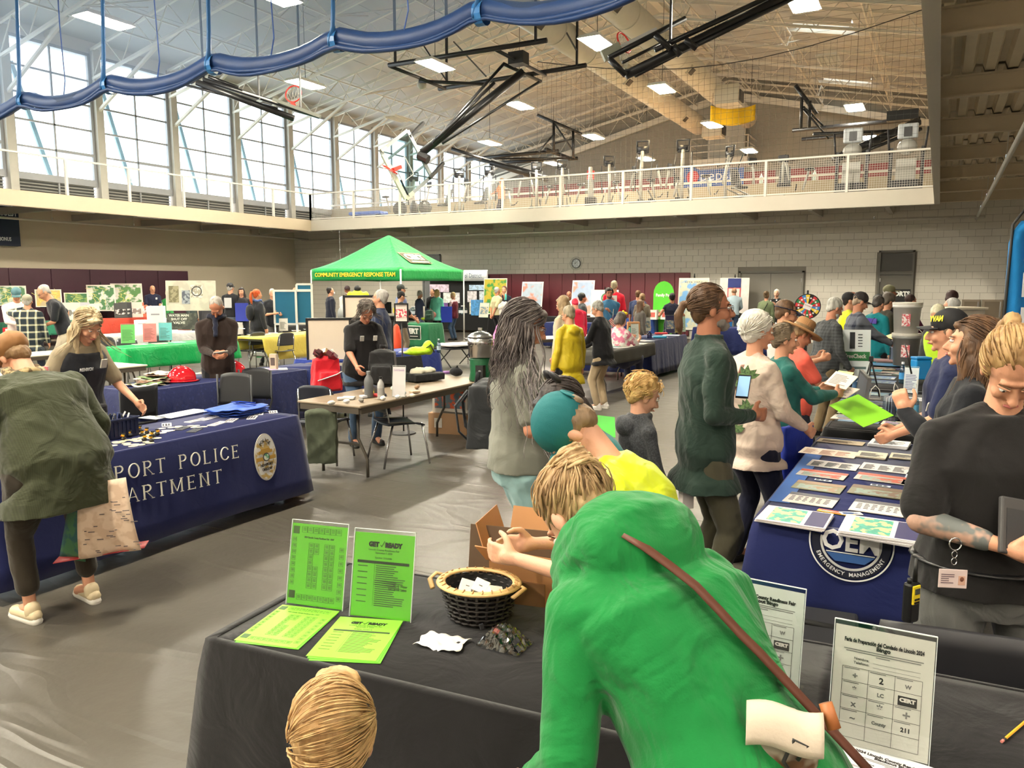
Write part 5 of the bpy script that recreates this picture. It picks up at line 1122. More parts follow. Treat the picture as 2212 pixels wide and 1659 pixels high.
# near-side chairs of the helmet table
for (x,y,l) in ((512,866,'left one of the two black folding chairs before the helmet table'),(556,850,'right one of the two black folding chairs before the helmet table')):
    c=pz(x,y+50,.3); t=thing('folding_chair',l,'chair',(c.x,c.y,0),R(200)); bm=M((22,24,30),rough=.45)
    MB().grid(lambda u,v:((u-.5)*.4*(1-.12*v**3),.02-.05*v,.52+v*.36-(.03*abs(2*u-1)**3 if v>.6 else 0)),10,8).build('backrest',bm,t,True,solid=.012); MB().box((0,.26,.44),(.4,.4,.02)).build('seat',bm,t,bevel=.01)
    MB().tube([(-.12,-.02,.5),(-.12,-.035,.72),(-.08,-.045,.78),(.08,-.045,.78),(.12,-.035,.72),(.12,-.02,.5)],.009,8).build('back_ring',M((150,146,140),rough=.4,metal=.5),t,True)
    for q in (-1,1): MB().tube([(q*.2,.02,.86),(q*.2,.02,.5),(q*.2,.42,.01)],.012,8).build('leg',bm,t,True); MB().tube([(q*.19,.4,.43),(q*.19,-.02,.01)],.012,8).build('leg',bm,t,True)
c=pz(275,908,.46); t=thing('folding_chair','black folding chair pushed behind the police table','chair',(c.x,c.y,0),R(90)); MB().grid(lambda u,v:((u-.5)*.42,-.2-.03*v,.5+v*.32),8,6).build('backrest',M((22,24,30)),t,True,solid=.012); MB().box((0,0,.44),(.42,.4,.02)).build('seat',M((22,24,30)),t,bevel=.01)
for q in (-1,1): MB().tube([(q*.2,-.2,.8),(q*.2,-.2,.45),(q*.2,.2,.01)],.012).build('leg',M((22,24,30)),t,True); MB().tube([(q*.19,.18,.43),(q*.19,-.22,.01)],.012).build('leg',M((22,24,30)),t,True)
# ================================================================= BLUE CLOTH BEHIND, WHITEBOARDS, STREET SIGN POSTER
bl=cloth((28,52,136),rough=.7); c=pz(680,778,.75); drape('bright blue tablecloth behind the brown folding table',-7.62,8.55,2.5,.76,R(86),.75,bl,(.55,.6,.4,.6),.012,.05,seed=11); table('folding table under the bright blue cloth',-7.62,8.55,2.44,.74,R(86))
t=thing('hi_vis_bag','lime hi-vis bag heaped on the bright blue cloth','bag',pz(905,768,.755),.4); vox(MB().sph((0,0,.07),(.2,.13,.075)).sph((.14,.05,.12),(.1,.08,.12)).sph((-.12,0,.04),(.14,.1,.04)),'bag',M((196,244,40),rough=.5),t,.014,2,.012,12); MB().tube([(.1,.0,.1),(.2,-.05,.18),(.24,.02,.06)],.03,6,flat=.3).build('strap',m_black,t,True)
bottle('clear water bottle beside the lime bag',pz(948,762,.755),.23,.033,cap=(200,205,215),lab=(180,196,216))
doc('coloured leaflets left of the lime bag',pz(882,760,.755),.3,.22,.5,(228,220,214),(200,60,60),'photo')
doc('yellow printed sheet before the woman in black',pz(815,771,.755),.25,.3,.2,(220,206,150),(120,100,60),'text')
def wboard(lbl,pc,D,w,h,rz,zt,grp=None):
    p=pd(pc[0],pc[1],D); t=thing('display_board',lbl,'board',(p.x,p.y,0),rz); z=p.z
    fr=M((24,24,26),rough=.4); b=MB()
    for q in (-1,1): b.box((q*w/2,0,z),(.035,.03,h+.035)).box((0,0,z+q*h/2),(w+.035,.03,.035))
    b.build('frame',fr,t,bevel=.006); MB().box((0,.004,z),(w,.012,h)).build('panel',M((222,206,186),rough=.5,var=.02),t)
    if zt: 
        for q in (-1,1): MB().tube([(q*w/2,0,z-h/2),(q*w/2,0,.02)],.014).build('leg',fr,t,True)
    return t
p=pd(730,785,11.6); sc=11.6/1694
wboard('tall blank beige display board with black frame at left',(712,778),11.5,.62,1.22,R(YAW)+.2,True); wboard('second tall display board half hidden behind the curly-haired woman',(806,778),11.9,.60,1.18,R(YAW)+.05,True); wboard('small blank display panel above the second board',(779,664),11.95,.50,.34,R(YAW)+.05,False)
p=pd(867,676,9.6); t=thing('poster_stand','black framed poster on a thin pole beside the curly-haired woman','sign',(p.x,p.y,0),R(YAW)); b=MB()
for q in (-1,1): b.box((q*.078,0,p.z),(.018,.02,.235)).box((0,0,p.z+q*.11),(.17,.02,.018))
b.build('frame',m_black,t); MB().box((0,.002,p.z),(.15,.01,.22)).build('sheet',M((226,212,204)),t); MB().box((0,-.006,p.z-.005),(.135,.004,.1)).build('picture',M((204,70,90),pat='noise',c2=(236,220,210),ps=40),t); text('SHAKEOUT',.022,M((90,80,80)),t,Matrix.Translation((0,-.005,p.z+.085))@Matrix.Rotation(R(90),4,'X'),width=.11)
MB().tube([(0,.02,p.z-.1),(0,.02,.02)],.009).build('pole',m_black,t,True); MB().lathe([(.16,0),(.15,.015),(.02,.03)],n=20).build('base',m_black,t)
p=pz(905,800,0.02); t=thing('satellite_dish','grey dish on a black mast standing inside the green tent','dish',pd(757,690,20)*1-V((0,0,pd(757,690,20).z)),R(YAW)); zc_=pd(757,680,20).z; MB().lathe([(.0,.0),(.2,.02),(.32,.06)],n=24,Rm=RX3(R(100)),c=(0,0,zc_)).build('dish',M((150,152,150),rough=.5),t,True,solid=.01); MB().cyl((.12,-.1,0),(.12,-.1,zc_+.15),.03).build('mast',m_black,t,True)
# ================================================================= LEFT MIDDLE: green, yellow, red tables
gc=cloth((12,166,86),rough=.45,wr=.03,bump=.0003,bs=30); table('folding table under the bright green cloth',-12.3,8.6,2.44,.76,R(90)); drape('bright green plastic tablecloth under three coloured signs',-12.3,8.6,2.44,.76,R(90),.75,gc,(.36,.36,.3,.36),.02,.05,seed=14,k=5)
for (x,y,col,l) in ((277,742,(96,190,90),'green upright sign at the left end of the green table'),(324,739,(244,130,130),'pink upright sign in the middle of the green table'),(358,736,(110,206,214),'blue upright sign at the right of the green table')):
    p=pz(x,y,.755); stand(l,p,.24,.36,R(YAW)+.35,col,'text',tuple(int(v*.6) for v in col),tilt=14)
for (x,y,col,l) in ((302,744,(190,236,190),'pale green sheet before the green sign'),(345,742,(244,190,180),'pink sheets before the pink sign'),(385,739,(170,226,226),'blue sheet before the blue sign')): doc(l,pz(x,y,.755),.22,.28,R(70),col,tuple(int(v*.7) for v in col),'text')
t=thing('canopy_chair','','chair')if 0 else None
for (x,y,l) in ((268,790,'grey chair under the left end of the green table'),(318,792,'grey chair under the middle of the green table'),(385,786,'grey chair under the right end of the green table')):
    c=pz(x,y,.3); chair(l,c.x-.4,c.y,R(80),(60,62,66),None)
ye=cloth((226,206,96),rough=.5,wr=.02,bump=.0003,bs=30); table('folding table under the yellow cloth',-12.45,11.9,2.6,.8,R(90),col=(200,190,170)); drape('yellow plastic tablecloth hanging low at the front',-12.45,11.9,2.6,.8,R(90),.75,ye,(.5,.3,.3,.05),.01,.03,seed=15,k=3)
stand('tall white card standing on the yellow table',pz(613,715,.755),.2,.3,R(YAW)+.3,(232,222,220),'text'); doc('grey printed sheets at the left of the yellow table',pz(560,722,.755),.5,.25,R(60),(200,196,190),(80,80,84),'cols')
for (x,y,l) in ((520,710,'white leaflet at the far left end of the yellow table'),(590,719,'dark edged leaflet in the middle of the yellow table'),(640,714,'white leaflet right of the tall white card'),(665,711,'grey leaflet at the right end of the yellow table')): doc(l,pz(x,y,.755),.2,.3,R(50),(222,220,212),(110,110,112),'photo')
for (x,y,l) in ((560,770,'grey chair under the left end of the yellow cloth'),(622,772,'grey chair under the middle of the yellow cloth'),(518,717,'dark chair back behind the left end of the yellow table'),(578,708,'dark chair back behind the middle of the yellow table')):
    c=pz(x,y,.3 if y>750 else .7); chair(l,c.x-.2,c.y,R(260) if y>750 else R(80),(70,72,76),None)
for i,(x,y,l) in enumerate(((552,790,'clear storage tub on the floor left of the yellow cloth'),(688,768,'clear storage tub on the floor right of the yellow cloth'),(540,756,'dark crate on the floor behind the left chair'))):
    c=pz(x,y,0); box_thing(l,(c.x,c.y+.2,0),(.42,.3,.3),.5,(206,208,206) if i<2 else (40,42,46),'storage_tub','tub',panels=(('f',.16,.03,0,.2,(40,150,90)),) if i<2 else ())
c=pz(508,705,.75); box_thing('white plastic tub behind the yellow table',(c.x-.6,c.y+.4,.5),(.5,.35,.32),.4,(222,218,208),'white_tub','tub')
# white table behind the green one with cartons
wt=cloth((200,200,200),rough=.6,wr=.02); table('folding table under the white cloth behind the green table',-15.7,10.4,2.44,.76,R(90)); drape('white tablecloth behind the green table',-15.7,10.4,2.44,.76,R(90),.75,wt,(.3,.25,.3,.2),.012,.03,seed=16)
for (x,y,w_,h_,col,l) in ((310,717,.34,.28,(232,226,222),'white and red carton at the left of the white table'),(338,716,.2,.26,(224,60,90),'pink and white carton in the middle of the white table'),(340,720,.36,.62,(232,230,232),'tall white carton sign on the white table'),(368,714,.3,.3,(206,214,226),'pale blue carton at the right of the white table')):
    p=pz(x,y,.755); box_thing(l,p,(w_,.2,h_),R(YAW)+.2,col,'carton','carton',panels=(('f',w_*.5,h_*.05,0,h_*.7,(150,150,160)),))
# fold-up board with the meter pictures
t=easel_board('white display board with water meter pictures, lettered WATER MAIN SHUT OFF VALVE',pz(418,800,0)*1 if 0 else pd(415,700,16.2),1.0,.62,R(YAW)+.1,(214,208,192),(196,190,176),4,1.32,False,.01,4)
q=t.matrix_world; T=Matrix.Translation((0,0,1.32))@Matrix.Rotation(R(86),4,'X')
for (x,y,w_,h_,col,c2,nm) in ((-.34,.34,.2,.34,(120,112,84),(160,150,120),'meter_picture'),(-.1,.28,.16,.28,(160,166,176),(90,96,110),'valve_picture'),(.12,.4,.24,.26,(176,166,150),(230,226,220),'dial_picture')): MB(T).box((x,y,.01),(w_,h_,.004)).build(nm,M(col,pat='noise',c2=c2,ps=16),t)
MB(T).lathe([(.085,.014),(.105,.018),(.105,.012)],(.12,.4,0),24,cap=False).build('dial_ring',M((70,66,66)),t); MB(T).box((-.2,-.22,0),(.6,.34,.012)).build('lower_panel',M((84,88,78),pat='noise',c2=(60,62,58),ps=8),t)
for i,s_ in enumerate(('WATER MAIN','SHUT OFF','VALVE')): text(s_,.07,M((226,224,214)),t,T@Matrix.Translation((-.25,-.1-i*.075,.008)),width=(.4,.32,.24)[i],bold=.002)
for q in (-1,1): MB().tube([(q*.45,.05,1.3),(q*.5,.1,.01)],.014).build('leg',m_black,t,True)
# red and green cloth tables along the left wall
rc=cloth((198,72,54),rough=.5,wr=.03); table('folding table under the red cloth by the left wall',-23.6,15.6,3.4,.8,R(90)); drape('red plastic tablecloth by the plum wall pads',-23.6,15.6,3.4,.8,R(90),.75,rc,(.5,.5,.3,.5),.02,.04,seed=17,k=4)
dg=cloth((44,120,92),rough=.5,wr=.03); table('folding table under the dark green cloth by the left wall',-23.5,12.9,2.4,.8,R(90)); drape('dark green tablecloth left of the red one',-23.5,12.9,2.4,.8,R(90),.75,dg,(.4,.4,.3,.4),.02,.04,seed=18)
table('folding table under the dark green cloth at the far left edge',-21.5,8.2,2.6,.8,R(90)); drape('dark green tablecloth at the far left edge',-21.5,8.2,2.6,.8,R(90),.75,dg,(.5,.4,.3,.4),.02,.04,seed=19)
for (x,y,w_,h_,col,l) in ((307,685,.55,.5,(232,110,80),'orange HELP sign card on the red table'),(325,683,.6,.42,(170,168,166),'clear file box on the red table'),(343,683,.5,.55,(214,208,196),'white standing card at the right of the red table'),(262,686,.4,.5,(60,62,60),'dark booklet display on the red table'),(272,686,.4,.52,(44,46,48),'dark upright booklet beside the white card'),(292,686,.5,.52,(226,206,196),'pale pink standing card on the red table'),(152,690,.6,.55,(210,204,196),'standing photo card on the green cloth, left'),(173,689,.6,.55,(190,190,196),'standing photo card on the green cloth, middle'),(194,688,.6,.5,(220,216,206),'standing photo card on the green cloth, right')):
    p=pX(x,y,-24.0); sc_=pd(x,y,26).z; t=thing('display_card',l,'card',(p.x,p.y,.755),R(60)); MB(Matrix.Rotation(R(80),4,'X')).box((0,h_/2,0),(w_,h_,.02)).build('card',M(col,rough=.5),t); MB(Matrix.Rotation(R(80),4,'X')).box((0,h_*.4,.012),(w_*.8,h_*.35,.004)).build('picture',M(tuple(int(v*.6) for v in col),pat='noise',c2=(230,226,220),ps=8),t)
    if 'HELP' in l: text('HELP',.26,M((250,244,236)),t,Matrix.Rotation(R(80),4,'X')@Matrix.Translation((0,.27,.017)),width=.5,bold=.012)
def wmap(lbl,x0,x1,y0,y1,i,a,b):
    p=pX((x0+x1)/2,y1,-24.8); D=p.dot(_fw); w_=(x1-x0)*D/1694*1.35; h_=(y1-y0)*D/1694; easel_board(lbl,p,w_,h_,R(62),a,b,8,p.z,True,.05,6,roads=True)
for i,(x0,x1,y0,y1,a,b,l) in enumerate(((5,47,617,660,(70,120,80),(190,200,180),'green fair map on an easel at the far left edge'),(88,125,625,663,(214,180,90),(190,170,130),'yellowish map on an easel behind the man in the black polo'),(150,184,632,674,(52,110,64),(120,150,80),'small green map on the third easel'),(201,242,615,672,(66,120,70),(214,214,206),'tall green and white map on the fourth easel'),(254,300,612,672,(80,128,66),(210,206,196),'tall green and white map on the rightmost easel'))): wmap(l,x0,x1,y0,y1,i,a,b)
# near far-left table with red tin and bottle
table('beige folding table by the plaid shirt man',-9.7,5.2,1.9,.76,R(90),.74,col=(214,206,180)); box_thing('red and white carton beside the plaid shirt man',pz(20,722,.745),(.17,.17,.15),R(YAW),(200,30,44),'carton','carton',panels=(('f',.09,.09,.02,.08,(232,224,214)),)); bottle('clear pump bottle right of the plaid shirt man',pz(136,735,.75),.3,.055,(214,214,214),lab=(220,160,150)); table('beige folding table behind the plaid shirt man',-12.5,5.9,2.2,.76,R(90),.74,col=(206,198,180))
# ================================================================= TENT, BLUE BOARDS
TX0,TY0,TS=-13.7,18.4,3.42; t=thing('canopy_tent','green pop-up canopy tent lettered COMMUNITY EMERGENCY RESPONSE TEAM','tent',(TX0-TS/2,TY0+TS/2,0)); gm=cloth((16,146,70),rough=.55,wr=.02); h=TS/2; ze=2.05; vz=.36; zp_=3.42
for i,(sx,sy,sx2,sy2,nm) in enumerate(((-1,-1,1,-1,'front'),(1,-1,1,1,'right'),(1,1,-1,1,'back'),(-1,1,-1,-1,'left'))):
    a=V((sx*h,sy*h,ze+.28)); b=V((sx2*h,sy2*h,ze+.28)); ap=V((0,0,zp_))
    def rf(u,v):
        p=a.lerp(b,u).lerp(ap,v*.985); sag=.16*math.sin(PI*min(1,v*1.0))*(1-v)+.03*math.sin(PI*u)*(1-v); return p-V((0,0,sag*1.0))
    MB().grid(rf,14,12).build('roof_panel',gm,t,True,solid=.004)
    n=V((a+b)/2-V((0,0,ze+.28))).normalized()
    MB().grid(lambda u,v:a.lerp(b,u)+n*(.012*math.sin(u*17+i)*v)-V((0,0,v*vz*(1-.04*math.sin(PI*u)))),20,4).build('valance',gm,t,True,solid=.004)
    MB().tube([(sx*h,sy*h,ze+.25),(sx*h,sy*h,.02)],.024,8).build('leg',M((226,226,222),rough=.4),t,True); MB().box((sx*h,sy*h,.01),(.12,.12,.02)).build('foot_plate',m_white,t)
    MB().tube([(sx*h,sy*h,ze+.1),(0,0,ze+.3)],.012,6).build('truss_bar',m_white,t,True)
ye_=M((236,214,60),rough=.5); text('COMMUNITY EMERGENCY RESPONSE TEAM',.17,ye_,t,Matrix.Translation((0,-h-.03,ze+.1))@Matrix.Rotation(R(90),4,'X'),width=TS*.9,bold=.005)
T=basis((h*.62,-.1,ze+.28+.32),(0,1,0),(-1,0,.62)); MB(T).box((0,0,.03),(1.15,.62,.01)).build('emblem_panel',M((150,142,112),rough=.5),t,bevel=.003); MB(T).box((0,-.02,.036),(1.08,.54,.01)).build('emblem_field',M((30,70,40),pat='noise',c2=(90,60,36),ps=6),t); text('CERT',.4,M((236,232,214)),t,T@Matrix.Translation((0,.03,.045)),width=.95,bold=.02); MB(T).box((0,-.24,.045),(.9,.05,.006)).build('emblem_line',M((236,224,200)),t)
def cert_cloth():
    c=cloth((28,104,66),rough=.7); x=-13.75; y=18.2
    table('folding table under the dark green CERT cloth',x,y,1.1,.75,0); o=drape('dark green tablecloth with the CERT emblem',x,y,1.1,.75,0,.75,c,(.68,.68,.5,.68),.012,.06,seed=20)
    T=basis((.62,-.07,.5),(1,0,0),(0,-.05,1)); e=MB(T).box((0,0,.01),(.62,.4,.012)).build('emblem_panel',M((206,206,196)),o,bevel=.03); MB(T).box((0,0,.016),(.58,.36,.012)).build('emblem_field',M((24,60,44)),o,bevel=.025); text('CERT',.2,M((214,214,206)),o,T@Matrix.Translation((0,.04,.026)),width=.48,bold=.012); MB(T).box((0,-.1,.024),(.5,.09,.006)).build('emblem_band',M((16,20,20)),o); MB(T).box((0,-.1,.028),(.42,.02,.006)).build('emblem_line',m_white,o)
cert_cloth(); bpk('dark green duffel pack lying on the CERT table',pz(928,693,.755),.2,(30,60,46),.85,(60,90,70)); c=pz(888,694,.755); doc('small pale sheets at the left of the CERT table',c,.5,.3,.2,(214,226,200),style='text')
t=thing('candle_stick','white upright tube standing on the CERT table','tube',pz(916,690,.755)); MB().cyl((0,0,0),(0,0,.42),.03).build('tube',m_white,t,True); MB().sph((0,0,.02),(.1,.08,.04)).build('lime_base',M((196,226,50)),t,True)
t=thing('orange_cone','tall orange fabric marker behind the curly-haired woman','marker',pd(857,735,17)-V((0,0,pd(857,735,17).z)),0); MB().lathe([(.2,0),(.13,.6),(.06,.95),(.02,1.0)],n=16).build('cone',M((226,74,36),rough=.6),t,True); MB().box((0,0,.01),(.45,.45,.02)).build('foot',M((200,60,30)),t)
# hi-vis jacket on a stand
p=pd(773,650,20.5); t=thing('display_jacket','bright yellow hi-vis jacket hung on a stand in the tent','jacket',(p.x,p.y,0),R(YAW)); b=MB(); b.sph((0,0,1.45),(.24,.14,.28)).sph((0,0,1.2),(.23,.14,.25)); 
for q in (-1,1): b.cap2((q*.2,0,1.6),(q*.3,.02,1.1),.09,.07)
vox(b,'jacket',M((226,244,20),rough=.55),t,.02,2,.01,9); MB().sph((0,0,1.75),(.09,.08,.09)).build('collar',m_black,t,True); MB().tube([(-.3,-.02,1.25),(0,-.16,1.25),(.3,-.02,1.25)],.03,6,flat=.3).build('reflective_band',M((200,200,196),rough=.3),t,True); MB().cyl((0,0,0),(0,0,1.2),.02).build('pole',m_black,t)
# blue fabric display boards
fr=M((214,212,206),rough=.4,metal=.2)
def bboard(lbl,x0,x1,y0,y1,D,rz,grp='blue display boards'):
    a=pd(x0,(y0+y1)/2,D); b=pd(x1,(y0+y1)/2,D); c=(a+b)/2; z0=pd((x0+x1)/2,y1,D).z; z1=pd((x0+x1)/2,y0,D).z; w_=(b-a).length; t=thing('fabric_board',lbl,'board',(c.x,c.y,0),rz); zm=(z0+z1)/2; hh=z1-z0
    MB().box((0,0,zm),(w_-.05,.02,hh-.05)).build('fabric_panel',M((24,92,124),rough=.9,bump=.001,bs=200),t); b_=MB()
    for q in (-1,1): b_.box((q*w_/2,0,zm),(.05,.04,hh)).box((0,0,zm+q*hh/2),(w_,.04,.05))
    b_.build('frame',fr,t)
    for q in (-1,1): MB().cyl((q*w_/2,0,z0),(q*w_/2,0,.0),.02).build('leg',fr,t,True)
bboard('wide blue fabric display board left of the tent',593,640,628,700,19.5,R(YAW)); bboard('narrower blue fabric board beside the wide one',641,674,628,699,19.6,R(YAW)+.1); bboard('short blue fabric panel on top of the narrower board',641,673,614,627,19.62,R(YAW)+.1)
table('folding table under the black cloth below the blue boards',-15.2,14.9,2.8,.76,R(90)); drape('black tablecloth below the blue boards',-15.2,14.9,2.8,.76,R(90),.75,cb,(.65,.65,.4,.65),.012,.04,seed=21)
box_thing('blue cooler bag on the black cloth',pz(565,700,.76),(.3,.22,.16),.3,(30,90,180),'cooler_bag','bag'); box_thing('red pouch beside the blue cooler bag',pz(577,702,.76),(.24,.2,.12),.3,(200,40,60),'red_pouch','bag')
# tent backdrop tables and black screens
def btab(lbl,x,y,L,Wd,rz,col,seed,drops=(.68,.6,.5,.6)): 
    table('folding table under the '+lbl.split(' table')[0]+' cloth '+('' if len(lbl)<34 else lbl.split('cloth ')[-1]),x,y,L,Wd,rz); drape(lbl,x,y,L,Wd,rz,.75,cloth(col),drops,.012,.04,seed=seed)
btab('black tablecloth along the back wall inside the tent',-17.6,21.8,2.4,.76,0,BLK,22); text('Lincoln County',.2,M((220,220,220)),bpy.data.objects[[o.name for o in bpy.data.objects if o.get('label')=='black tablecloth along the back wall inside the tent'][0]],basis((1.1,-.06,.5),(1,0,0),(0,0,1)),width=.9)
t=thing('monitor','black monitor on the black cloth inside the tent','monitor',(-17.2,22.1,.755),0); MB().box((0,0,.3),(.62,.04,.4)).build('screen',M((20,20,24),rough=.2),t); MB().box((0,0,.05),(.06,.06,.12)).box((0,0,.005),(.25,.18,.01)).build('stand',m_black,t)
btab('black tablecloth before the school district display',-14.2,24.3,4.2,.76,0,BLK,23); btab('navy tablecloth right of the school district display',-9.9,24.2,1.9,.76,0,(34,60,120),24)
# school display
sx0=pY(930,610,25.9).x; sx1=pY(1057,610,25.9).x; t=thing('display_wall','black display wall headed with a School District sign','display',((sx0+sx1)/2,25.9,0)); Wd_=sx1-sx0; MB().box((0,0,1.15),(Wd_,.08,2.1)).build('black_panel',m_black,t); MB().grid(lambda u,v:((u-.5)*Wd_,-.12-.12*math.sin(PI*u),2.0+v*.42),14,2).build('header',M((232,234,238),rough=.4),t,True,solid=.02)
text('Lincoln County School District',.24,M((60,90,120)),t,Matrix.Translation((.0,-.27,2.2))@Matrix.Rotation(R(90),4,'X'),width=Wd_*.86)
rn=random.Random(6)
for i,(x,z,w_,h_,col) in enumerate(((-.9,1.72,.9,.3,(226,206,226)),(-1.1,1.35,.5,.4,(232,214,214)),(-.5,1.35,.4,.4,(226,230,226)),(-.1,1.35,.3,.4,(226,222,226)),(-.8,.95,.6,.4,(130,90,160)),(.9,1.75,.8,.2,(190,214,240)),(.62,1.4,.42,.42,(226,220,224)),(1.1,1.4,.3,.42,(220,230,238)),(.95,.98,.75,.6,(90,160,220)),(.65,.95,.3,.45,(232,226,206)),(1.0,.98,.24,.4,(226,214,200)))):
    MB().box((x,-.06-.006*(i%3),z),(w_,.02,h_)).build('poster',M(col,rough=.5,pat='noise',c2=tuple(int(v*.86) for v in col),ps=10),t)
bottle('clear bottles pack on the black cloth right of the tent leg',pz(1000,680,.76),.34,.16,(190,205,215),name='bottle_pack',lab=(220,224,230))
bottle('clear bottles pack on the black cloth behind the navy coat woman',pz(893,682,.76),.34,.16,(190,205,215),name='bottle_pack',lab=(206,216,226))
t=easel_board('green and yellow geology map board beside the school display',(pY(1068,620,25.5).x,25.5,0),1.0,1.35,0,(200,180,60),(70,150,70),4,.75,False,.03,4)
stand('small white notice standing on the navy cloth at back',pz(1044,686,.755),.36,.5,0,(226,220,210),'photo')
# boards leaning on the maroon pads
for (x0,x1,y0,a,b,l) in ((1126,1172,609,(190,204,220),(232,150,130),'white framed coastal map leaning on the maroon pads, left one'),(1235,1283,606,(178,196,224),(236,160,140),'white framed coastal map leaning on the maroon pads, right one')):
    q0=pY(x0,y0,25.7);q1=pY(x1,y0,25.7); w_=(q1.x-q0.x); easel_board(l,((q0.x+q1.x)/2,25.6,0),w_,1.25,0,a,b,9,q0.z-1.23,False,.05,2.6,col=(238,238,240),cat='map board',title=None)
q=pY(1305,626,25.0); t=easel_board('white poster with a round green emblem beside the right coastal map',(q.x,25.0,0),1.0,1.0,0,(226,232,228),(220,226,222),4,q.z-1.0,True,.02,3); T=Matrix.Translation((0,0,q.z-1.0))@Matrix.Rotation(R(86),4,'X'); MB(T).lathe([(.12,.015),(.17,.02),(.17,.012)],(.05,.72,0),20,cap=False).build('round_emblem',M((80,140,90)),t)
q=pY(1497,600,25.2); t=easel_board('large white site map board beside the green pod banner',(q.x,25.2,0),1.0,1.7,0,(206,204,180),(120,170,220),5,q.z-1.7,True,.04,3.2,title='SITE MAP')
q=pY(1585,600,25.9); t=easel_board('white poster with a navy and red panel near the double doors',(q.x,26.0,0),.95,1.15,0,(232,226,220),(228,220,214),3,q.z-1.15,True,.0,2); T=Matrix.Translation((0,0,q.z-1.15))@Matrix.Rotation(R(87),4,'X'); MB(T).box((0,.98,.02),(.42,.3,.01)).build('navy_header',M((36,50,120)),t); MB(T).box((0,.55,.02),(.42,.55,.01)).build('red_frame',M((210,60,70)),t); MB(T).box((0,.55,.026),(.36,.5,.01)).build('inner_sheet',M((240,214,204)),t)
q=pY(1441,612,24.9); t=thing('pod_banner','tall rounded green banner reading Family Pod','banner',(q.x,24.6,0)); MB(Matrix.Rotation(R(90),4,'X')).prism([(-.36,0),(.36,0),(.34,1.2)]+[(.34*math.cos(a),1.5+.42*math.sin(a)) for a in [PI*i/10 for i in range(11)]]+[(-.34,1.2)],.04,Matrix.Translation((0,.05,0))).build('fabric',M((80,186,40),rough=.5),t); text('Family Pod',.13,M((236,244,226)),t,Matrix.Translation((0,-.05,1.52))@Matrix.Rotation(R(90),4,'X'),width=.5,bold=.004)
# clock
q=pY(1244,569,YB-.08); t=thing('wall_clock','round white wall clock in a wire cage on the back wall','clock',(q.x,YB-.02,q.z)); Rc=Matrix.Rotation(R(90),3,'X'); MB().lathe([(.0,0),(.17,0),(.175,.05),(.155,.055),(.15,.045),(0,.045)],n=28,Rm=Rc).build('case',M((60,60,64),rough=.4),t); MB().lathe([(0,.047),(.148,.047)],n=28,Rm=Rc,cap=False).build('face',M((222,226,230)),t)
b=MB(); b.bar((0,-.052,0),(.05,-.052,.06),.012,.004).bar((0,-.054,0),(-.03,-.054,.11),.008,.004); b.build('hands',m_black,t); b=MB()
for i in range(12): a=2*PI*i/12; b.bar((.12*math.cos(a),-.05,.12*math.sin(a)),(.14*math.cos(a),-.05,.14*math.sin(a)),.012,.004)
b.build('hour_marks',m_black,t); b=MB()
for r_ in (.1,.2,.24): b.tube([(r_*math.cos(2*PI*i/24),-.12 if r_<.2 else -.05,r_*math.sin(2*PI*i/24)) for i in range(25)],.004,5)
for i in range(8): a=2*PI*i/8; b.tube([(.24*math.cos(a),-.0,.24*math.sin(a)),(.2*math.cos(a),-.09,.2*math.sin(a)),(0,-.13,0)],.004,5)
b.build('wire_cage',m_chrome,t)
# drinking fountains and niche
for i,(x0,x1,l) in enumerate(((2078,2118,'left stainless wall panel of the drinking fountain'),(2121,2167,'right stainless wall panel of the drinking fountain'))):
    a=pY(x0,647,YB-.04); b_=pY(x1,647,YB-.04); z1=a.z; z0=pY(x1,690,YB-.04).z; t=thing('drinking_fountain',l,'fountain',((a.x+b_.x)/2,YB-.03,0)); w_=b_.x-a.x; ss=M((150,138,122),rough=.3,metal=.7); MB().box((0,-.02,(z0+z1)/2),(w_,.04,z1-z0)).build('panel',ss,t,bevel=.01); MB().box((0,-.03,(z0+z1)/2),(w_*.72,.03,(z1-z0)*.8)).build('recess',M((120,108,92),rough=.35,metal=.5),t); MB().lathe([(.02,0),(.2,.14),(.22,.16)],(0,-.2,z0-.25),20).build('basin',ss,t,True); MB().bar((w_*.38,-.06,z0+.06),(w_*.38,-.06,z1-.06),.03).build('push_bar',m_chrome,t)
# cot, pots, stove
t=thing('cot','camp cot with a grey sleeping pad beyond the brown table','cot',pz(1010,760,0.0)+V((.1,.7,0)),R(62)); 
c=pz(1008,748,.45); t.location=(c.x,c.y,0); MB().box((0,0,.43),(1.3,.7,.03)).build('canvas',M((30,32,36)),t); vox(MB().box((0,0,.5),(1.25,.62,.07)),'sleeping_pad',cloth((206,206,208)),t,.03,4,.008,9)
for x in (-.6,0,.6):
    MB().tube([(x,-.33,.43),(x,.33,.02)],.014).tube([(x,.33,.43),(x,-.33,.02)],.014).build('cross_leg',m_black,t,True)
table('dark folding table holding the steel pot and green stove',-4.3,8.35,1.1,.7,R(90),.74,col=(96,90,84)); c=pz(1038,822,.745)
t=thing('camp_stove','dark green round camp stove under the steel pot','stove',c); MB().lathe([(.13,0),(.135,.02),(.12,.1),(.125,.25),(.12,.27)],n=24).build('stove_body',M((16,84,50),rough=.35),t,True); MB().box((.06,-.1,.11),(.1,.06,.16)).build('firebox_door',m_black,t); MB().tube([(-.12,0,.24),(-.17,0,.25),(-.17,0,.18)],.006).build('handle',m_chrome,t)
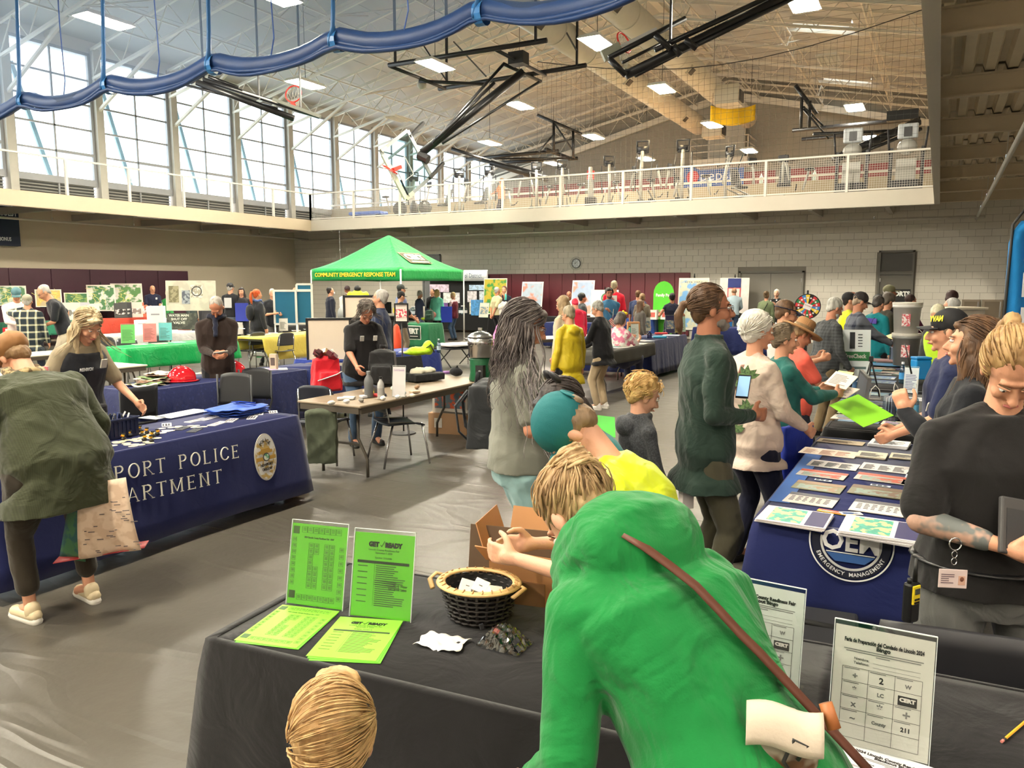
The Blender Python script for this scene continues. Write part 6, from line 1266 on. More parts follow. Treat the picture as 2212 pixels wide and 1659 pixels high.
t=thing('steamer_pot','shiny steel steamer pot with lid standing on the green stove','pot',c+V((0,0,.275))); MB().lathe([(.135,0),(.14,.01),(.14,.12),(.145,.122),(.145,.23)],n=28).build('pot_body',m_chrome,t,True); MB().lathe([(.15,.23),(.15,.24),(.1,.28),(.03,.3),(.0,.3)],n=28).build('lid',m_chrome,t,True); MB().box((0,0,.325),(.05,.02,.03)).build('knob',m_chrome,t)
for q in (-1,1): MB().tube([(q*.14,-.03,.2),(q*.2,-.03,.21),(q*.2,.03,.21),(q*.14,.03,.2)],.007).build('handle',m_chrome,t,True)
for i in range(18): a=2*PI*i/18; MB().box((.142*math.cos(a),.142*math.sin(a),.16),(.012,.012,.02)).build('hole',M((60,50,44)),t)
c=pz(1035,868,.3); chair('dark chair behind the steel pot table',-4.9,8.9,R(150),(30,34,44),None)
for (x,y,l) in ((1020,700,'white and blue leaflets on the table left of the woman with long hair'),): 
    table('folding table with white sheets behind the steel pot',-7.3,14.2,2.2,.76,R(60),.74,col=(206,206,206)); doc('white and blue sheet on the table behind the steel pot',(-6.9,15.2,.745),.5,.4,.6,(222,228,234),(120,150,190),'photo')
# ================================================================= MIDDLE: dark table, navy table
table('folding table under the short black cloth beside the black fleece person',-4.75,12.0,2.44,.76,R(90)); drape('short black plastic cloth on the table beside the black fleece person',-4.75,12.0,2.44,.76,R(90),.75,M((62,60,54),rough=.5,bump=.0004,bs=30),(.24,.22,.2,.24),.006,.01,seed=30,k=4)
for i,(x,y,l) in enumerate(((1330,750,'white leaflets nearest the black fleece on the dark table'),(1342,748,'beige booklet on the dark table'),(1350,745,'printed card on the dark table'),(1372,742,'long white sheet at the far end of the dark table'))): doc(l,pz(x,y,.757),.3,.4,R(70+8*i),(226,222,214),(150,130,110),'photo')
table('folding table under the navy cloth where the tie-dye woman sits',-4.9,14.6,2.5,.76,R(90)); drape('navy tablecloth with white papers in front of the tie-dye woman',-4.9,14.6,2.5,.76,R(90),.75,cloth((26,34,78)),(.68,.68,.5,.6),.012,.06,seed=31)
table('second folding table under the navy cloth reaching behind the tie-dye woman',-6.9,14.6,1.95,.76,0); drape('navy tablecloth reaching left of the navy corner table',-6.9,14.6,1.95,.76,0,.748,cloth((26,34,84)),(.62,.1,.4,.6),.012,.05,seed=32)
bottle('teal steel water bottle before the tie-dye woman',pz(1360,733,.757),.27,.045,(60,140,124),(24,30,30),glass=False,name='water_bottle'); bottle('blue plastic cup on the navy cloth',pz(1403,731,.757),.15,.05,(60,80,160),(60,80,160),name='cup',cat='cup')
for i,(x,y,w_,h_,col,l) in enumerate(((1372,735,.12,.32,(228,228,224),'tall folded white brochure beside the teal bottle'),(1399,715,.12,.32,(226,222,214),'white card with dark pictures behind the blue cup'),(1448,720,.17,.4,(60,56,100),'purple and white brochure stand at right of the navy cloth'),(1462,719,.15,.34,(226,196,110),'yellow leaning folder beside the purple brochure'),(1472,717,.16,.36,(206,226,210),'pale green leaning sheet nearest the ponytail man'),(1313,745,.14,.2,(232,204,180),'peach card standing at the corner of the dark table'))): stand(l,pz(x,y,.757),w_*1.3,h_,R(YAW)+.2,col,'photo' if i in(1,2) else 'text',tuple(int(v*.6) for v in col),tilt=8)
for (x,y,col,l) in ((1428,722,(206,60,66),'red plastic case lying on the navy cloth'),(1425,730,(60,160,200),'bright blue pouch lying on the navy cloth')): c=pz(x,y,.757); t=thing('case',l,'case',c,R(YAW)); MB().box((0,0,.02),(.28,.12,.04)).build('case_body',M(col,rough=.35),t,bevel=.015)
for i,(x,y,l) in enumerate(((1340,732,'white sheet before the tie-dye woman'),(1390,736,'small white card on the navy corner'),(1420,728,'white sheet under the blue pouch'),(1450,724,'white sheets at the right of the navy cloth'),(1440,719,'coloured booklet pile beside the brochure stand'))): doc(l,pz(x,y,.7565),.28,.36,R(40+20*i),(228,226,224),(130,130,140),'text' if i<4 else 'photo')
t=thing('small_flag','small striped flag on a stick beside the tie-dye woman','flag',pz(1318,735,.757),R(YAW)); MB().cyl((0,0,0),(.06,0,.62),.006).build('stick',M((180,170,150)),t)
T=basis((.1,0,.36),(.8,0,-.75),(.7,0,.8)); 
for i in range(7): MB(T).box((.03,-.09+i*.03,0),(.3,.015,.004)).build('red_stripe',M((190,30,44)),t); 
MB(T).box((.03,0,-.002),(.3,.21,.003)).build('white_field',m_white,t); MB(T).box((-.06,.055,.002),(.12,.1,.006)).build('blue_canton',M((40,50,100)),t)
t=thing('white_sneakers','pair of white sneakers under the navy cloth','shoes',pz(1378,798,0.01),R(100)); 
for q in (-1,1): MB().cap2((q*.06,-.1,.06),(q*.06,.12,.045),.05,.045).build('sneaker',M((226,226,230)),t,True)
t=thing('paper_bag','brown paper bag held up behind the tie-dye woman','bag',pd(1368,712,16)-V((0,0,.15)),R(YAW)); MB().box((0,0,.13),(.26,.15,.36),taper=.95).build('bag_body',M((176,124,76),rough=.8,bump=.002,bs=20),t,bevel=.004)
# far navy table by the maroon pads
btab('navy tablecloth beside the woman in the black tank top',-5.6,20.2,2.2,.76,0,(28,38,88),33); btab('navy tablecloth below the coastal maps',-10.2,20.6,2.6,.76,0,(28,38,88),34)
for i,(x,y,col,l) in enumerate(((1412,690,(214,208,200),'white tub on the far navy cloth'),(1424,689,(120,170,90),'green printed carton on the far navy cloth'),(1437,690,(232,230,226),'white printed carton on the far navy cloth'))): box_thing(l,pz(x,y,.757),(.25,.2,.3),0,col,'carton','carton',panels=(('f',.15,.15,0,.15,(190,90,80)),))
# prize wheel
p=pd(1744,662,10.0); t=thing('prize_wheel','black rimmed prize wheel with coloured segments','prize wheel',(p.x,p.y,0),R(YAW)-.25); cs=[(210,44,50),(30,120,70),(236,236,230),(20,20,24),(240,206,60),(60,130,200)]; n=18; r_=.155
for i in range(n):
    a0=2*PI*i/n;a1=2*PI*(i+1)/n; MB(Matrix.Translation((0,0,p.z))@Matrix.Rotation(R(90),4,'X')).prism([(0,0)]+[(r_*math.cos(a0+(a1-a0)*k/3),r_*math.sin(a0+(a1-a0)*k/3)) for k in range(4)],.012).build('segment',M(cs[i%6] if i%6!=2 else (200,50,60),rough=.4),t); am=(a0+a1)/2; MB(Matrix.Translation((0,0,p.z))@Matrix.Rotation(R(90),4,'X')).box((.11*math.cos(am),.11*math.sin(am),.014),(.02,.02,.004)).build('icon',M((232,230,228)),t)
MB().tube([(r_*math.cos(2*PI*i/32),-.006,p.z+r_*math.sin(2*PI*i/32)) for i in range(33)],.009,6).build('rim',m_black,t,True); T=Matrix.Translation((0,-.018,p.z))@Matrix.Rotation(R(90),4,'X')@Matrix.Rotation(-.4,4,'Z'); MB(T).box((0,0,0),(.1,.075,.004)).build('centre_card',M((236,232,232)),t); text('Spin the Wheel',.02,M((170,50,60)),t,T@Matrix.Translation((0,.01,.003)),width=.085)
MB().box((0,.02,p.z/2),(.04,.03,p.z)).box((0,.02,p.z+r_+.02),(.02,.03,.06)).build('stand',m_black,t)
# ================================================================= RIGHT: OEM TABLE AND THE BLACK TABLES BEHIND
table('folding table under the navy emergency management cloth',-.70,3.68,.74,2.3,0); oc=cloth((20,30,84),rough=.7,wr=.006); O=drape('navy tablecloth with the round OEM emblem',-.70,3.68,.74,2.3,0,.75,oc,(.41,.45,.4,.5),.010,.05,seed=40,k=7)
t=MB().box((.05,1.1,.7555),(.1,1.5,.002)).build('light_stripe',M((70,110,180),rough=.7),O)
kf=.05/.65
def oface(px_,py_):
    r=ray(px_,py_); t_=(3.68-.032+kf*-(.75-HC))/(r.y-kf*r.z) if 0 else None
    # y = 3.68-.03 - kf*(.75-z)
    t_=(3.648-kf*(.75-HC))/(r.y-kf*r.z); return V((0,0,HC))+r*t_
cc=oface(1838,1172)-V((-.70,3.68,0)); To=basis(cc,(1,0,0),(0,-kf*-1,1)); E=bpy.data.objects.new('emblem',None); COL.objects.link(E); E.parent=O
def arcband(T,r0,r1,a0,a1,th,mat,nm,par,n=40,z=0):
    b=MB(T@Matrix.Translation((0,0,z))); rg=[]
    for i in range(n+1): a=a0+(a1-a0)*i/n; c,s=math.cos(a),math.sin(a); rg.append([V((r0*c,r0*s,0)),V((r1*c,r1*s,0)),V((r1*c,r1*s,th)),V((r0*c,r0*s,th))])
    b.loop(rg); b.build(nm,mat,par)
wt_=M((226,226,226),rough=.6); nv_=M((22,30,70),rough=.7); R1=.175
arcband(To,R1-.006,R1,R(172),R(368),.003,wt_,'outer_ring',E); arcband(To,R1-.012,R1-.045,R(172),R(368),.002,M((14,18,40)),'ring_field',E); arcband(To,R1-.058,R1-.048,R(172),R(368),.003,M((190,190,190)),'inner_ring',E)
s_='EMERGENCY MANAGEMENT'; n=len(s_)
for i,ch in enumerate(s_):
    a=R(205)+(R(335)-R(205))*i/(n-1); 
    if ch!=' ': text(ch,.024,wt_,E,To@Matrix.Translation(((R1-.03)*math.cos(a),(R1-.03)*math.sin(a),.004))@Matrix.Rotation(a+PI/2,4,'Z'),ext=.0008,bold=.0003)
text('OEM',.125,M((224,222,222)),E,To@Matrix.Translation((0,.0,.007)),width=.235,bold=.003,ext=.0015); MB(To).prism([(-.1,-.055),(.1,-.055),(.06,-.09),(-.06,-.09)],.002,Matrix.Translation((0,0,.003))).build('blue_segment',M((50,90,150)),E); MB(To).box((0,-.05,.004),(.2,.004,.003)).build('rule',wt_,E)
# booklets on the OEM table
def od(lbl,px,w,h,rz,col,style,acc=None,n=1,ink=(90,90,96),th=.0025,dz=0):
    c=pz(px[0],px[1],.757)
    for i in range(n): doc(lbl+('' if n==1 else ', '+(('lowest','second up','third up','fourth up','fifth up')[i] if i<n-1 else 'top one')),(c.x+.006*(i%2),c.y+.004*((i+1)%2),.758+dz+i*th*1.1),w,h,R(rz)+.015*i,col,ink,style,th=th,acc=acc,name='booklet',cat='booklet',seed=len(lbl))
od('glossy comic booklet at the near left navy corner',(1715,1122),.3,0.263,-4,(232,222,222),'red',n=4,th=.004)
od('glossy comic booklet at the near right navy corner',(1903,1152),.32,0.28,-5,(230,224,226),'red',n=5,th=.005)
for px in ((1690,1118),(1875,1140)): pass
od('small orange striped card left of the yellow one',(1735,1107),.06,.035,-6,(232,170,120),'text',ink=(190,60,50)); od('yellow and red flame card between the two white charts',(1806,1108),.17,.045,-8,(240,190,50),'cover',(214,60,50)); od('second flame card on top of the yellow one',(1838,1111),.1,.045,25,(226,222,214),'text',dz=.003,ink=(60,90,150))
od('white chart with dark header, left',(1752,1080),.24,0.21,-4,(226,214,206),'band',(90,88,96)); od('white chart with dark header, right',(1897,1098),.24,0.228,-4,(228,216,208),'band',(90,88,96),n=2)
od('olive and brown covered booklet, near left',(1768,1052),.25,0.196,-4,(130,130,100),'cover',(150,120,90)); od('olive and brown covered booklet, near right',(1893,1063),.26,0.207,-4,(130,126,100),'cover',(120,96,80),n=2); od('small white and blue card tucked by the left booklets',(1778,1038),.09,.03,-5,(206,216,226),'cols'); od('small white and blue card tucked by the right booklets',(1902,1050),.1,.03,-5,(206,216,226),'cols')
od('grey and red covered booklet, far left',(1776,1025),.26,0.172,-5,(200,196,190),'cover',(190,90,70)); od('grey and red covered booklet, far right',(1905,1034),.27,0.184,-5,(190,186,180),'cover',(190,90,70))
od('long unfolded white leaflet, left part',(1800,1005),.28,0.184,-4,(224,220,216),'cols'); od('long unfolded white leaflet, right part',(1915,1012),.28,0.196,-4,(226,220,216),'cols')
od('open spiral booklet, at the left of the navy table',(1790,978),.34,0.21,-4,(228,212,196),'cols',ink=(190,150,130)); od('stack of pale die-cut cards in the middle',(1882,985),.17,0.184,-4,(222,212,190),'text',n=4); od('stack of pale die-cut cards at right',(1953,988),.16,0.161,-4,(224,216,194),'text',n=3)
od('glossy brown leaflet at the far left corner of the navy table',(1816,955),.3,0.138,-4,(190,172,140),'text',ink=(120,100,80)); od('white folders fanned at the far right corner of the navy table',(1920,962),.24,0.207,-6,(230,228,230),'text',n=4,th=.005)
od('white and blue sheet at the right edge behind the tattooed arm',(1975,1035),.1,0.35,-4,(200,216,232),'text')
# black cloth tables beyond
table('first folding table beyond the navy one',-.68,6.32,.76,2.5,0); drape('black fleece cloth on the first table beyond the navy one',-.68,6.32,.76,2.5,0,.75,cb,(.3,.4,.4,.45),.012,.04,seed=41); o=drape('thick folded black throw along the near edge of the black table',-.70,6.3,.82,.35,0,.765,cloth((20,19,20)),(.09,.1,.02,.12),.008,.02,seed=42,name='black_throw',cat='throw')
table('second folding table beyond the navy one',-.70,9.0,.78,2.5,0); drape('black cloth on the second table beyond the navy one',-.70,9.0,.78,2.5,0,.75,cb,(.4,.4,.3,.45),.012,.04,seed=43); table('third folding table beyond the navy one',-.72,11.7,.8,2.5,0); drape('black cloth on the third table beyond the navy one',-.72,11.7,.8,2.5,0,.75,cb,(.4,.4,.3,.45),.012,.04,seed=44)
table('fourth folding table beyond the navy one',.15,10.2,.8,2.4,0); drape('black cloth on the table behind the navy cap volunteer',.15,10.2,.8,2.4,0,.78,cb,(.6,.4,.3,.5),.012,.04,seed=45)
B2=[((1850,915),.2,.12,(150,176,196),'cover',(96,130,160),'blue and grey brochure nearest on the first black table'),((1845,903),.22,.1,(216,206,196),'photo',None,'white photo brochure under the blue one'),((1862,890),.24,.13,(196,232,160),'text',None,'light green flyers on the first black table'),((1880,882),.22,.1,(232,214,190),'photo',None,'white and orange brochure behind the green flyers'),((1868,870),.3,.12,(70,72,84),'cover',(90,110,150),'dark slate booklet in the middle of the first black table'),((1945,917),.18,.1,(232,222,200),'photo',None,'cream brochure right of the holder'),((1952,898),.14,.08,(206,232,190),'text',None,'small green card right of the holder'),((1950,886),.14,.08,(200,230,190),'text',None,'small green card behind the other one'),((1905,852),.3,.09,(150,170,190),'cover',(60,110,140),'row of blue leaflets at the far end of the first black table'),((1975,862),.16,.1,(222,222,226),'text',None,'white cards by the small bottle')]
for px,w_,h_,col,stl,acc,l in B2: od(l,px,w_*1.5,h_*2.5,-3,col,stl,acc)
B3=[((1893,824),.3,.2,(120,130,150),'cover',(60,90,140),'grey and blue brochure nearest on the second black table'),((1895,815),.3,.18,(200,206,214),'cover',(60,110,170),'white and blue brochure behind it'),((1893,806),.28,.18,(222,222,222),'text',None,'white folded leaflet on the second black table'),((1880,800),.2,.2,(60,150,180),'none',None,'teal sheet at the left of the second black table'),((1925,806),.2,.2,(180,196,180),'photo',None,'green tinted leaflet by the blue strip'),((1905,796),.26,.18,(230,210,170),'photo',None,'cream and orange leaflet on the second black table'),((1935,797),.2,.16,(90,90,140),'cols',None,'violet printed card on the second black table'),((1920,788),.4,.24,(30,120,170),'none',None,'large blue sheet at the far end of the second black table'),((1905,779),.3,.2,(222,180,180),'none',None,'pink sheet stack on the third black table'),((1935,773),.3,.2,(232,226,216),'none',None,'cream sheet stack on the third black table'),((1900,771),.2,.2,(236,214,90),'none',None,'yellow card on the third black table')]
for px,w_,h_,col,stl,acc,l in B3: od(l,px,w_*1.3,h_*1.6,-3,col,stl,acc,n=2 if 'stack' in l else 1,th=.01 if 'stack' in l else .0025)
def holder(lbl,px,w,h,rz,z=.757,n=1):
    p=pz(px[0],px[1],z); t=thing('brochure_holder',lbl,'holder',p,rz); g=glassm((226,232,236),.2,.03); b=MB()
    b.box((0,0,.003),(w,.1,.004)).box((0,.05,h/2),(w,.004,h)).box((0,-.045,h*.3),(w,.004,h*.6))
    for q in (-1,1): b.box((q*w/2,0,h*.4),(.004,.1,h*.8))
    b.build('holder_body',g,t)
    for i in range(3): MB().box((0,.03-.02*i,h*.5),(w*.9,.004,h*.9)).build('brochure',M(((226,224,226),(206,214,222),(190,190,210))[i]),t)
    return t
holder('clear brochure holder lying turned on the first black table',(1928,905),.3,.2,R(82)); holder('tall clear holder of white brochures on the third black table',(1940,780),.22,.32,-.2); holder('clear holder with papers behind the tall one',(1905,757),.25,.32,-.2)
p=pz(1958,915,.757); t=thing('paper_cup','tall beige paper cup on the first black table','cup',p); MB().lathe([(.033,0),(.044,.14),(.047,.142),(.046,.148)],n=20).build('cup_body',M((222,196,150),rough=.5),t,True); MB().lathe([(.047,.14),(.046,.158),(.03,.16)],n=20).build('lid',M((214,190,146)),t,True)
bottle('small clear water bottle behind the beige cup',pz(1975,900,.757),.2,.03,(190,214,226),lab=(90,160,200)); bottle('blue and clear bottle by the volunteer hand',pz(1948,828,.757),.24,.033,(170,210,230),lab=(60,140,200)); bottle('round white dispenser jug on the third black table',pz(1968,752,.757)+V((-.9,0,0)),.28,.08,(222,222,226),lab=(60,110,170))
for i,(x,y) in enumerate(((1890,862),(1938,857))):
    p=pz(x,y,.757); t=thing('wire_stand','small white '+('folded tent card frame' if i==0 else 'leaning card frame')+' on the first black table','stand',p,.1+i); 
    for q in (-1,1): MB().tube([(q*.05,0,0),(q*.035,.02,.09),(0,.03,.13)],.004).build('frame_side',m_white,t,True)
    MB().bar((-.05,0,0),(.05,0,0),.02,.006).build('frame_foot',m_white,t)
t,T_,pp=stand('white price card standing between the volunteers and the black table',pz(1966,850,.757),.13,.26,-.15,(232,232,238),'text',tilt=4,ink=(130,130,170))
# white tree check sign, tripod
p=pd(1850,735,9.3); t=thing('poster_card','white poster with a green band reading TreeCheck','sign',(p.x,p.y,.74),R(YAW)-.15); T=Matrix.Rotation(R(82),4,'X'); MB(T).box((0,.3,0),(.36,.56,.01)).build('board',M((226,232,232)),t); MB(T).box((0,.26,.006),(.34,.11,.004)).build('green_band',M((40,110,60)),t); text('TreeCheck',.07,m_white,t,T@Matrix.Translation((0,.26,.009)),width=.26,bold=.002); MB(T).box((-.03,.45,.006),(.06,.2,.004)).build('dark_tree',M((40,44,46)),t); m=MB(T); 
for i in range(5): m.box((.06,.38+i*.035,.006),(.05,.012,.004))
m.build('ladder_marks',M((80,84,90)),t); MB(T).box((0,.12,.006),(.26,.03,.004)).build('text_line',M((90,110,110)),t)
p=pd(1882,775,7.6); t=thing('tripod','small black tripod in front of the white poster','tripod',(p.x,p.y,.0)); 
for k in range(3): a=2*PI*k/3+.4; MB().tube([(0,0,1.12),(.1*math.cos(a),.1*math.sin(a),.757)],.008).build('leg',m_black,t,True)
MB().box((0,0,1.13),(.04,.04,.05)).build('head',m_black,t)
p=pd(1856,840,7.0); t=thing('leaning_panel','dark grey framed panel leaning against the end of the black table','panel',(p.x-.06,p.y-.1,0),R(100)); MB(Matrix.Rotation(R(96),4,'X')).box((0,.55,0),(.7,1.0,.02)).build('panel',M((86,90,100),rough=.4),t); MB(Matrix.Rotation(R(96),4,'X')).box((-.35,.55,0),(.02,1.02,.03)).box((.35,.55,0),(.02,1.02,.03)).box((0,1.06,0),(.72,.02,.03)).build('frame',m_chrome,t)
stand('white and blue poster card on the far black table',pz(1940,722,.78),.42,.5,R(10),(226,230,234),'photo',acc=(110,160,206),tilt=12)
# buckets and cooler at the back right
for (x,y,r_,h_,zb,l) in ((1958,733,.17,.4,.78,'grey translucent lower water bucket'),(1958,697,.17,.4,1.19,'white upper bucket stacked on the grey one')):
    p=pd(x,y,10.4); t=thing('bucket',l,'bucket',(p.x,p.y,zb)); MB().lathe([(r_*.85,0),(r_,h_*.9),(r_*1.06,h_*.9),(r_*1.06,h_)],n=24).build('bucket_body',M((214,210,206) if zb>1 else (150,150,148),rough=.4),t,True); MB().lathe([(r_*1.08,h_),(r_*1.08,h_+.03),(0,h_+.035)],n=24).build('lid',m_white,t); MB().box((0,-r_*.95,h_*.5),(.1,.02,.16)).build('label',M((200,90,100),pat='noise',c2=(230,226,226),ps=40),t)
p=pd(1992,745,8.6); t=thing('cooler','bright blue plastic cooler box at the back right','cooler',(p.x,p.y,.8),R(YAW)); MB().box((0,0,.12),(.17,.14,.22)).build('cooler_body',M((20,130,196),rough=.4),t,bevel=.015); MB().box((0,0,.245),(.175,.145,.03)).build('lid',M((16,120,186)),t,bevel=.01)
p=pd(2075,670,9.2); t=thing('storage_bin','pale grey bin lid held beside the gray-haired helper','bin',(p.x,p.y,1.35),R(YAW)+.3); MB().box((0,0,.1),(.42,.3,.24)).build('bin_body',M((196,188,176),rough=.5),t,bevel=.01); MB().box((0,0,.23),(.46,.34,.025)).build('rim',M((226,216,196)),t)
t,_,_=stand('white leaflet panel behind the navy cap volunteer',pz(2030,812,.78)+V((0,.2,0)),.2,.3,.3,(222,214,196),'none')
p=pd(2160,720,6.8); t=thing('dispenser','black and white gadget with yellow lamps beside the blue banner','gadget',(p.x-.05,p.y,1.1),R(YAW)); MB().box((0,0,.25),(.1,.1,.32)).build('gadget_body',M((40,42,46)),t,bevel=.01); MB().box((0,0,.43),(.14,.12,.03)).build('top',m_white,t); MB().box((.02,-.055,.28),(.03,.01,.05)).build('yellow_lamp',M((240,220,40)),t); MB().cyl((0,0,0),(0,0,.1),.02).cyl((0,0,-1.1),(0,0,0),.012).build('pole',m_black,t)
# feather banner
p=pd(2200,640,6.6); t=thing('feather_banner','tall bright blue feather banner with white letters D F R','banner',(p.x,p.y,0),R(YAW)-.1); bl_=cloth((26,132,206),rough=.6)
def bf(u,v): 
    z=.6+v*1.78; x0=-.09-.02*v+ (.0 if v<.93 else (v-.93)*1.2); return (x0+u*.42,.02*math.sin(u*14+v*3)*(1-.3*v),z)
MB().grid(bf,24,20).build('fabric',bl_,t,True,solid=.003); MB().tube([(-.09,0,.3),(-.1,0,1.6),(-.09,0,2.35),(-.0,0,2.48),(.2,0,2.5)],.012).build('pole',m_black,t,True); MB().cyl((.02,0,2.49),(.02,0,4.0),.004).build('cord',m_white,t)
for ch,z in (('D',2.14),('F',1.84),('R',1.55)): text(ch,.27,M((232,236,240)),t,Matrix.Translation((.06,-.035,z))@Matrix.Rotation(R(90),4,'X'),width=.12,bold=.01)
MB().bar((-.05,-.035,1.36),(.2,-.035,1.35),.006).build('rule',m_white,t); text('Central Coast',.09,M((232,236,240)),t,Matrix.Translation((.12,-.035,1.26))@Matrix.Rotation(R(90),4,'X'),width=.3)
# chair behind the bingo signs
t=thing('folding_chair','dark grey folding chair behind the white bingo signs','chair',(.35,2.75,0),R(8)); cm=M((40,40,44),rough=.5); MB().box((-.25,.1,.43),(.5,.46,.03)).build('seat',cm,t,bevel=.02); MB().grid(lambda u,v:(-.25+(u-.5)*.5*(1-.1*v*v),-.14-.05*v,.5+.34*v),8,6).build('backrest',cm,t,True,solid=.02)
for x in (-.48,-.02): MB().tube([(x,-.14,.8),(x,-.12,.45),(x,.34,.01)],.013).build('leg',m_black,t,True); MB().tube([(x,.3,.42),(x,-.16,.01)],.013).build('leg',m_black,t,True)
p=pz(1690,1330,.3); t=thing('black_case','dark tube frame of a chair below the navy emblem','chair',(-.55,3.3,0),.1); MB().tube([(-.12,0,.01),(-.12,0,.4),(-.06,0,.46),(.3,0,.44),(.36,0,.4),(.36,0,.01)],.016).build('frame',m_black,t,True); MB().box((.12,.0,.43),(.46,.4,.03)).build('seat',cm,t,bevel=.02)
# scoreboard at the left edge
a=pX(0,475,XW+.35); b_=pX(46,475,XW+.35); z0=pX(30,531,XW+.35).z; t=thing('scoreboard','dark blue scoreboard corner reading GUEST and BONUS','scoreboard',(XW+.12,b_.y,0)); zt=z0+1.2; MB().box((0,-1.6,(z0+zt)/2),(.2,3.2,zt-z0)).build('cabinet',M((20,34,66),rough=.5),t); T=basis((.105,0,0),(0,1,0),(0,0,1)); gw=(b_.y-a.y); text('GUEST',.26,M((214,220,226)),t,T@Matrix.Translation((-gw*.5,zt-.2,0)),width=gw*.86,bold=.006); text('BONUS',.16,M((214,220,226)),t,T@Matrix.Translation((-gw*.72,z0+.2,0)),width=gw*.56,bold=.004); MB(T).box((-gw-.3,zt-.6,0),(.6,.5,.02)).build('digit_window',M((10,12,20)),t)
# ================================================================= THE PEOPLE, near to far
G1=(150,146,140);G2_=(206,202,196);BR1=(74,52,38);BR2=(124,92,62);BK1=(26,22,22);BK2=(60,52,50);BL1=(166,134,90);BL2=(222,196,150);WH1=(206,202,192);WH2=(236,232,224)
JN=(58,76,104)
def held(lbl,A,p,w,h,col,rot,name='leaflet',cat='leaflet',th=.002,n=1,c2=None):
    q=W(A,p); M0=A['rt'].to_4x4()@Euler(rot).to_matrix().to_4x4(); t=thing(name,lbl,cat,q); t.rotation_euler=M0.to_euler()
    MB().box((0,0,0),(w,h,th)).build('sheet',M(col,rough=.5),t)
    if c2: m=MB(); strips(m,w*.8,h*.7,8,-w*.4,h*.3,w*.8,3,zz=th/2+.0006); m.build('print',M(c2),t)
    return t
# green hoodie
A=person('person in a bright green hoodie bending over the near table, hair in a loose bun',(1188,915),1.84,36,head=(1.1,.1),lean=.7,curl=.35,f=True,fat=1.26,shw=1.12,lod=0,skn=0,hair=('bun',(128,98,66),(196,166,122)),top=((20,150,66),1.0,-.3),topm=cloth((14,116,52),wr=.03,bump=.0008,bs=220,vs=30,var=.08),bot=((36,40,60),1.0),L=(-.25,.26,.82),Rr=(.2,.5,.95),s=.96,ex=('bighood',('strap',(86,44,26),-1,-1)),locks_=dict(n=210,L=.14,wave=.012,wid=.0045,flow=(0,-1,.5),down=-.09,seed=3,zmin=-.08))
vv=A
h=A['B'](); hp=A['H'](0,-.1,.075)
rn=random.Random(8)
for i in range(60):
    a=rn.random()*6.28; b=rn.uniform(-1,1); pts=[]; 
    for k in range(7): u=a+k*.5; pts.append(hp+A['Rh']@V((math.cos(u)*.055*(1-.05*k)+rn.gauss(0,.003),math.sin(u)*.04+rn.gauss(0,.003),b*.04+.012*math.sin(u+b))))
    h.tube(pts,[.003,.005,.005,.005,.004,.003,.001],5)
o=h.build('bun_strands',hairm((150,118,80),(214,186,140)),A['t'],True); o['kind']='stuff'
o=MB().tube([A['H'](math.cos(u)*.035,-.075,.06+math.sin(u)*.035) for u in [2*PI*i/12 for i in range(13)]],.006,6); o.v=[tuple(V(v)*A['s']) for v in o.v]; o.build('hair_tie',M((170,130,90)),A['t'],True)
# her patchwork bag
p=pd(1692,1592,1.27); t=thing('shoulder_bag','patchwork leather shoulder bag with a folded cream flap on the green hoodie side','bag',p,R(YAW)-.3); t.scale=(.74,.74,.74)
vox(MB().sph((0,0,-.03),(.085,.045,.11)).box((0,0,-.02),(.13,.06,.13)),'bag_body',M((92,62,40),rough=.5,pat='noise',c2=(150,140,124),ps=14,bump=.002,bs=50),t,.008,3,.003,14)
MB().grid(lambda u,v:(-.085+u*.17,.0-.058*math.sin(v*1.5),.075-.075*v*v+.008*math.sin(u*6)),12,8).build('flap',M((196,182,164),rough=.8,bump=.001,bs=80),t,True,solid=.004); MB().cyl((-.1,.0,.02),(-.085,.0,-.05),.014).build('leather_tab',M((176,120,74),rough=.5),t,True); MB().cyl((.09,.02,.09),(.11,.0,.04),.016).build('leather_tab',M((160,96,50),rough=.5),t,True)
MB().tube([(.03,-.052,-.02),(.05,-.054,.02),(.02,-.054,.03),(.0,-.052,-.03),(.03,-.052,-.07)],.005).build('scroll_print',M((40,38,38)),t,True)
# teal cap bending
A=person('person in a teal cap and yellow vest bowed over the cardboard box',(1160,902),2.4,74,head=(1.25,.25),lean=.16,curl=.5,f=True,fat=.9,lod=0,skn=0,hair=('short',(96,76,58),(150,126,98)),top=((228,240,30),.42,-.12),topm=M((196,210,14),rough=.45,wr=.02,sheen=.1),bot=((40,60,110),1.0),L=(-.16,.42,1.12),Rr=(.06,.42,1.1),ex=())
g=A['B'](); g.sph(A['H'](0,-.02,.05),(.092,.112,.098),A['Rh'],20,14); vox(g,'cap',M((8,98,102),rough=.8,bump=.0006,bs=300),A['t'],.006,1,.002,20)
g=A['B'](); g.tube([A['H'](math.cos(u)*.045,-.125+.0*u,.03+math.sin(u)*.045) for u in [PI*i/10 for i in range(11)]],.007,6,flat=.4); g.build('cap_opening_edge',M((8,104,108),rough=.8),A['t'],True)
g=A['B'](); g.sph(A['H'](0,-.112,.03),(.04,.016,.04),A['Rh'],12,8); g.build('hair_in_opening',hairm((96,80,62),(140,120,96)),A['t'],True)
vs=[A['H'](u*.08,.085+.09*math.sqrt(1-u*u*.92),.03-abs(u)*.02) for u in [-1+k/4 for k in range(9)]]+[A['H'](u*.08,.07,.035-abs(u)*.02) for u in [-1+k/4 for k in range(9)]]; A['B']().add(vs,[(j,j+1,10+j,9+j) for j in range(8)]).build('cap_brim',M((8,110,114),rough=.8),A['t'],solid=.004)
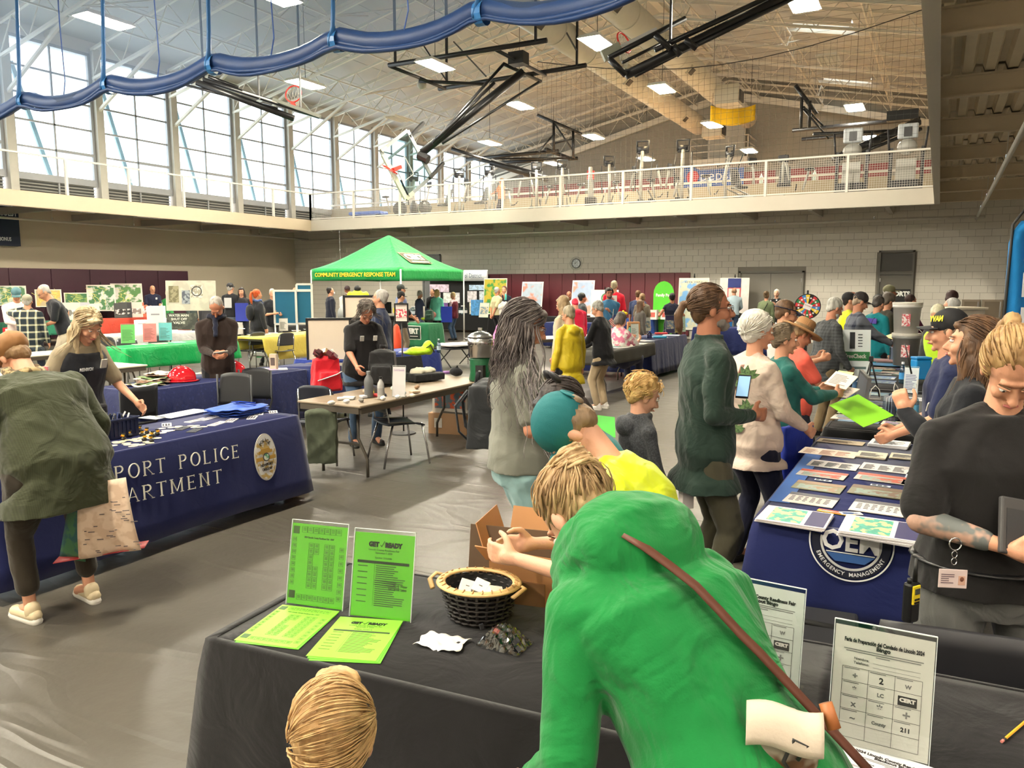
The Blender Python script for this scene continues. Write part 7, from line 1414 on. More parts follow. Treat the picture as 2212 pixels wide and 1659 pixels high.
# dark hair with bow
A=person('girl with dark smooth hair and a black bow, behind the teal cap',(1178,835),2.95,100,head=(.7,.2),lean=.35,curl=.2,f=True,lod=0,skn=1,hair=('bob',(34,28,28),(78,68,66)),top=((40,110,110),1.0,-.2),ex=(('bow',(20,18,22)),),L=(-.15,.35,.9),Rr=(.15,.35,.9),locks_=dict(n=150,L=.24,wave=.002,wid=.005,flow=(0,-.5,-1),down=-.02,seed=5,zmin=.0))
# child head at the bottom edge
A=person('child with swept blond hair standing before the near table at the bottom edge',(715,1480),1.5,-8,head=(-.0,-.1),hs=1.75,fat=.8,lod=0,skn=0,hair=('swept',(150,112,68),(214,182,130)),top=((60,90,130),.5,-.12),locks_=dict(n=420,L=.15,wave=.003,wid=.0052,flow=(.9,.35,.1),down=-.2,seed=9,zmin=-.09,c0=(0,-.025,.035),r0=(.09,.112,.106)))
# woman with very long grey hair
A=person('woman with very long wavy grey-black hair, glasses and a grey t-shirt',(1150,652),4.05,-78,head=(.35,-.1),f=True,fat=1.22,lod=0,skn=2,hair=('wavy',(52,46,46),(126,116,112)),top=((122,122,112),.38,-.1),bot=((150,184,186),.97),shoe=(120,120,124),ex=(('glasses',(90,80,90)),),L=(-.18,.32,1.04),Rr=(.22,.25,1.08),locks_=dict(n=260,L=.5,wave=.022,wid=.0062,flow=(0,-.8,-1),down=.02,seed=11,zmin=-.02,spread=1.4))
held('lime green flyer held by the woman with long grey hair',A,(.0,.42,1.1),.2,.26,(70,190,60),(.25,.1,1.3),'flyer','flyer')
p=pd(1052,880,4.3); bpk('black and grey backpack hanging on the far shoulder of the long haired woman',(p.x,p.y,p.z-.22),R(YAW)+1.4,(40,42,46),.95)
# curly boy
A=person('boy with curly blond hair and a charcoal hooded top',(1405,813),4.35,-62,head=(.42,-.1),hs=1.22,lod=0,skn=0,hair=('curly',(164,124,70),(226,192,130)),top=((58,60,64),1.0,-.1),topm=cloth((56,58,62),pat='noise',c2=(72,74,78),ps=120),bot=((34,34,38),1.0),ex=('hood',),Rr=(.2,.22,.72),L=(-.2,.1,.76),fat=.95,neckl=.93,locks_=dict(n=170,L=.09,wave=.02,wid=.005,flow=(.2,-.6,-.7),down=-.3,seed=13,zmin=-.02,c0=(0,-.02,.04),r0=(.1,.118,.112)))
q=thing('white_box','small white carton in the hand of the curly boy','box',pd(1482,1078,4.2),R(YAW)+.3); MB().box((0,0,0),(.07,.05,.1)).build('carton',M((226,216,210)),q,bevel=.003)
# ponytail man
A=person('tall man with a short brown ponytail, grey beard and dark green overshirt',(1535,615),4.25,-72,head=(.0,-.12),lod=0,skn=3,fat=1.06,hair=('pony',(66,46,34),(112,84,60)),top=((38,56,48),1.0,-.2),topm=cloth((34,52,44),wr=.03),bot=((74,70,54),1.0),shoe=(40,36,32),ex=(('glasses',(30,26,24)),'collar'),beard=(110,102,96),Rr=(.12,.2,1.1),L=(-.22,-.02,.82),locks_=dict(n=200,L=.13,wave=.001,wid=.0045,flow=(0,-1,-.25),down=-.2,seed=15,zmin=-.02,part=.0,r0=(.085,.105,.098)))
q=thing('phone','dark phone with a lit screen in the hand of the tall ponytail man','phone',pd(1606,835,4.25)); q.rotation_euler=(R(60),0,R(YAW)-.5); MB().box((0,0,0),(.07,.14,.01)).build('phone_body',M((24,24,28),rough=.3),q,bevel=.003); MB().box((0,0,.0056),(.062,.12,.001)).build('screen',M((150,190,220),emit=.8,var=0),q)
# leaf blouse woman
LF=(92,120,70)
A=person('white haired woman in a cream blouse printed with green leaves',(1642,676),4.95,-52,head=(.15,-.2),lod=0,skn=1,f=True,fat=1.25,hair=('puffy',(196,190,176),(236,232,222)),top=((226,206,190),.95,-.16),topm=cloth((206,186,170),wr=.025),bot=((26,28,48),1.0),ex=(('strap',(206,160,146),1,-1),),L=(-.2,.25,.95),Rr=(.2,.28,1.0),locks_=dict(n=220,L=.11,wave=.006,wid=.0055,flow=(.5,-.7,-.5),down=-.2,seed=17,zmin=-.05,r0=(.1,.117,.108)))
rn=random.Random(5); lm=M(LF,rough=.8,pat='noise',c2=(60,80,50),ps=60)
for i,(u,x) in enumerate(((.36,.02),(.05,.06),(-.02,-.08),(.42,.13),(.25,-.12),(.2,.15))):
    c=A['sp'](u); d=A['sd'](u); y=V((0,d.z,-d.y))*-1; b=A['B'](); o_=c+V((x,0,0)); X=V((1,0,0))
    for k in range(5):
        a=PI*.1+k*PI*.2+rn.uniform(-.2,.2); dr=X*math.cos(a)+d*math.sin(a); sd2=X*-math.sin(a)+d*math.cos(a); n_=[]
        for (f_,g_) in ((0,0),(.3,.2),(.6,.22),(1,0),(.6,-.22),(.3,-.2)):
            q=dr*f_*.085+sd2*g_*.085; pos=o_+q; r2=max(0,1-((pos.x)/(.21*A['FW']))**2); pos+=y*(.155*(.5+.5*A['FW'])*math.sqrt(r2)+.006); n_.append(pos)
        b.add(n_,[(0,1,2,3,4,5)])
    b.build('printed_leaf',lm,A['t'],False,solid=.002)
# teal sweatshirt woman
A=person('short brown haired woman in a teal sweatshirt reading a pamphlet',(1697,700),5.6,-62,head=(.1,-.25),lod=0,skn=1,f=True,fat=1.2,hair=('short',(80,68,54),(140,124,102)),top=((30,92,86),1.0,-.25),bot=((24,30,40),1.0),L=(-.12,.4,1.2),Rr=(.1,.42,1.2),locks_=dict(n=120,L=.09,wave=.01,wid=.0055,flow=(.3,-.9,-.3),down=-.2,seed=19,zmin=-.04))
held('open cream pamphlet in the hands of the woman in teal',A,(.02,.52,1.3),.2,.14,(226,214,196),(.7,.1,.3),'pamphlet','pamphlet',.004,1,(130,110,100)); held('lime green flyer drooping below her hands',A,(.1,.66,1.06),.36,.26,(140,214,40),(.3,.3,.2),'flyer','flyer')
q=thing('blue_tote','deep blue tote bag hanging beside the woman in teal','bag',pd(1718,1000,5.3),R(YAW)+.5); vox(MB().box((0,0,0),(.3,.08,.55)),'tote',cloth((30,50,150)),q,.014,3,.012,9)
# visor man, hat woman
A=person('man in a navy visor and sunglasses behind the straw hat',(1705,650),7.4,-80,head=(.25,0),lod=1,skn=1,hair=('short',(70,50,36),(120,90,64)),top=((196,190,184),.4,-.12),ex=(('visor',(26,34,60)),('glasses',(30,20,20))),beard=(90,60,44),L=(-.1,.35,1.2),Rr=(.1,.35,1.2))
A=person('woman in a wide brown sun hat and coral top leafing through a guide',(1748,692),6.7,-60,head=(.5,-.1),hairup=.03,lod=1,skn=2,f=True,hair=('short',(120,90,60),(170,140,100)),top=((222,92,76),.35,-.12),ex=(('hat',(170,124,78)),),L=(-.12,.38,1.12),Rr=(.12,.38,1.12)); 
held('lime and white leaflet in the hands of the woman in the sun hat',A,(.0,.45,1.15),.18,.26,(196,236,150),(.8,0,.2),'leaflet','leaflet',.003,1,(90,120,80)); held('printed booklet under the leaflet',A,(.05,.5,1.06),.22,.15,(226,210,196),(.5,0,.1),'booklet','booklet',.006,1,(120,100,100))
# right side volunteers
A=person('woman with tattooed forearm, black polo and grey trousers at the right edge',(2205,742),2.32,205,head=(.85,-.25),lod=0,skn=1,f=True,fat=1.32,shw=1.12,hair=('tail',(120,88,54),(190,156,106)),top=((22,20,20),.42,-.06),bot=((92,92,90),1.0),botm=cloth((96,96,94),rough=.7,wr=.02),L=(-.16,.26,1.08),Rr=(.05,.24,1.1),pole=(.9,-.2,-.7),locks_=dict(n=200,L=.2,wave=.004,wid=.0055,flow=(0,-1,-.1),down=-.06,seed=21,zmin=-.06))
for q_ in (-1,1):
    g=A['B'](); g.cap2(A['SH'][q_].lerp(A['EL'][q_],.72),A['EL'][q_],.0475*1.08,.0445*1.06,14).cap2(A['EL'][q_],A['EL'][q_].lerp(A['WR'][q_],.72),.0445*1.06,.034,14)
    if q_>0: vox(g,'tattoo_skin',M((176,140,122),rough=.5,pat='noise',c2=(96,100,98),ps=16,vs=30,var=.25),A['t'],.0065,2)
A['B']().tube([A['pel']+V((math.cos(u)*.225,math.sin(u)*.175,.055)) for u in [2*PI*i/28 for i in range(29)]],.02,6,flat=.35).build('belt',M((20,20,22),rough=.35),A['t'],True)
ptext(A,'Jasmine Mckay',.022,(206,160,70),.42,-.07,1,.1,.158); ptext(A,'Emergency Manager',.018,(206,160,70),.40,-.07,1,.1,.158)
q=thing('tablet','dark grey tablet case in the hands of the tattooed woman','tablet',pd(2208,1140,2.25)); q.rotation_euler=(R(70),R(10),R(YAW)); MB().box((0,0,0),(.14,.17,.02)).build('case',M((64,62,62),rough=.5),q,bevel=.006); MB().box((0,-.01,.011),(.11,.12,.003)).build('panel',M((44,44,46)),q)
q=thing('radio','black and yellow two-way radio clipped at her hip','radio',pd(1968,1300,2.35),R(YAW)+.5); MB().box((0,0,0),(.05,.032,.13)).build('radio_body',M((22,22,24),rough=.4),q,bevel=.008); MB().box((-.004,-.018,.03),(.034,.006,.06)).build('yellow_face',M((226,200,40),rough=.4),q,bevel=.002); MB().box((-.004,-.022,.042),(.022,.003,.018)).build('display',M((60,64,60)),q)
for i in range(6): MB().box((-.012+.008*(i%3),-.022,.016-.01*(i//3)),(.006,.003,.006)).build('key',m_black,q)
MB().cyl((.012,0,.065),(.012,0,.14),.008,.005).build('antenna',m_black,q,True); MB().cyl((-.014,0,.065),(-.014,0,.08),.007).build('knob',m_black,q,True); MB().cyl((-.02,0,-.1),(-.01,0,-.07),.003).build('wire_end',m_chrome,q)
q=thing('id_card','plastic staff card hanging from a ring on her belt','card',pd(2058,1250,2.15)); q.rotation_euler=(R(84),R(4),R(YAW)+.05); MB().box((0,0,0),(.085,.054,.003)).build('card',M((206,186,182),rough=.3),q,bevel=.003); m=MB(); strips(m,.04,.03,5,-.036,.012,.04,2,zz=.0022); m.build('print',M((110,90,96)),q); MB().box((.026,-.004,.002),(.02,.026,.001)).build('portrait',M((190,150,130)),q); MB().sph((.026,.0,.0025),(.006,.007,.002)).build('portrait_head',M((110,64,44)),q)
for z in (.05,.07): MB().tube([(.0+.008*math.cos(u),z+.01*math.sin(u),0) for u in [2*PI*i/12 for i in range(13)]],.0014,5).build('chain_link',m_chrome,q,True)
MB().tube([(.018*math.cos(u),.1+.018*math.sin(u),0) for u in [2*PI*i/16 for i in range(17)]],.0022,5).build('key_ring',m_chrome,q,True)
A=person('woman with long brown hair and a black zip jacket gesturing with a pen',(2112,686),3.6,88,head=(-.05,-.1),lod=0,skn=1,f=True,fat=1.25,hair=('wavy',(56,40,30),(118,84,56)),top=((22,24,30),1.0,-.2),bot=((30,30,34),1.0),L=(-.12,.27,1.3),Rr=(.2,.12,.95),curlh=1.3,hl=((0,.35,1),(1,0,0)),pole=(.3,-.3,-1),locks_=dict(n=300,L=.3,wave=.016,wid=.006,flow=(0,-1,-.5),down=.02,seed=23,zmin=-.0,spread=1.0))
q=thing('name_badge','white name badge on the black zip jacket','badge',W(A,(-.1,.175,1.33)),0); q.rotation_euler=(A['rt'].to_4x4()@Euler((R(80),0,R(180))).to_matrix().to_4x4()).to_euler(); MB().box((0,0,0),(.07,.035,.004)).build('badge',m_white,q); MB().box((.01,0,.003),(.03,.006,.001)).build('print',M((80,110,170)),q)
q=thing('pen','thin black pen raised in the volunteer hand','pen',pd(1962,775,3.5)); q.rotation_euler=(0,R(-14),0); MB().cyl((0,0,-.07),(0,0,.07),.004,.002).build('barrel',m_black,q,True)
A=person('volunteer in a black cap lettered NAVY and a navy polo',(2048,672),4.55,92,head=(.1,0),lod=0,skn=1,hair=('crew',(90,70,56),(130,110,90)),top=((30,38,72),.4,-.12),bot=((30,30,40),1.0),ex=(('cap',(22,22,26)),),L=(-.1,.27,1.0),Rr=(.1,.26,1.0))
text('NAVY',.05,M((236,226,40)),A['t'],Matrix.Scale(A['s'],4)@basis(A['H'](-.064,.055,.085),A['Rh']@V((-.6,-.8,0))*-1,A['Rh']@V((.25,-.25,1))),width=.085,bold=.001,ext=.002)
q=thing('name_badge','white name badge on the navy polo','badge',W(A,(-.1,.165,1.32)),0); q.rotation_euler=(A['rt'].to_4x4()@Euler((R(80),0,R(180))).to_matrix().to_4x4()).to_euler(); MB().box((0,0,0),(.075,.045,.004)).build('badge',m_white,q); MB().box((.01,0,.003),(.03,.006,.001)).build('print',M((80,110,170)),q)
# left group
A=person('heavy set person in an olive checked shirt seen from behind, holding a tote bag',(2,742),4.45,24,head=(.9,.25),lean=.42,curl=.42,fat=1.62,shw=1.15,lod=0,skn=1,hair=('short',(110,80,54),(150,120,84)),top=((66,70,50),1.0,-.26),topm=cloth((64,68,48),pat='weave',c2=(54,58,40),ps=120,wr=.03),bot=((50,43,34),.86),shoe=(210,192,156),ex=(('scarf',(92,74,50),(170,150,110)),),Rr=(.3,.08,.84),L=(-.3,.3,1.0),curlh=1.4,hr=((0,.1,-1),(-1,0,0)))
g=A['B'](); g.sph(A['H'](0,-.02,.06),(.11,.13,.09),A['Rh'],16,10); vox(g,'brown_hat',M((150,104,58),rough=.6),A['t'],.011,1,.004,18)
p=pd(190,1035,4.25); q=thing('tote_bag','big printed tote bag, teal and red on one side and cream on the other','bag',p,R(YAW)+.25)
MB().grid(lambda u,v:(-.02+(u-.06)*.24*(1+.35*v)-.02*v,-.05-.03*math.sin(v*3)-.012*math.sin(u*8)*v,-.02-v*.42+.03*u),14,12).build('cream_side',M((222,196,172),rough=.6,pat='noise',c2=(206,176,150),ps=16),q,True,solid=.003)
MB().grid(lambda u,v:(-.03-u*.16*(.4+.6*v)-.0*v,-.05+u*.1,-.02-v*.44),8,12).build('teal_side',M((30,84,84),rough=.5,pat='noise',c2=(60,110,70),ps=14),q,True,solid=.003)
MB().grid(lambda u,v:(-.19+u*.47,-.06+.13*v-.0*u,-.45+.05*u),10,3).build('red_base',M((150,40,44),rough=.5),q,True,solid=.004); MB().tube([(-.02,-.03,-.02),(-.0,-.01,.08),(.06,.0,.1),(.12,-.03,-.02)],.012,6,flat=.3).build('handle',M((26,30,44)),q,True)
rn=random.Random(3); b=MB()
for i in range(34): u=rn.random();v=.1+rn.random()*.85; b.box((-.01+(u-.02)*.23*(1+.3*v),-.085-.02*math.sin(v*3),-.02-v*.4),(rn.uniform(.01,.035),.004,.004))
o=b.build('printed_marks',M((96,84,84)),q); o['kind']='stuff'
A=person('police officer with long blond hair and a black vest lettered HEINRICH',(200,672),5.75,-142,head=(.62,-.1),lean=.2,curl=.15,f=True,fat=1.2,lod=0,skn=1,hair=('long',(150,128,96),(214,196,160)),top=((150,136,112),.4,-.12),bot=((26,28,34),1.0),ex=(('vest',(26,28,36)),('patch',(196,190,176),.43,-.09,1,.05,.07,'police_badge')),L=(-.24,.36,.98),Rr=(.28,.1,.9),locks_=dict(n=240,L=.26,wave=.006,wid=.0062,flow=(0,-.6,-1),down=.0,seed=25,zmin=.0,spread=1.2))
ptext(A,'HEINRICH',.035,(226,226,226),.4,.075,1,.11,.165)
c=A['SH'][1].lerp(A['EL'][1],.45); b=A['B']().box(c+V((.066,.02,0)),(.012,.06,.075)); b.build('flag_patch',M((190,60,70),pat='stripe',c2=(226,220,220),ps=9),A['t'])
A['B']().box(A['sp'](-.02)+V((-.05,.2,0)),(.14,.06,.14)).build('belt_pouch',M((22,22,26)),A['t'],bevel=.02)
def Pn(l,px,D,face,**k): return person(l,px,D,face,**k)
Pn('man in a black and cream plaid shirt and checked cap seen from behind',(58,637),14,-14,lean=.06,fat=1.3,hair=('crew',G1,G2_),top=((40,48,54),1.0,-.2),topm=cloth((34,44,52),pat='plaid',c2=(206,204,176),ps=8),bot=((40,44,60),1.0),ex=(('cap',(150,146,128)),),L=(-.12,.25,1.5),lod=1,vx=(.0105,.014))
Pn('man in a white long sleeve shirt and teal cap at the left edge',(34,624),15,195,head=(.5,-.3),hair=('crew',G1,G2_),top=((224,206,202),1.0,-.2),bot=((60,60,66),1.0),ex=(('cap',(84,124,132)),),L=(-.15,.35,1.1),Rr=(.12,.35,1.1))
Pn('grey haired man in a black polo bending left, hand on hip',(85,618),14.3,96,head=(.6,.1),lean=.3,curl=.15,hair=('crew',G1,G2_),top=((36,38,44),.42,-.1),bot=((196,184,162),1.0),ex=('glasses',),L=(-.1,.35,1.0),Rr=(.26,-.12,.98))
Pn('bald officer in a navy polo behind the red table',(330,617),26,190,head=(.35,.2),hair=('none',G1,G2_),top=((26,30,52),.42,-.12),L=(-.12,.38,1.05),Rr=(.18,.32,1.08),ex=('glasses',('patch',(210,210,200),.42,-.08,1,.05,.06)))
Pn('person in a green jacket with blond hair at the red table',(365,627),25.3,-40,head=(.4,0),f=True,hair=('short',(170,150,110),(214,200,170)),top=((40,130,64),1.0,-.2),L=(-.1,.35,1.1),Rr=(.1,.35,1.1))
Pn('grey haired head behind the water meter board, left',(418,625),23.5,-120,head=(.5,0),hair=('bald',G1,G2_),top=((50,60,60),1.0,-.12)); Pn('low bald head behind the water meter board, right',(446,633),23.8,0,head=(.6,0),hair=('bald',G1,G2_),top=((60,60,64),1.0,-.12))
A=Pn('grey haired man in a dark brown jacket reading a small card',(462,650),9.1,184,head=(.95,-.35),curl=.25,hair=('crew',(120,112,104),(190,184,176)),top=((42,30,26),1.0,-.34),bot=((20,20,26),1.0),ex=(('scarf',(26,30,50)),'collar'),L=(-.07,.3,1.06),Rr=(.07,.3,1.06),lod=0,vx=(.0075,.01),fat=1.1,skn=2)
held('small white and black card in the hands of the man in brown',A,(.0,.36,1.08),.16,.09,(222,216,204),(.5,.1,.1),'card','card',.006,1,(40,40,40))
Pn('man in a black cap and a printed black sweatshirt, from behind',(497,612),22,-30,hair=('crew',G1,G2_),top=((22,22,26),1.0,-.1),bot=((96,104,116),1.0),ex=(('cap',(30,30,34)),('patch',(180,180,180),.33,.0,-1,.2,.26,'back_print')))
Pn('woman with long black hair and a blue bag beside the man in the black cap',(521,621),22,170,f=True,hair=('long',BK1,BK2),top=((28,26,30),1.0,-.12),bot=((50,52,58),1.0),Rr=(.0,.25,1.2))
box_thing('royal blue drawstring bag hanging from the black haired woman',(pd(523,680,21.7).x,pd(523,680,21.7).y,.85),(.34,.1,.5),R(YAW),(36,50,140),'drawstring_bag','bag')
Pn('woman with bright red ponytail and a dark backpack',(555,625),18,-60,f=True,hair=('tail',(170,64,30),(222,110,56)),top=((34,36,42),1.0,-.2),ex=(('pack',(30,32,38)),('scarf',(70,90,140))),fat=1.2,bot=((30,34,40),1.0))
Pn('grey haired man in a black polo half hidden by the blue board',(589,624),19.6,-160,head=(.2,0),hair=('crew',G1,G2_),top=((26,28,34),.42,-.12),bot=((90,90,90),1.0),Rr=(.1,.3,1.15),L=(-.1,.3,1.12),fat=1.15)
Pn('bald head just left of the short blue panel',(637,621),24,0,hair=('none',G1,G2_),top=((70,70,70),1.0,-.12))
Pn('dark haired man in a navy jacket and white face mask in the tent',(713,620),23,-70,hair=('crew',BK1,BK2),top=((26,30,46),1.0,-.14),bot=((60,64,72),1.0),ex=(('mask',),))
Pn('man in a white t-shirt and dark cap in the tent',(750,618),23.5,175,skn=3,hair=('none',BK1,BK2),top=((206,196,190),.45,-.12),ex=(('cap',(50,30,34)),),beard=(190,180,170),L=(-.2,.3,1.05),Rr=(.1,.34,1.05))
Pn('grey haired man in a navy uniform shirt looking left',(822,626),11,78,head=(-.05,0),hair=('short',G1,(190,186,180)),top=((32,42,70),.45,-.12),bot=((28,34,52),1.0),ex=('collar',),Rr=(.26,-.02,.85),lod=1,fat=1.08)
A=Pn('curly haired woman in glasses and a black polo sorting the first aid things',(795,656),8.7,-160,head=(.85,-.15),lean=.12,curl=.2,f=True,fat=1.38,skn=2,lod=0,vx=(.0072,.0095),hair=('short',(50,42,38),(140,130,122)),top=((24,22,24),.42,-.16),bot=((66,88,116),1.0),shoe=(40,34,36),ex=(('glasses',(60,50,50)),('patch',(170,170,165),.41,.075,1,.045,.06),('patch',(210,210,205),.41,-.085,1,.045,.06)),Rr=(.2,.36,.98),L=(-.16,.4,1.0),locks_=dict(n=170,L=.16,wave=.022,wid=.006,flow=(.3,-.3,-1),down=.04,seed=27,zmin=.0))
Pn('man in a black ball cap and vest with a yellow patch in the tent',(868,630),19,-62,head=(.25,0),hair=('crew',BK1,BK2),top=((26,26,28),.42,-.12),bot=((120,108,90),1.0),ex=(('cap',(20,20,22)),('patch',(214,190,50),.36,0,-1,.2,.12,'back_patch')),L=(-.1,.4,1.1),Rr=(.12,.42,1.0),fat=1.15)
Pn('taller man in a dark cap behind the black ball cap man',(866,615),21,-70,hair=('crew',BK1,BK2),top=((96,110,150),.42,-.12),ex=(('cap',(50,56,54)),))
Pn('grey haired woman in a navy raincoat in the tent',(909,629),25.6,-60,head=(.35,0),f=True,hair=('short',G1,G2_),top=((58,66,92),1.0,-.34),bot=((120,130,110),1.0),L=(-.1,.35,1.1),Rr=(.1,.35,1.1))
Pn('man in dark clothes facing out behind the teal cardigan',(934,624),27,150,hair=('crew',BK1,BK2),top=((24,24,28),1.0,-.12))
Pn('blond woman in a mint green cardigan with a pink handbag',(944,625),26,-25,f=True,fat=1.15,hair=('bob',(196,164,100),(232,210,160)),top=((106,200,176),1.0,-.2),bot=((22,24,30),1.0))
Pn('short blond woman in a burgundy vest and pink sleeves carrying a blue bag',(976,632),26.2,60,head=(.4,0),f=True,hair=('short',(190,160,110),(226,206,160)),top=((222,190,196),1.0,-.1),bot=((62,84,110),1.0),ex=(('vest',(100,28,44),-.12),),L=(-.1,.3,1.05),Rr=(.1,.3,1.05))
box_thing('royal blue shopping bag carried by the woman in the burgundy vest',(pd(965,700,25.9).x,pd(965,700,25.9).y,.62),(.36,.12,.52),R(YAW),(34,60,170),'shopping_bag','bag'); q=thing('handbag','pinkish brown handbag at the mint cardigan','bag',pd(935,680,25.8)); MB().sph((0,0,0),(.14,.06,.11)).build('handbag_body',M((176,120,110),rough=.5),q,True)
Pn('grey haired man in a khaki t-shirt with hands behind his back',(1074,620),24.6,-55,hair=('crew',G1,G2_),top=((176,168,132),.45,-.1),bot=((30,30,36),1.0),L=(-.06,-.2,.86),Rr=(.02,-.2,.86),fat=1.1,skn=2)
Pn('dark haired woman in navy drinking from a green bottle',(1089,618),25.4,165,f=True,hair=('short',(70,40,34),(100,60,50)),top=((26,28,44),.8,-.12),L=(-.06,.2,1.42),Rr=(.04,.2,1.44)); bottle('teal bottle held by the woman drinking',pd(1092,640,25.2)-V((0,0,.12)),.22,.04,(80,190,180),glass=False)
Pn('person with curly white hair and a pink top behind the long haired woman',(1098,655),10.2,-70,head=(.3,0),f=True,lod=1,fat=1.25,hair=('curly',(176,172,160),(222,218,206)),top=((226,130,190),1.0,-.12))
Pn('person with straight light brown hair behind the yellow raincoat',(1212,640),11.2,55,head=(.3,0),f=True,lod=1,hair=('long',(120,98,70),(176,152,116)),top=((206,188,160),1.0,-.12),bot=((40,50,80),1.0))
Pn('grey haired person in a yellow raincoat and sandals',(1224,662),10.1,42,head=(.3,.2),lod=1,hair=('short',(120,108,88),(170,158,134)),top=((226,200,38),1.0,-.26),topm=M((196,172,30),rough=.5,wr=.02),bot=((26,26,34),.52),shoe=(40,34,34),ex=('hood','glasses'),fat=1.22,skn=1,feet=((-.12,-.02,.085),(.12,.22,.085)))
Pn('grey haired person in glasses, black fleece and khaki trousers',(1285,652),11.6,60,head=(.45,.1),lean=.12,lod=1,hair=('short',(110,108,102),(176,174,168)),top=((20,20,24),1.0,-.16),bot=((176,156,126),.97),shoe=(226,220,214),ex=('glasses','collar'),L=(-.15,.35,1.0),Rr=(.1,.35,1.0),fat=1.12)
Pn('bald man in a white shirt by the coastal maps',(1229,629),21.5,165,skn=3,hair=('none',G1,G2_),top=((214,206,200),.45,-.12)); Pn('person in a bright red hooded top',(1240,648),17,20,head=(.7,0),lean=.3,hair=('short',(196,30,60),(226,50,80)),top=((214,30,64),1.0,-.12),ex=('hood',))
Pn('woman in a black head scarf and grey jacket looking right',(1258,634),20,-75,f=True,skn=2,hair=('puffy',(22,22,24),(50,50,52)),top=((70,74,78),1.0,-.12),bot=((96,20,50),1.0))
Pn('tall man in a red shirt and white relief vest with a red cross',(1327,606),19.8,-12,hair=('crew',(140,128,100),(200,190,160)),top=((206,26,50),.5,-.12),bot=((150,26,44),1.0),ex=(('patch',(232,222,214),.4,0,-1,.2,.2,'white_vest_panel'),('patch',(196,40,60),.41,0,-1,.03,.09,'cross_bar'),('patch',(196,40,60),.41,0,-1,.09,.03,'cross_bar'),('patch',(232,222,214),.12,0,-1,.16,.1,'lower_panel')),fat=1.1)
Pn('bearded dark haired man in a teal sweater facing out',(1316,622),17.5,178,head=(-.05,.2),skn=3,hair=('curly',BK1,(60,46,40)),top=((50,98,130),1.0,-.12),ex=('glasses','collar'),beard=(34,26,24),L=(-.02,.22,1.25))
A=Pn('seated woman in a tie-dye shirt with a yellow hair ornament',(1347,674),14.2,-38,head=(.6,-.1),sit=True,f=True,fat=1.3,s=1.02,skn=1,hair=('bob',(70,62,56),(110,100,92)),top=((240,214,214),.6,-.05),topm=cloth((244,222,214),pat='noise',c2=(214,120,150),ps=11,var=.2,vs=20),bot=((60,60,80),1.0),shoe=(226,226,230),L=(-.1,.4,.85),Rr=(.14,.42,.85))
q=thing('hair_ornament','bright yellow duck ornament on the seated woman head','ornament',W(A,A['H'](0,.02,.14))); MB().sph((0,0,0),(.06,.04,.03)).sph((-.03,0,.035),.024).build('ornament',M((246,216,30),rough=.4),q,True)
Pn('man in a navy polo seen from behind at the maroon pads',(1379,627),21,-20,hair=('crew',(90,66,44),(130,100,70)),top=((44,54,86),.45,-.14),bot=((50,60,84),1.0)); Pn('woman with a long brown ponytail and a small black backpack',(1388,634),20,-20,f=True,hair=('tail',(110,84,60),(160,130,96)),top=((120,112,96),.4,-.12),bot=((120,120,124),1.0),ex=(('pack',(22,22,24)),)); Pn('person with very long brown hair left of the brown paper bag',(1384,648),18,-60,f=True,hair=('long',(84,60,46),(130,100,76)),top=((96,90,84),1.0,-.12))
Pn('woman in a black tank top with a black hair wrap',(1452,633),19.6,12,f=True,fat=1.15,skn=2,hair=('short',(20,18,22),(40,36,40)),top=((24,26,46),0,-.2),bot=((24,26,46),1.0),L=(-.3,.25,1.15),Rr=(.3,.25,1.15)); 
Pn('balding man in a pale blue shirt and jeans near the posters',(1586,621),25,8,head=(.2,0),hair=('bald',(130,96,70),(160,130,100)),top=((168,186,196),.85,-.06),bot=(JN,1.0),ex=('collar',),L=(-.15,.3,1.05),Rr=(.2,.3,1.02)); box_thing('bright blue plastic bag in the hand of the man in pale blue',(pd(1569,740,24.6).x,pd(1569,740,24.6).y,.35),(.3,.12,.42),R(YAW),(20,96,160),'plastic_bag','bag')
Pn('woman with a bun and an olive jacket before the double doors',(1656,629),21.5,-18,f=True,hair=('bun',(84,66,48),(130,108,80)),top=((98,108,78),1.0,-.12),ex=(('strap',(24,24,28),1,-1),)); Pn('white haired woman in a black and white patterned blouse',(1678,625),23,170,f=True,skn=0,hair=('short',WH1,WH2),top=((30,28,30),.5,-.2),topm=cloth((26,24,26),pat='spots',c2=(226,222,216),ps=11),L=(-.02,.25,1.3))
Pn('bearded grey haired man in a charcoal checked shirt',(1812,646),9.4,-60,head=(.45,0),lean=.12,lod=1,fat=1.2,hair=('short',(130,128,120),(200,198,190)),top=((74,76,78),1.0,-.26),topm=cloth((72,74,76),pat='weave',c2=(54,56,58),ps=26,wr=.03),bot=((118,100,74),1.0),beard=(170,166,160),L=(-.15,.4,1.0),Rr=(.2,.2,.9),skn=2)
A=Pn('man in a black cap and grey-blue plaid jacket reading a yellow sheet',(1866,634),10.6,-68,head=(.4,0),lod=1,fat=1.2,hair=('crew',(130,110,90),(170,150,130)),top=((84,88,98),1.0,-.2),topm=cloth((92,96,106),pat='plaid',c2=(34,38,54),ps=7),bot=((70,104,140),1.0),ex=(('cap',(40,34,36)),'glasses'),L=(-.1,.42,1.1),Rr=(.14,.42,1.08),skn=2)
held('yellow sheet held by the man in the plaid jacket',A,(.0,.56,1.18),.3,.22,(232,196,90),(.35,.1,.1),'sheet','sheet')
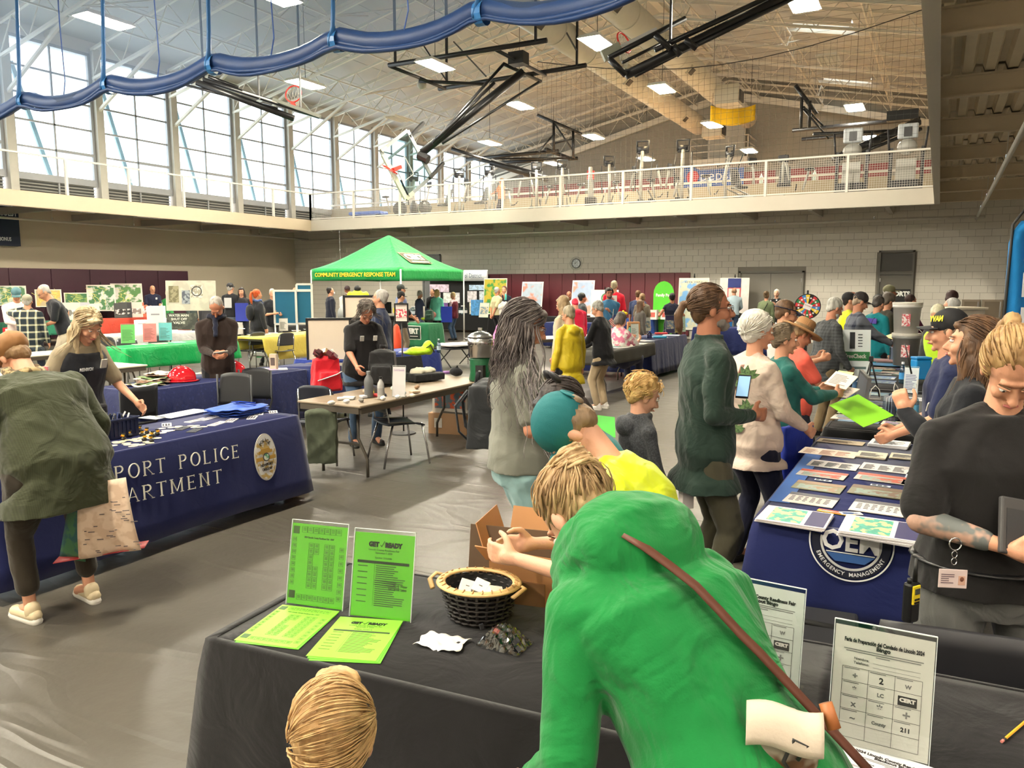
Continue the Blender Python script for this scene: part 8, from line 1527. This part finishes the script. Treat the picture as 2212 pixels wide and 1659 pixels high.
Pn('person in a black cap behind the charcoal checked man',(1835,633),12,-80,hair=('crew',BK1,BK2),top=((222,226,40),.4,-.12),ex=(('cap',(22,20,24)),)); Pn('bald man in dark glasses behind the black cap',(1841,630),13.2,-70,skn=3,hair=('bald',BK1,BK2),top=((30,30,34),1.0,-.12),ex=('glasses',))
Pn('woman in a teal and purple jacket with a black strap',(1903,641),11.8,-40,head=(.4,0),f=True,lod=1,fat=1.15,hair=('short',(44,40,38),(84,78,74)),top=((16,120,130),1.0,-.2),bot=((30,30,36),1.0),ex=(('strap',(20,20,24),1,-1),('patch',(74,58,150),.45,0,-1,.28,.08,'purple_yoke')))
Pn('person with grey-brown hair and a dark olive coat beside the teal jacket',(1926,636),12.6,-60,head=(.4,0),f=True,hair=('puffy',(62,54,48),(104,92,82)),top=((56,54,44),1.0,-.2)); Pn('man in an olive cap behind, in front of the SPORTS sign',(1922,617),14.5,-80,hair=('crew',G1,G2_),skn=3,top=((40,40,40),1.0,-.12),ex=(('cap',(106,104,76)),)); Pn('black capped head behind the teal jacket woman',(1900,637),13.4,-70,hair=('crew',BK1,BK2),top=((24,24,26),1.0,-.12),ex=(('cap',(18,18,20)),))
Pn('dark haired woman in a maroon long sleeve top',(1968,636),14,-55,f=True,lean=.15,hair=('short',(38,26,26),(70,50,46)),top=((90,22,56),1.0,-.2),bot=((60,60,66),1.0),L=(-.1,.4,1.0),Rr=(.1,.4,1.0))
Pn('person with a dark brown hood behind the grey bin',(2062,632),13.5,-40,head=(.5,0),hair=('puffy',(50,30,28),(70,46,42)),top=((60,34,34),1.0,-.12)); Pn('grey haired woman in glasses looking left behind the navy cap',(2056,644),10.6,85,f=True,skn=0,hair=('short',(140,138,134),(206,204,200)),top=((206,200,186),1.0,-.12),ex=('glasses',))
Pn('white haired helper bending in a lime safety vest behind the bucket',(2022,664),8.9,150,head=(.7,.2),lean=.2,f=True,hair=('short',(176,170,140),(222,216,190)),top=((60,60,62),.5,-.12),ex=(('vest',(196,236,50)),),skn=1)
q=Pn('person mostly hidden behind the blue feather banner',(2176,720),6.2,60,hair=('short',BR1,BR2),top=((34,34,38),1.0,-.12),head=(.4,0)) 
# ================================================================= OVERHEAD: curtain, hoops, banner, net
CY=10.0; ZC=5.6
def net_mat(c,op,name):
    m=bpy.data.materials.new(name); m.use_nodes=True; n=m.node_tree; n.nodes.clear(); N=n.nodes.new; L=n.links.new
    o=N('ShaderNodeOutputMaterial'); t=N('ShaderNodeBsdfTransparent'); d=N('ShaderNodeBsdfTranslucent'); d.inputs[0].default_value=(*lin(c),1); e=N('ShaderNodeBsdfDiffuse'); e.inputs[0].default_value=(*lin(c),1); a=N('ShaderNodeMixShader'); a.inputs[0].default_value=.5
    L(d.outputs[0],a.inputs[1]); L(e.outputs[0],a.inputs[2]); mi=N('ShaderNodeMixShader'); nz=N('ShaderNodeTexNoise'); nz.inputs['Scale'].default_value=1.3; r=N('ShaderNodeMapRange'); r.inputs[3].default_value=op*.8; r.inputs[4].default_value=op*1.2; L(nz.outputs[0],r.inputs[0]); L(r.outputs[0],mi.inputs[0]); L(t.outputs[0],mi.inputs[1]); L(a.outputs[0],mi.inputs[2]); L(mi.outputs[0],o.inputs[0]); return m
t=thing('divider_curtain','rolled up blue divider curtain with see-through netting above it','curtain',(0,CY,0)); SP=[-25,-20.3,-17.1,-14.3,-11.4,-8.6,-5.95,-3.2]
def zb(x):
    i=max(k for k in range(len(SP)) if SP[k]<=x+1e-6 or k==0); a=SP[i]; b=SP[min(i+1,len(SP)-1)]; u=0 if b==a else (x-a)/(b-a); return ZC+.06-.16*math.sin(PI*u)+.07*(abs(math.cos(PI*u))**8)
cm=M((28,56,104),rough=.45,var=.1,vs=3,bump=.002,bs=30); xs=[-25+i*.27 for i in range(82)]
for k in range(6):
    b=MB(); b.tube([(x,-.09+.035*k+.012*math.sin(x*2+k),zb(x)-.14+.05*k+.012*math.sin(x*3.1+k*2)) for x in xs],[.05+.012*math.sin(x*1.3+k) for x in xs],8,flat=.75); b.build('curtain_fold',cm,t,True)
b=MB(); b.tube([(x,.0,zb(x)+.02) for x in xs],.11,10,flat=1.3); b.build('curtain_roll',cm,t,True)
nm=net_mat((104,122,150),.42,'netting'); MB().grid(lambda u,v:(-25+u*21.8,.08*math.sin(u*40)*(1-v)+.04*math.sin(v*9+u*11),zb(-25+u*21.8)+v*(zc(-25+u*21.8)-1.4-ZC)),90,14).build('netting',nm,t,True)
for i,x in enumerate(SP[1:-1]):
    z1=zc(x)-1.3; MB().tube([(x-.05,-.12,ZC-.02),(x+.05,-.15,ZC+.25),(x+.02,-.1,ZC+.6),(x+.04*math.sin(i),-.04,ZC+2),(x,0,z1)],[.05,.045,.04,.035,.03],6,flat=.35).build('lift_strap',M((44,96,150),rough=.35),t,True)
    MB().lathe([(.165,-.07),(.17,0),(.165,.07)],(x,-.0,ZC+.07),14,Matrix.Rotation(R(90),3,'Y'),cap=False).build('tie_band',M((50,110,170),rough=.35),t)
    if i<5: xm=(x+SP[i+2])/2; MB().tube([(xm,-.05,ZC+.0),(xm+.1,-.06,ZC+.3),(xm+.02,-.04,ZC+1.4),(xm,0,zc(xm)-1.3)],.012,5).build('cord',M((30,70,140)),t)
BKm=M((20,20,22),rough=.35,spec=.5)
def Hoop(lbl): return thing('basketball_hoop',lbl,'basketball hoop')
def rim(t,c,nrm,r=.23,net=True):
    nrm=V(nrm).normalized(); u=nrm.cross(V((0,0,1))); u=u.normalized() if u.length>.1 else V((1,0,0)); w_=nrm.cross(u); P=[V(c)+u*r*math.cos(2*PI*i/24)+w_*r*math.sin(2*PI*i/24) for i in range(25)]
    MB().tube(P,.018,6).build('hoop_rim',M((214,44,30),rough=.4),t,True)
    if net:
        b=MB(); 
        for i in range(12):
            a=P[i*2]; e=V(c)+(a-V(c))*.55-V((0,0,.38)); e2=V(c)+(P[(i*2+4)%24]-V(c))*.55-V((0,0,.38)); b.tube([a,a.lerp(e2,.5),e2],.004,4).tube([P[(i*2+4)%24],P[(i*2+4)%24].lerp(e,.5),e],.004,4)
        b.build('net',m_white,t)
# main hoop
t=Hoop('big hoop with a tilted glass backboard folded down on a long black pole'); D0=24.0
cor=[pd(823,326,D0-.3),pd(880,282,D0),pd(932,381,D0+.3),pd(877,430,D0)]; ce=sum(cor,V())/4; nb_=(cor[1]-cor[0]).cross(cor[2]-cor[1]).normalized()
if nb_.dot(V((0,0,HC))-ce)<0: nb_=-nb_
sl=(cor[1]-cor[0]).normalized(); b=MB(); b.loop([[q for q in cor],[q-nb_*.03 for q in cor]]); b.build('glass_pane',glassm((214,232,234),.3),t)
for i in range(4): MB().bar(cor[i],cor[(i+1)%4],.09,.1).build('board_frame',M((130,134,134),rough=.35,metal=.2),t)
MB().bar(cor[0].lerp(cor[3],.08),cor[3],.16,.12).bar(cor[3],cor[3].lerp(cor[2],.28),.16,.12).bar(cor[0],cor[0].lerp(cor[1],.2),.14,.12).build('edge_padding',M((170,172,150),rough=.6),t)
mid=cor[0].lerp(cor[3],.55); inn=ce; sq=[mid.lerp(ce,.3)+ (cor[0]-cor[3]).normalized()*s_*.28+(cor[1]-cor[0]).normalized()*k for s_,k in ((-1,0),(1,0),(1,.42),(-1,.42))]
for i in range(4): MB().bar(sq[i]+nb_*.02,sq[(i+1)%4]+nb_*.02,.05,.01).build('target_line',m_white,t)
MB().bar(cor[3].lerp(cor[2],.1)+nb_*.03,cor[3].lerp(cor[0],.35)+sl*.12+nb_*.03,.14,.01).build('dark_strip',M((40,42,50)),t)
rc_=pd(849,367,D0-.4); MB().bar(rc_,rc_.lerp(ce,.55),.12,.1).build('rim_bracket',M((214,44,30)),t); rim(t,pd(842,366,D0-.55),(.5,.3,1.0),.25)
for a,b_ in (((885,295),(915,265)),((928,385),(958,352))): MB().bar(pd(*a,D0),pd(*b_,D0+.6),.09).build('mounting_arm',BKm,t)
A1=pd(1130,155,24.6); MB().tube([pd(905,335,D0+.2),A1],.12,12).build('main_pole',BKm,t,True); MB().tube([pd(905,335,D0+.2),pd(925,345,D0+.1)],.14).build('pole_collar',BKm,t)
for a,b_,r_ in (((935,310,24),(1089,137,24.4),.045),((955,310,24),(1165,177,24.6),.04),((945,300,24),(1068,178,24.2),.05)): MB().tube([pd(*a),pd(*b_)],r_,8).build('stay_rod',BKm,t,True)
def F8(a,z=8.55): return pz(a[0],a[1],z)
for a,b_ in (((840,141),(1181,87)),((948,192),(1266,141))): MB().tube([F8(a),F8(b_)],.075,8).build('ceiling_beam',BKm,t,True)
for a,b_ in (((1072,108),(1178,163)),((1088,138),(1168,176)),((842,143),(905,168)),((905,168),(962,192)),((905,175),(1045,182))): MB().tube([F8(a),F8(b_,8.4)],.055,8).build('cross_beam',BKm,t,True)
MB().box(F8((1120,127)),(.5,.4,.35)).build('winch_motor',M((34,32,30)),t); MB().sph(F8((911,183)),.16).build('pulley',M((170,166,156)),t,True)
for a in ((854,138),(965,175),(1157,88),(1246,143),(965,120)): q=F8(a); MB().bar(q,(q.x,q.y,zc(q.x)-.4),.06).build('drop_rod',BKm,t)
for a,b_ in (((965,175),(890,60)),((1246,110),(1195,20)),((1050,165),(980,90))): q=F8(a); q2=pz(b_[0],b_[1],10.5); MB().bar(q,q2,.035).build('brace_rod',BKm,t)
# right folded hoop
t=Hoop('folded hoop high at right, seen edge on beside the white duct'); Dr=15.0
for a,b_,r_ in (((1352,162),(1700,-8),.085),((1315,125),(1480,40),.05),((1415,108),(1690,-20),.05),((1372,164),(1522,88),.035),((1345,135),(1440,88),.03),((1500,100),(1720,-6),.04)): MB().tube([pd(*a,Dr),pd(*b_,Dr+.4)],r_,10).build('folded_arm',BKm,t,True)
for a,b_ in (((1317,128),(1352,162)),((1415,75),(1448,105)),((1455,98),(1470,120)),((1480,85),(1505,105))): MB().tube([pd(*a,Dr-.1),pd(*b_,Dr-.1)],.06,8).build('cross_piece',BKm,t,True)
g=[pd(1306,118,Dr+.3),pd(1418,62,Dr+.3),pd(1446,100,Dr+.3),pd(1345,155,Dr+.3)]; MB().loop([g,[q+V((0,0,.03)) for q in g]]).build('glass_pane',glassm((250,254,254),.12),t); MB().bar(pd(1302,122,Dr+.2),pd(1340,103,Dr+.2),.16,.2).build('edge_padding',M((150,152,136)),t); MB().bar(g[0],g[1],.05).build('board_frame',M((206,206,204)),t); rim(t,pd(1348,92,Dr+.5),(.8,-.2,.3),.2)
qz=pd(1448,90,Dr); MB().bar(qz,(qz.x,qz.y,zc(qz.x)-1.2),.04).build('drop_rod',BKm,t)
# left folded hoop
t=Hoop('folded hoop at left under the blue curtain, before the windows'); Dl=21.5
for a,b_,r_ in (((425,178),(635,256),.085),((440,172),(690,252),.06),((395,182),(600,235),.035),((450,165),(515,190),.05)): MB().tube([pd(*a,Dl),pd(*b_,Dl+.2)],r_,10).build('folded_arm',BKm,t,True)
MB().bar(pd(525,198,Dl-.2),pd(600,222,Dl-.2),.1,.04).build('board_edge',m_white,t); MB().bar(pd(590,215,Dl-.2),pd(692,252,Dl-.2),.12,.08).build('edge_padding',M((104,106,96)),t); rim(t,pd(634,203,Dl+.3),(.3,-1,.25),.23,True); MB().bar(pd(632,222,Dl),pd(636,232,Dl),.12,.1).build('rim_bracket',M((214,44,30)),t); 
for x in (440,560,650): q=pd(x,{440:178,560:215,650:240}[x],Dl); MB().bar(q,(q.x,q.y,zc(q.x)-1.0),.04).build('drop_rod',BKm,t)
# far centre and far right frames
def farframe(lbl,lst,z=8.2,rods=()):
    t=Hoop(lbl)
    for a,b_,r_ in lst: MB().tube([pz(a[0],a[1],z),pz(b_[0],b_[1],z)],r_,8).build('frame_bar',BKm,t,True)
    for a,b_,r_,D_ in rods: MB().tube([pd(*a,D_),pd(*b_,D_)],r_,6).build('frame_rod',BKm,t,True)
farframe('far folded hoop frame above the exercise machines',[((1008,344),(1206,326),.09),((1060,352),(1248,342),.09),((1034,343),(1235,342),.05),((1180,323),(1228,341),.1)],8.2,[((975,321),(1060,348),.08,36),((1160,248),(1262,292),.07,36),((1196,264),(1196,326),.07,36),((1238,282),(1238,340),.07,36),((1196,264),(1238,326),.04,36),((1164,328),(1196,290),.04,36),((1238,300),(1198,310),.04,36),((1060,350),(1185,388),.16,34),((1040,345),(1150,372),.08,34),((1062,350),(1062,372),.05,35)])
farframe('far right folded hoop frame by the right mezzanine',[((1712,282),(1988,256),.08),((1732,301),(1988,279),.08)],7.6,[((1718,184),(1764,247),.07,26),((1732,210),(1730,278),.05,26),((1750,218),(1748,276),.05,26),((1735,230),(1778,272),.035,26),((1735,235),(1790,300),.035,26),((1757,290),(1985,281),.06,25.5),((1985,262),(1800,345),.14,25),((1990,278),(1860,330),.06,25),((1975,262),(1975,280),.06,25.5)])
MB().box((0,0,0),(.9,.35,.3)).build('winch_motor',M((34,34,34)),bpy.data.objects['basketball_hoop.004']).location=pd(1950,250,25.5)
# yellow banner and court net
a=pd(1535,228,27);b_=pd(1632,225,27); o=MB().grid(lambda u,v:(a.lerp(b_,u)+V((0,.05*math.sin(u*9),-(.14*math.sin(PI*u))-v*(.55-.1*abs(u-.5)))))[:],16,8).build('banner',cloth((236,186,30),rough=.6),None,True,solid=.01); tag(o,'plain yellow banner sagging on a net high above the balcony','banner')
t=thing('safety_net','dark court net hanging across the hall above the balcony','net',(0,YF+.6,0)); b=MB(); x0=-12.5
for i in range(70): x=x0+i*.18; b.bar((x,0,ZT+1.1),(x,0,9.4-.9*math.sin(PI*i/70)),.005)
for j in range(24): z=ZT+1.2+j*.18; b.bar((x0,0,z),(x0+12.4,0,z),.005)
b.tube([(x0+i*1.24,0,9.4-.9*math.sin(PI*i/10)) for i in range(11)],.014,5); o=b.build('net_cords',M((60,60,56)),t); o['kind']='stuff'
# ================================================================= EXERCISE MACHINES ON THE BALCONY
MW=M((158,156,150),rough=.4); MK=M((34,34,38),rough=.4); YM=YF+1.4
def at(x,dy=0): q=pY(x,440,YM+dy); return V((q.x,YM+dy,ZT))
def elliptical():
    t=thing('elliptical_trainer','x','exercise machine'); MB().box((0,.1,.06),(.6,1.5,.08)).build('base',MK,t,bevel=.02); MB().tube([(0,-.45,.1),(0,-.5,.8),(0,-.35,1.45)],.05,8).build('mast',MW,t,True); vox(MB().sph((0,-.4,.35),(.16,.34,.34)),'flywheel_cover',MK,t,.03,1); 
    b=MB(); b.tube([(-.15,-.33,1.42),(-.17,-.31,1.72),(.17,-.31,1.72),(.15,-.33,1.42),(-.15,-.33,1.42)],.035,8); b.box((0,-.33,1.5),(.3,.04,.16)); b.build('console',MK,t,True)
    for q in (-1,1): MB().tube([(q*.22,-.3,.5),(q*.24,-.2,1.0),(q*.22,.0,1.45)],.02,6).build('arm',MK,t,True); MB().box((q*.16,.3,.22),(.14,.5,.05)).build('pedal',MK,t,bevel=.015); MB().tube([(q*.16,.55,.2),(q*.16,-.3,.45)],.025,6).build('link',MW,t)
    return t
def bike():
    t=thing('exercise_bike','x','exercise machine'); vox(MB().sph((0,-.3,.42),(.09,.3,.3)),'wheel_cover',MK,t,.03,1); MB().box((0,-.35,.03),(.5,.08,.06)).box((0,.55,.03),(.5,.08,.06)).bar((0,-.35,.06),(0,.55,.06),.08).build('base',MW,t); MB().tube([(0,.1,.3),(0,.25,.85)],.035).build('seat_post',MW,t,True); MB().sph((0,.28,.9),(.13,.17,.05)).build('saddle',MK,t,True); MB().tube([(0,-.3,.6),(0,-.42,1.15)],.035).build('stem',MW,t,True); MB().tube([(-.22,-.2,1.15),(-.2,-.45,1.18),(.2,-.45,1.18),(.22,-.2,1.15)],.02,6).build('handlebar',MK,t,True); MB().box((0,-.45,1.28),(.22,.04,.16)).build('console',MK,t,bevel=.015); MB().tube([(-.15,-.1,.3),(0,-.1,.32),(.15,-.1,.45)],.018).build('crank',MK,t)
    return t
def recumbent():
    t=thing('recumbent_bike','x','exercise machine'); vox(MB().sph((0,-.5,.36),(.12,.3,.28)),'wheel_cover',MK,t,.03,1); MB().bar((0,-.5,.12),(0,.6,.12),.12,.1).box((0,.6,.04),(.5,.08,.08)).box((0,-.6,.04),(.5,.08,.08)).build('base',MW,t); MB().box((0,.35,.5),(.42,.36,.08)).build('seat',MK,t,bevel=.03); MB().grid(lambda u,v:((u-.5)*.4*(1-.25*v),.5+.2*v,.58+v*.55),8,8).build('mesh_backrest',M((90,92,94),rough=.6),t,True,solid=.02); MB().tube([(0,-.45,.5),(0,-.3,1.15)],.03).build('stem',MW,t,True); MB().box((0,-.3,1.22),(.3,.05,.22)).build('console',MK,t,bevel=.02)
    return t
def treadmill():
    t=thing('treadmill','x','exercise machine'); MB().box((0,.0,.09),(.85,2.0,.14)).build('deck',MK,t,bevel=.02)
    for q in (-1,1): MB().bar((q*.4,-.85,.1),(q*.4,-.85,1.25),.09).build('upright',MK,t); MB().tube([(q*.42,-.85,1.2),(q*.4,-.3,1.05)],.03).build('handrail',MK,t,True); MB().tube([(q*.44,-.9,1.05),(q*.5,-.95,1.75)],.028).build('lever',MK,t,True)
    MB().box((0,-.95,.55),(.5,.06,.75)).build('white_panel',MW,t,bevel=.02); MB().sph((0,-.9,1.25),(.26,.14,.22)).build('motor_dome',MW,t,True); MB().box((0,-.88,1.68),(.52,.08,.42),taper=1).build('screen_frame',M((176,180,184),rough=.35),t,bevel=.04); MB().box((0,-.93,1.66),(.2,.03,.26)).build('screen_mount',MK,t); MB().box((0,-.93,.2),(.7,.2,.3)).build('motor_cover',MK,t,bevel=.03)
    return t
PR={'e':elliptical(),'b':bike(),'r':recumbent(),'t':treadmill()}; used=set()
for k,x,rz,l in (('b',848,1.9,'small upright bike with a lit display at the left end of the balcony row'),('e',895,.6,'white elliptical, first from the left'),('r',942,-.4,'recumbent bike with a mesh back, left one'),('e',992,.6,'white elliptical, second from the left'),('r',1022,-.4,'recumbent bike with a mesh back, second one'),('e',1058,.5,'elliptical in use by a person in orange'),('b',1108,1.2,'dark bike just right of the rider'),('e',1158,.5,'elliptical standing behind the third rail post'),('b',1172,-1.2,'low bike with a small console behind the third rail panel'),('e',1215,.4,'elliptical with a tall black console in the middle'),('b',1238,-1.2,'dark bike right of the middle elliptical'),('e',1312,.5,'elliptical right of the white stepper'),('b',1345,1.3,'spin bike with a large wheel'),('e',1392,.1,'tallest black elliptical console above the rail'),('b',1420,1.3,'pale bike right of the tallest console'),('b',1448,-1.2,'dark bike left of the grey console'),('e',1475,.2,'machine with a grey screen right of the middle'),('b',1540,1.4,'low bike with a round dark wheel'),('e',1590,-.6,'climbing machine below the lookout platform'),('r',1610,.8,'dark recumbent bike beside the climbing machine'),('r',1690,.1,'white hooded recumbent machine'),('b',1725,-1.3,'dark bike right of the white hooded machine'),('t',1842,0,'left one of the two tall treadmills at the right end'),('t',1955,0,'right one of the two tall treadmills at the right end')):
    o=PR[k] if k not in used else dup(PR[k]); used.add(k); o.location=at(x,.0 if k!='t' else .3); o.rotation_euler=(0,0,rz); o['label']=l
    if k=='e' and x in (1392,1475): o.scale=(1.15,1.15,1.22 if x==1392 else 1.18)
t=thing('stepper','curved white stepper with a red panel left of the fourth rail post','exercise machine',at(1275),.3); MB().tube([(0,.3,.05),(0,.1,.5),(0,-.1,1.0),(0,-.05,1.45)],[.12,.1,.08,.06],8).build('white_body',MW,t,True); MB().box((0,.05,1.2),(.25,.05,.3)).build('red_panel',M((200,60,50)),t); MB().box((0,.2,.3),(.4,.5,.3)).build('steps',MK,t,bevel=.03)
t=thing('bench','low blue padded bench at the left end of the balcony','bench',at(795)); MB().box((0,0,.3),(1.6,.6,.14)).build('pad',M((40,96,190),rough=.5),t,bevel=.05); 
for q in (-1,1): MB().box((q*.6,0,.12),(.08,.5,.24)).build('leg',MK,t)
person('rider in an orange top on the balcony elliptical',(1083,394),33.2,60,top=((206,130,90),.5,-.1),hair=('short',(150,120,90),(190,160,130)),skn=1,zoff=True,s=.98,lod=2,L=(-.2,.4,1.1),Rr=(.2,.4,1.1),ang=True).get('t').location.z=ZT+.1
for i,x in enumerate((1531,1642,1757)): q=pY(x,415,YF+4.9); bottle('spray bottle standing on the low wall, %s'%('left','middle','right')[i],V((q.x,YF+5.0,ZT+1.0)),.34,.06,(206,226,220),glass=False,name='spray_bottle')
q=pY(1515,378,YU-.3); t=thing('advert_board','blue advertising board reading Pepsi on the far wall','sign',(q.x+.6,YU-.2,pY(1540,380,YU-.2).z)); MB().box((0,0,0),(3.4,.08,1.1)).build('board',M((40,84,160)),t); MB().sph((-1.1,-.06,0),(.36,.04,.36)).build('round_mark',M((200,50,60)),t,True); text('pepsi',.8,M((226,230,240)),t,Matrix.Translation((.2,-.06,0))@Matrix.Rotation(R(90),4,'X'),width=1.7)
q=thing('thin_chain','thin hanging chain left of the green tent','chain',(pY(733,500,YF-.05).x,YF-.05,0)); MB().tube([(0,0,ZB),(0.02,0,2.2),(0,0,1.2)],.008,5).build('chain',m_chrome,q); 
for z in (3.9,3.2,2.8,2.6): MB().sph((0,0,z),(.02,.02,.05)).build('link',m_chrome,q)
finish_jobs(); flush_text()
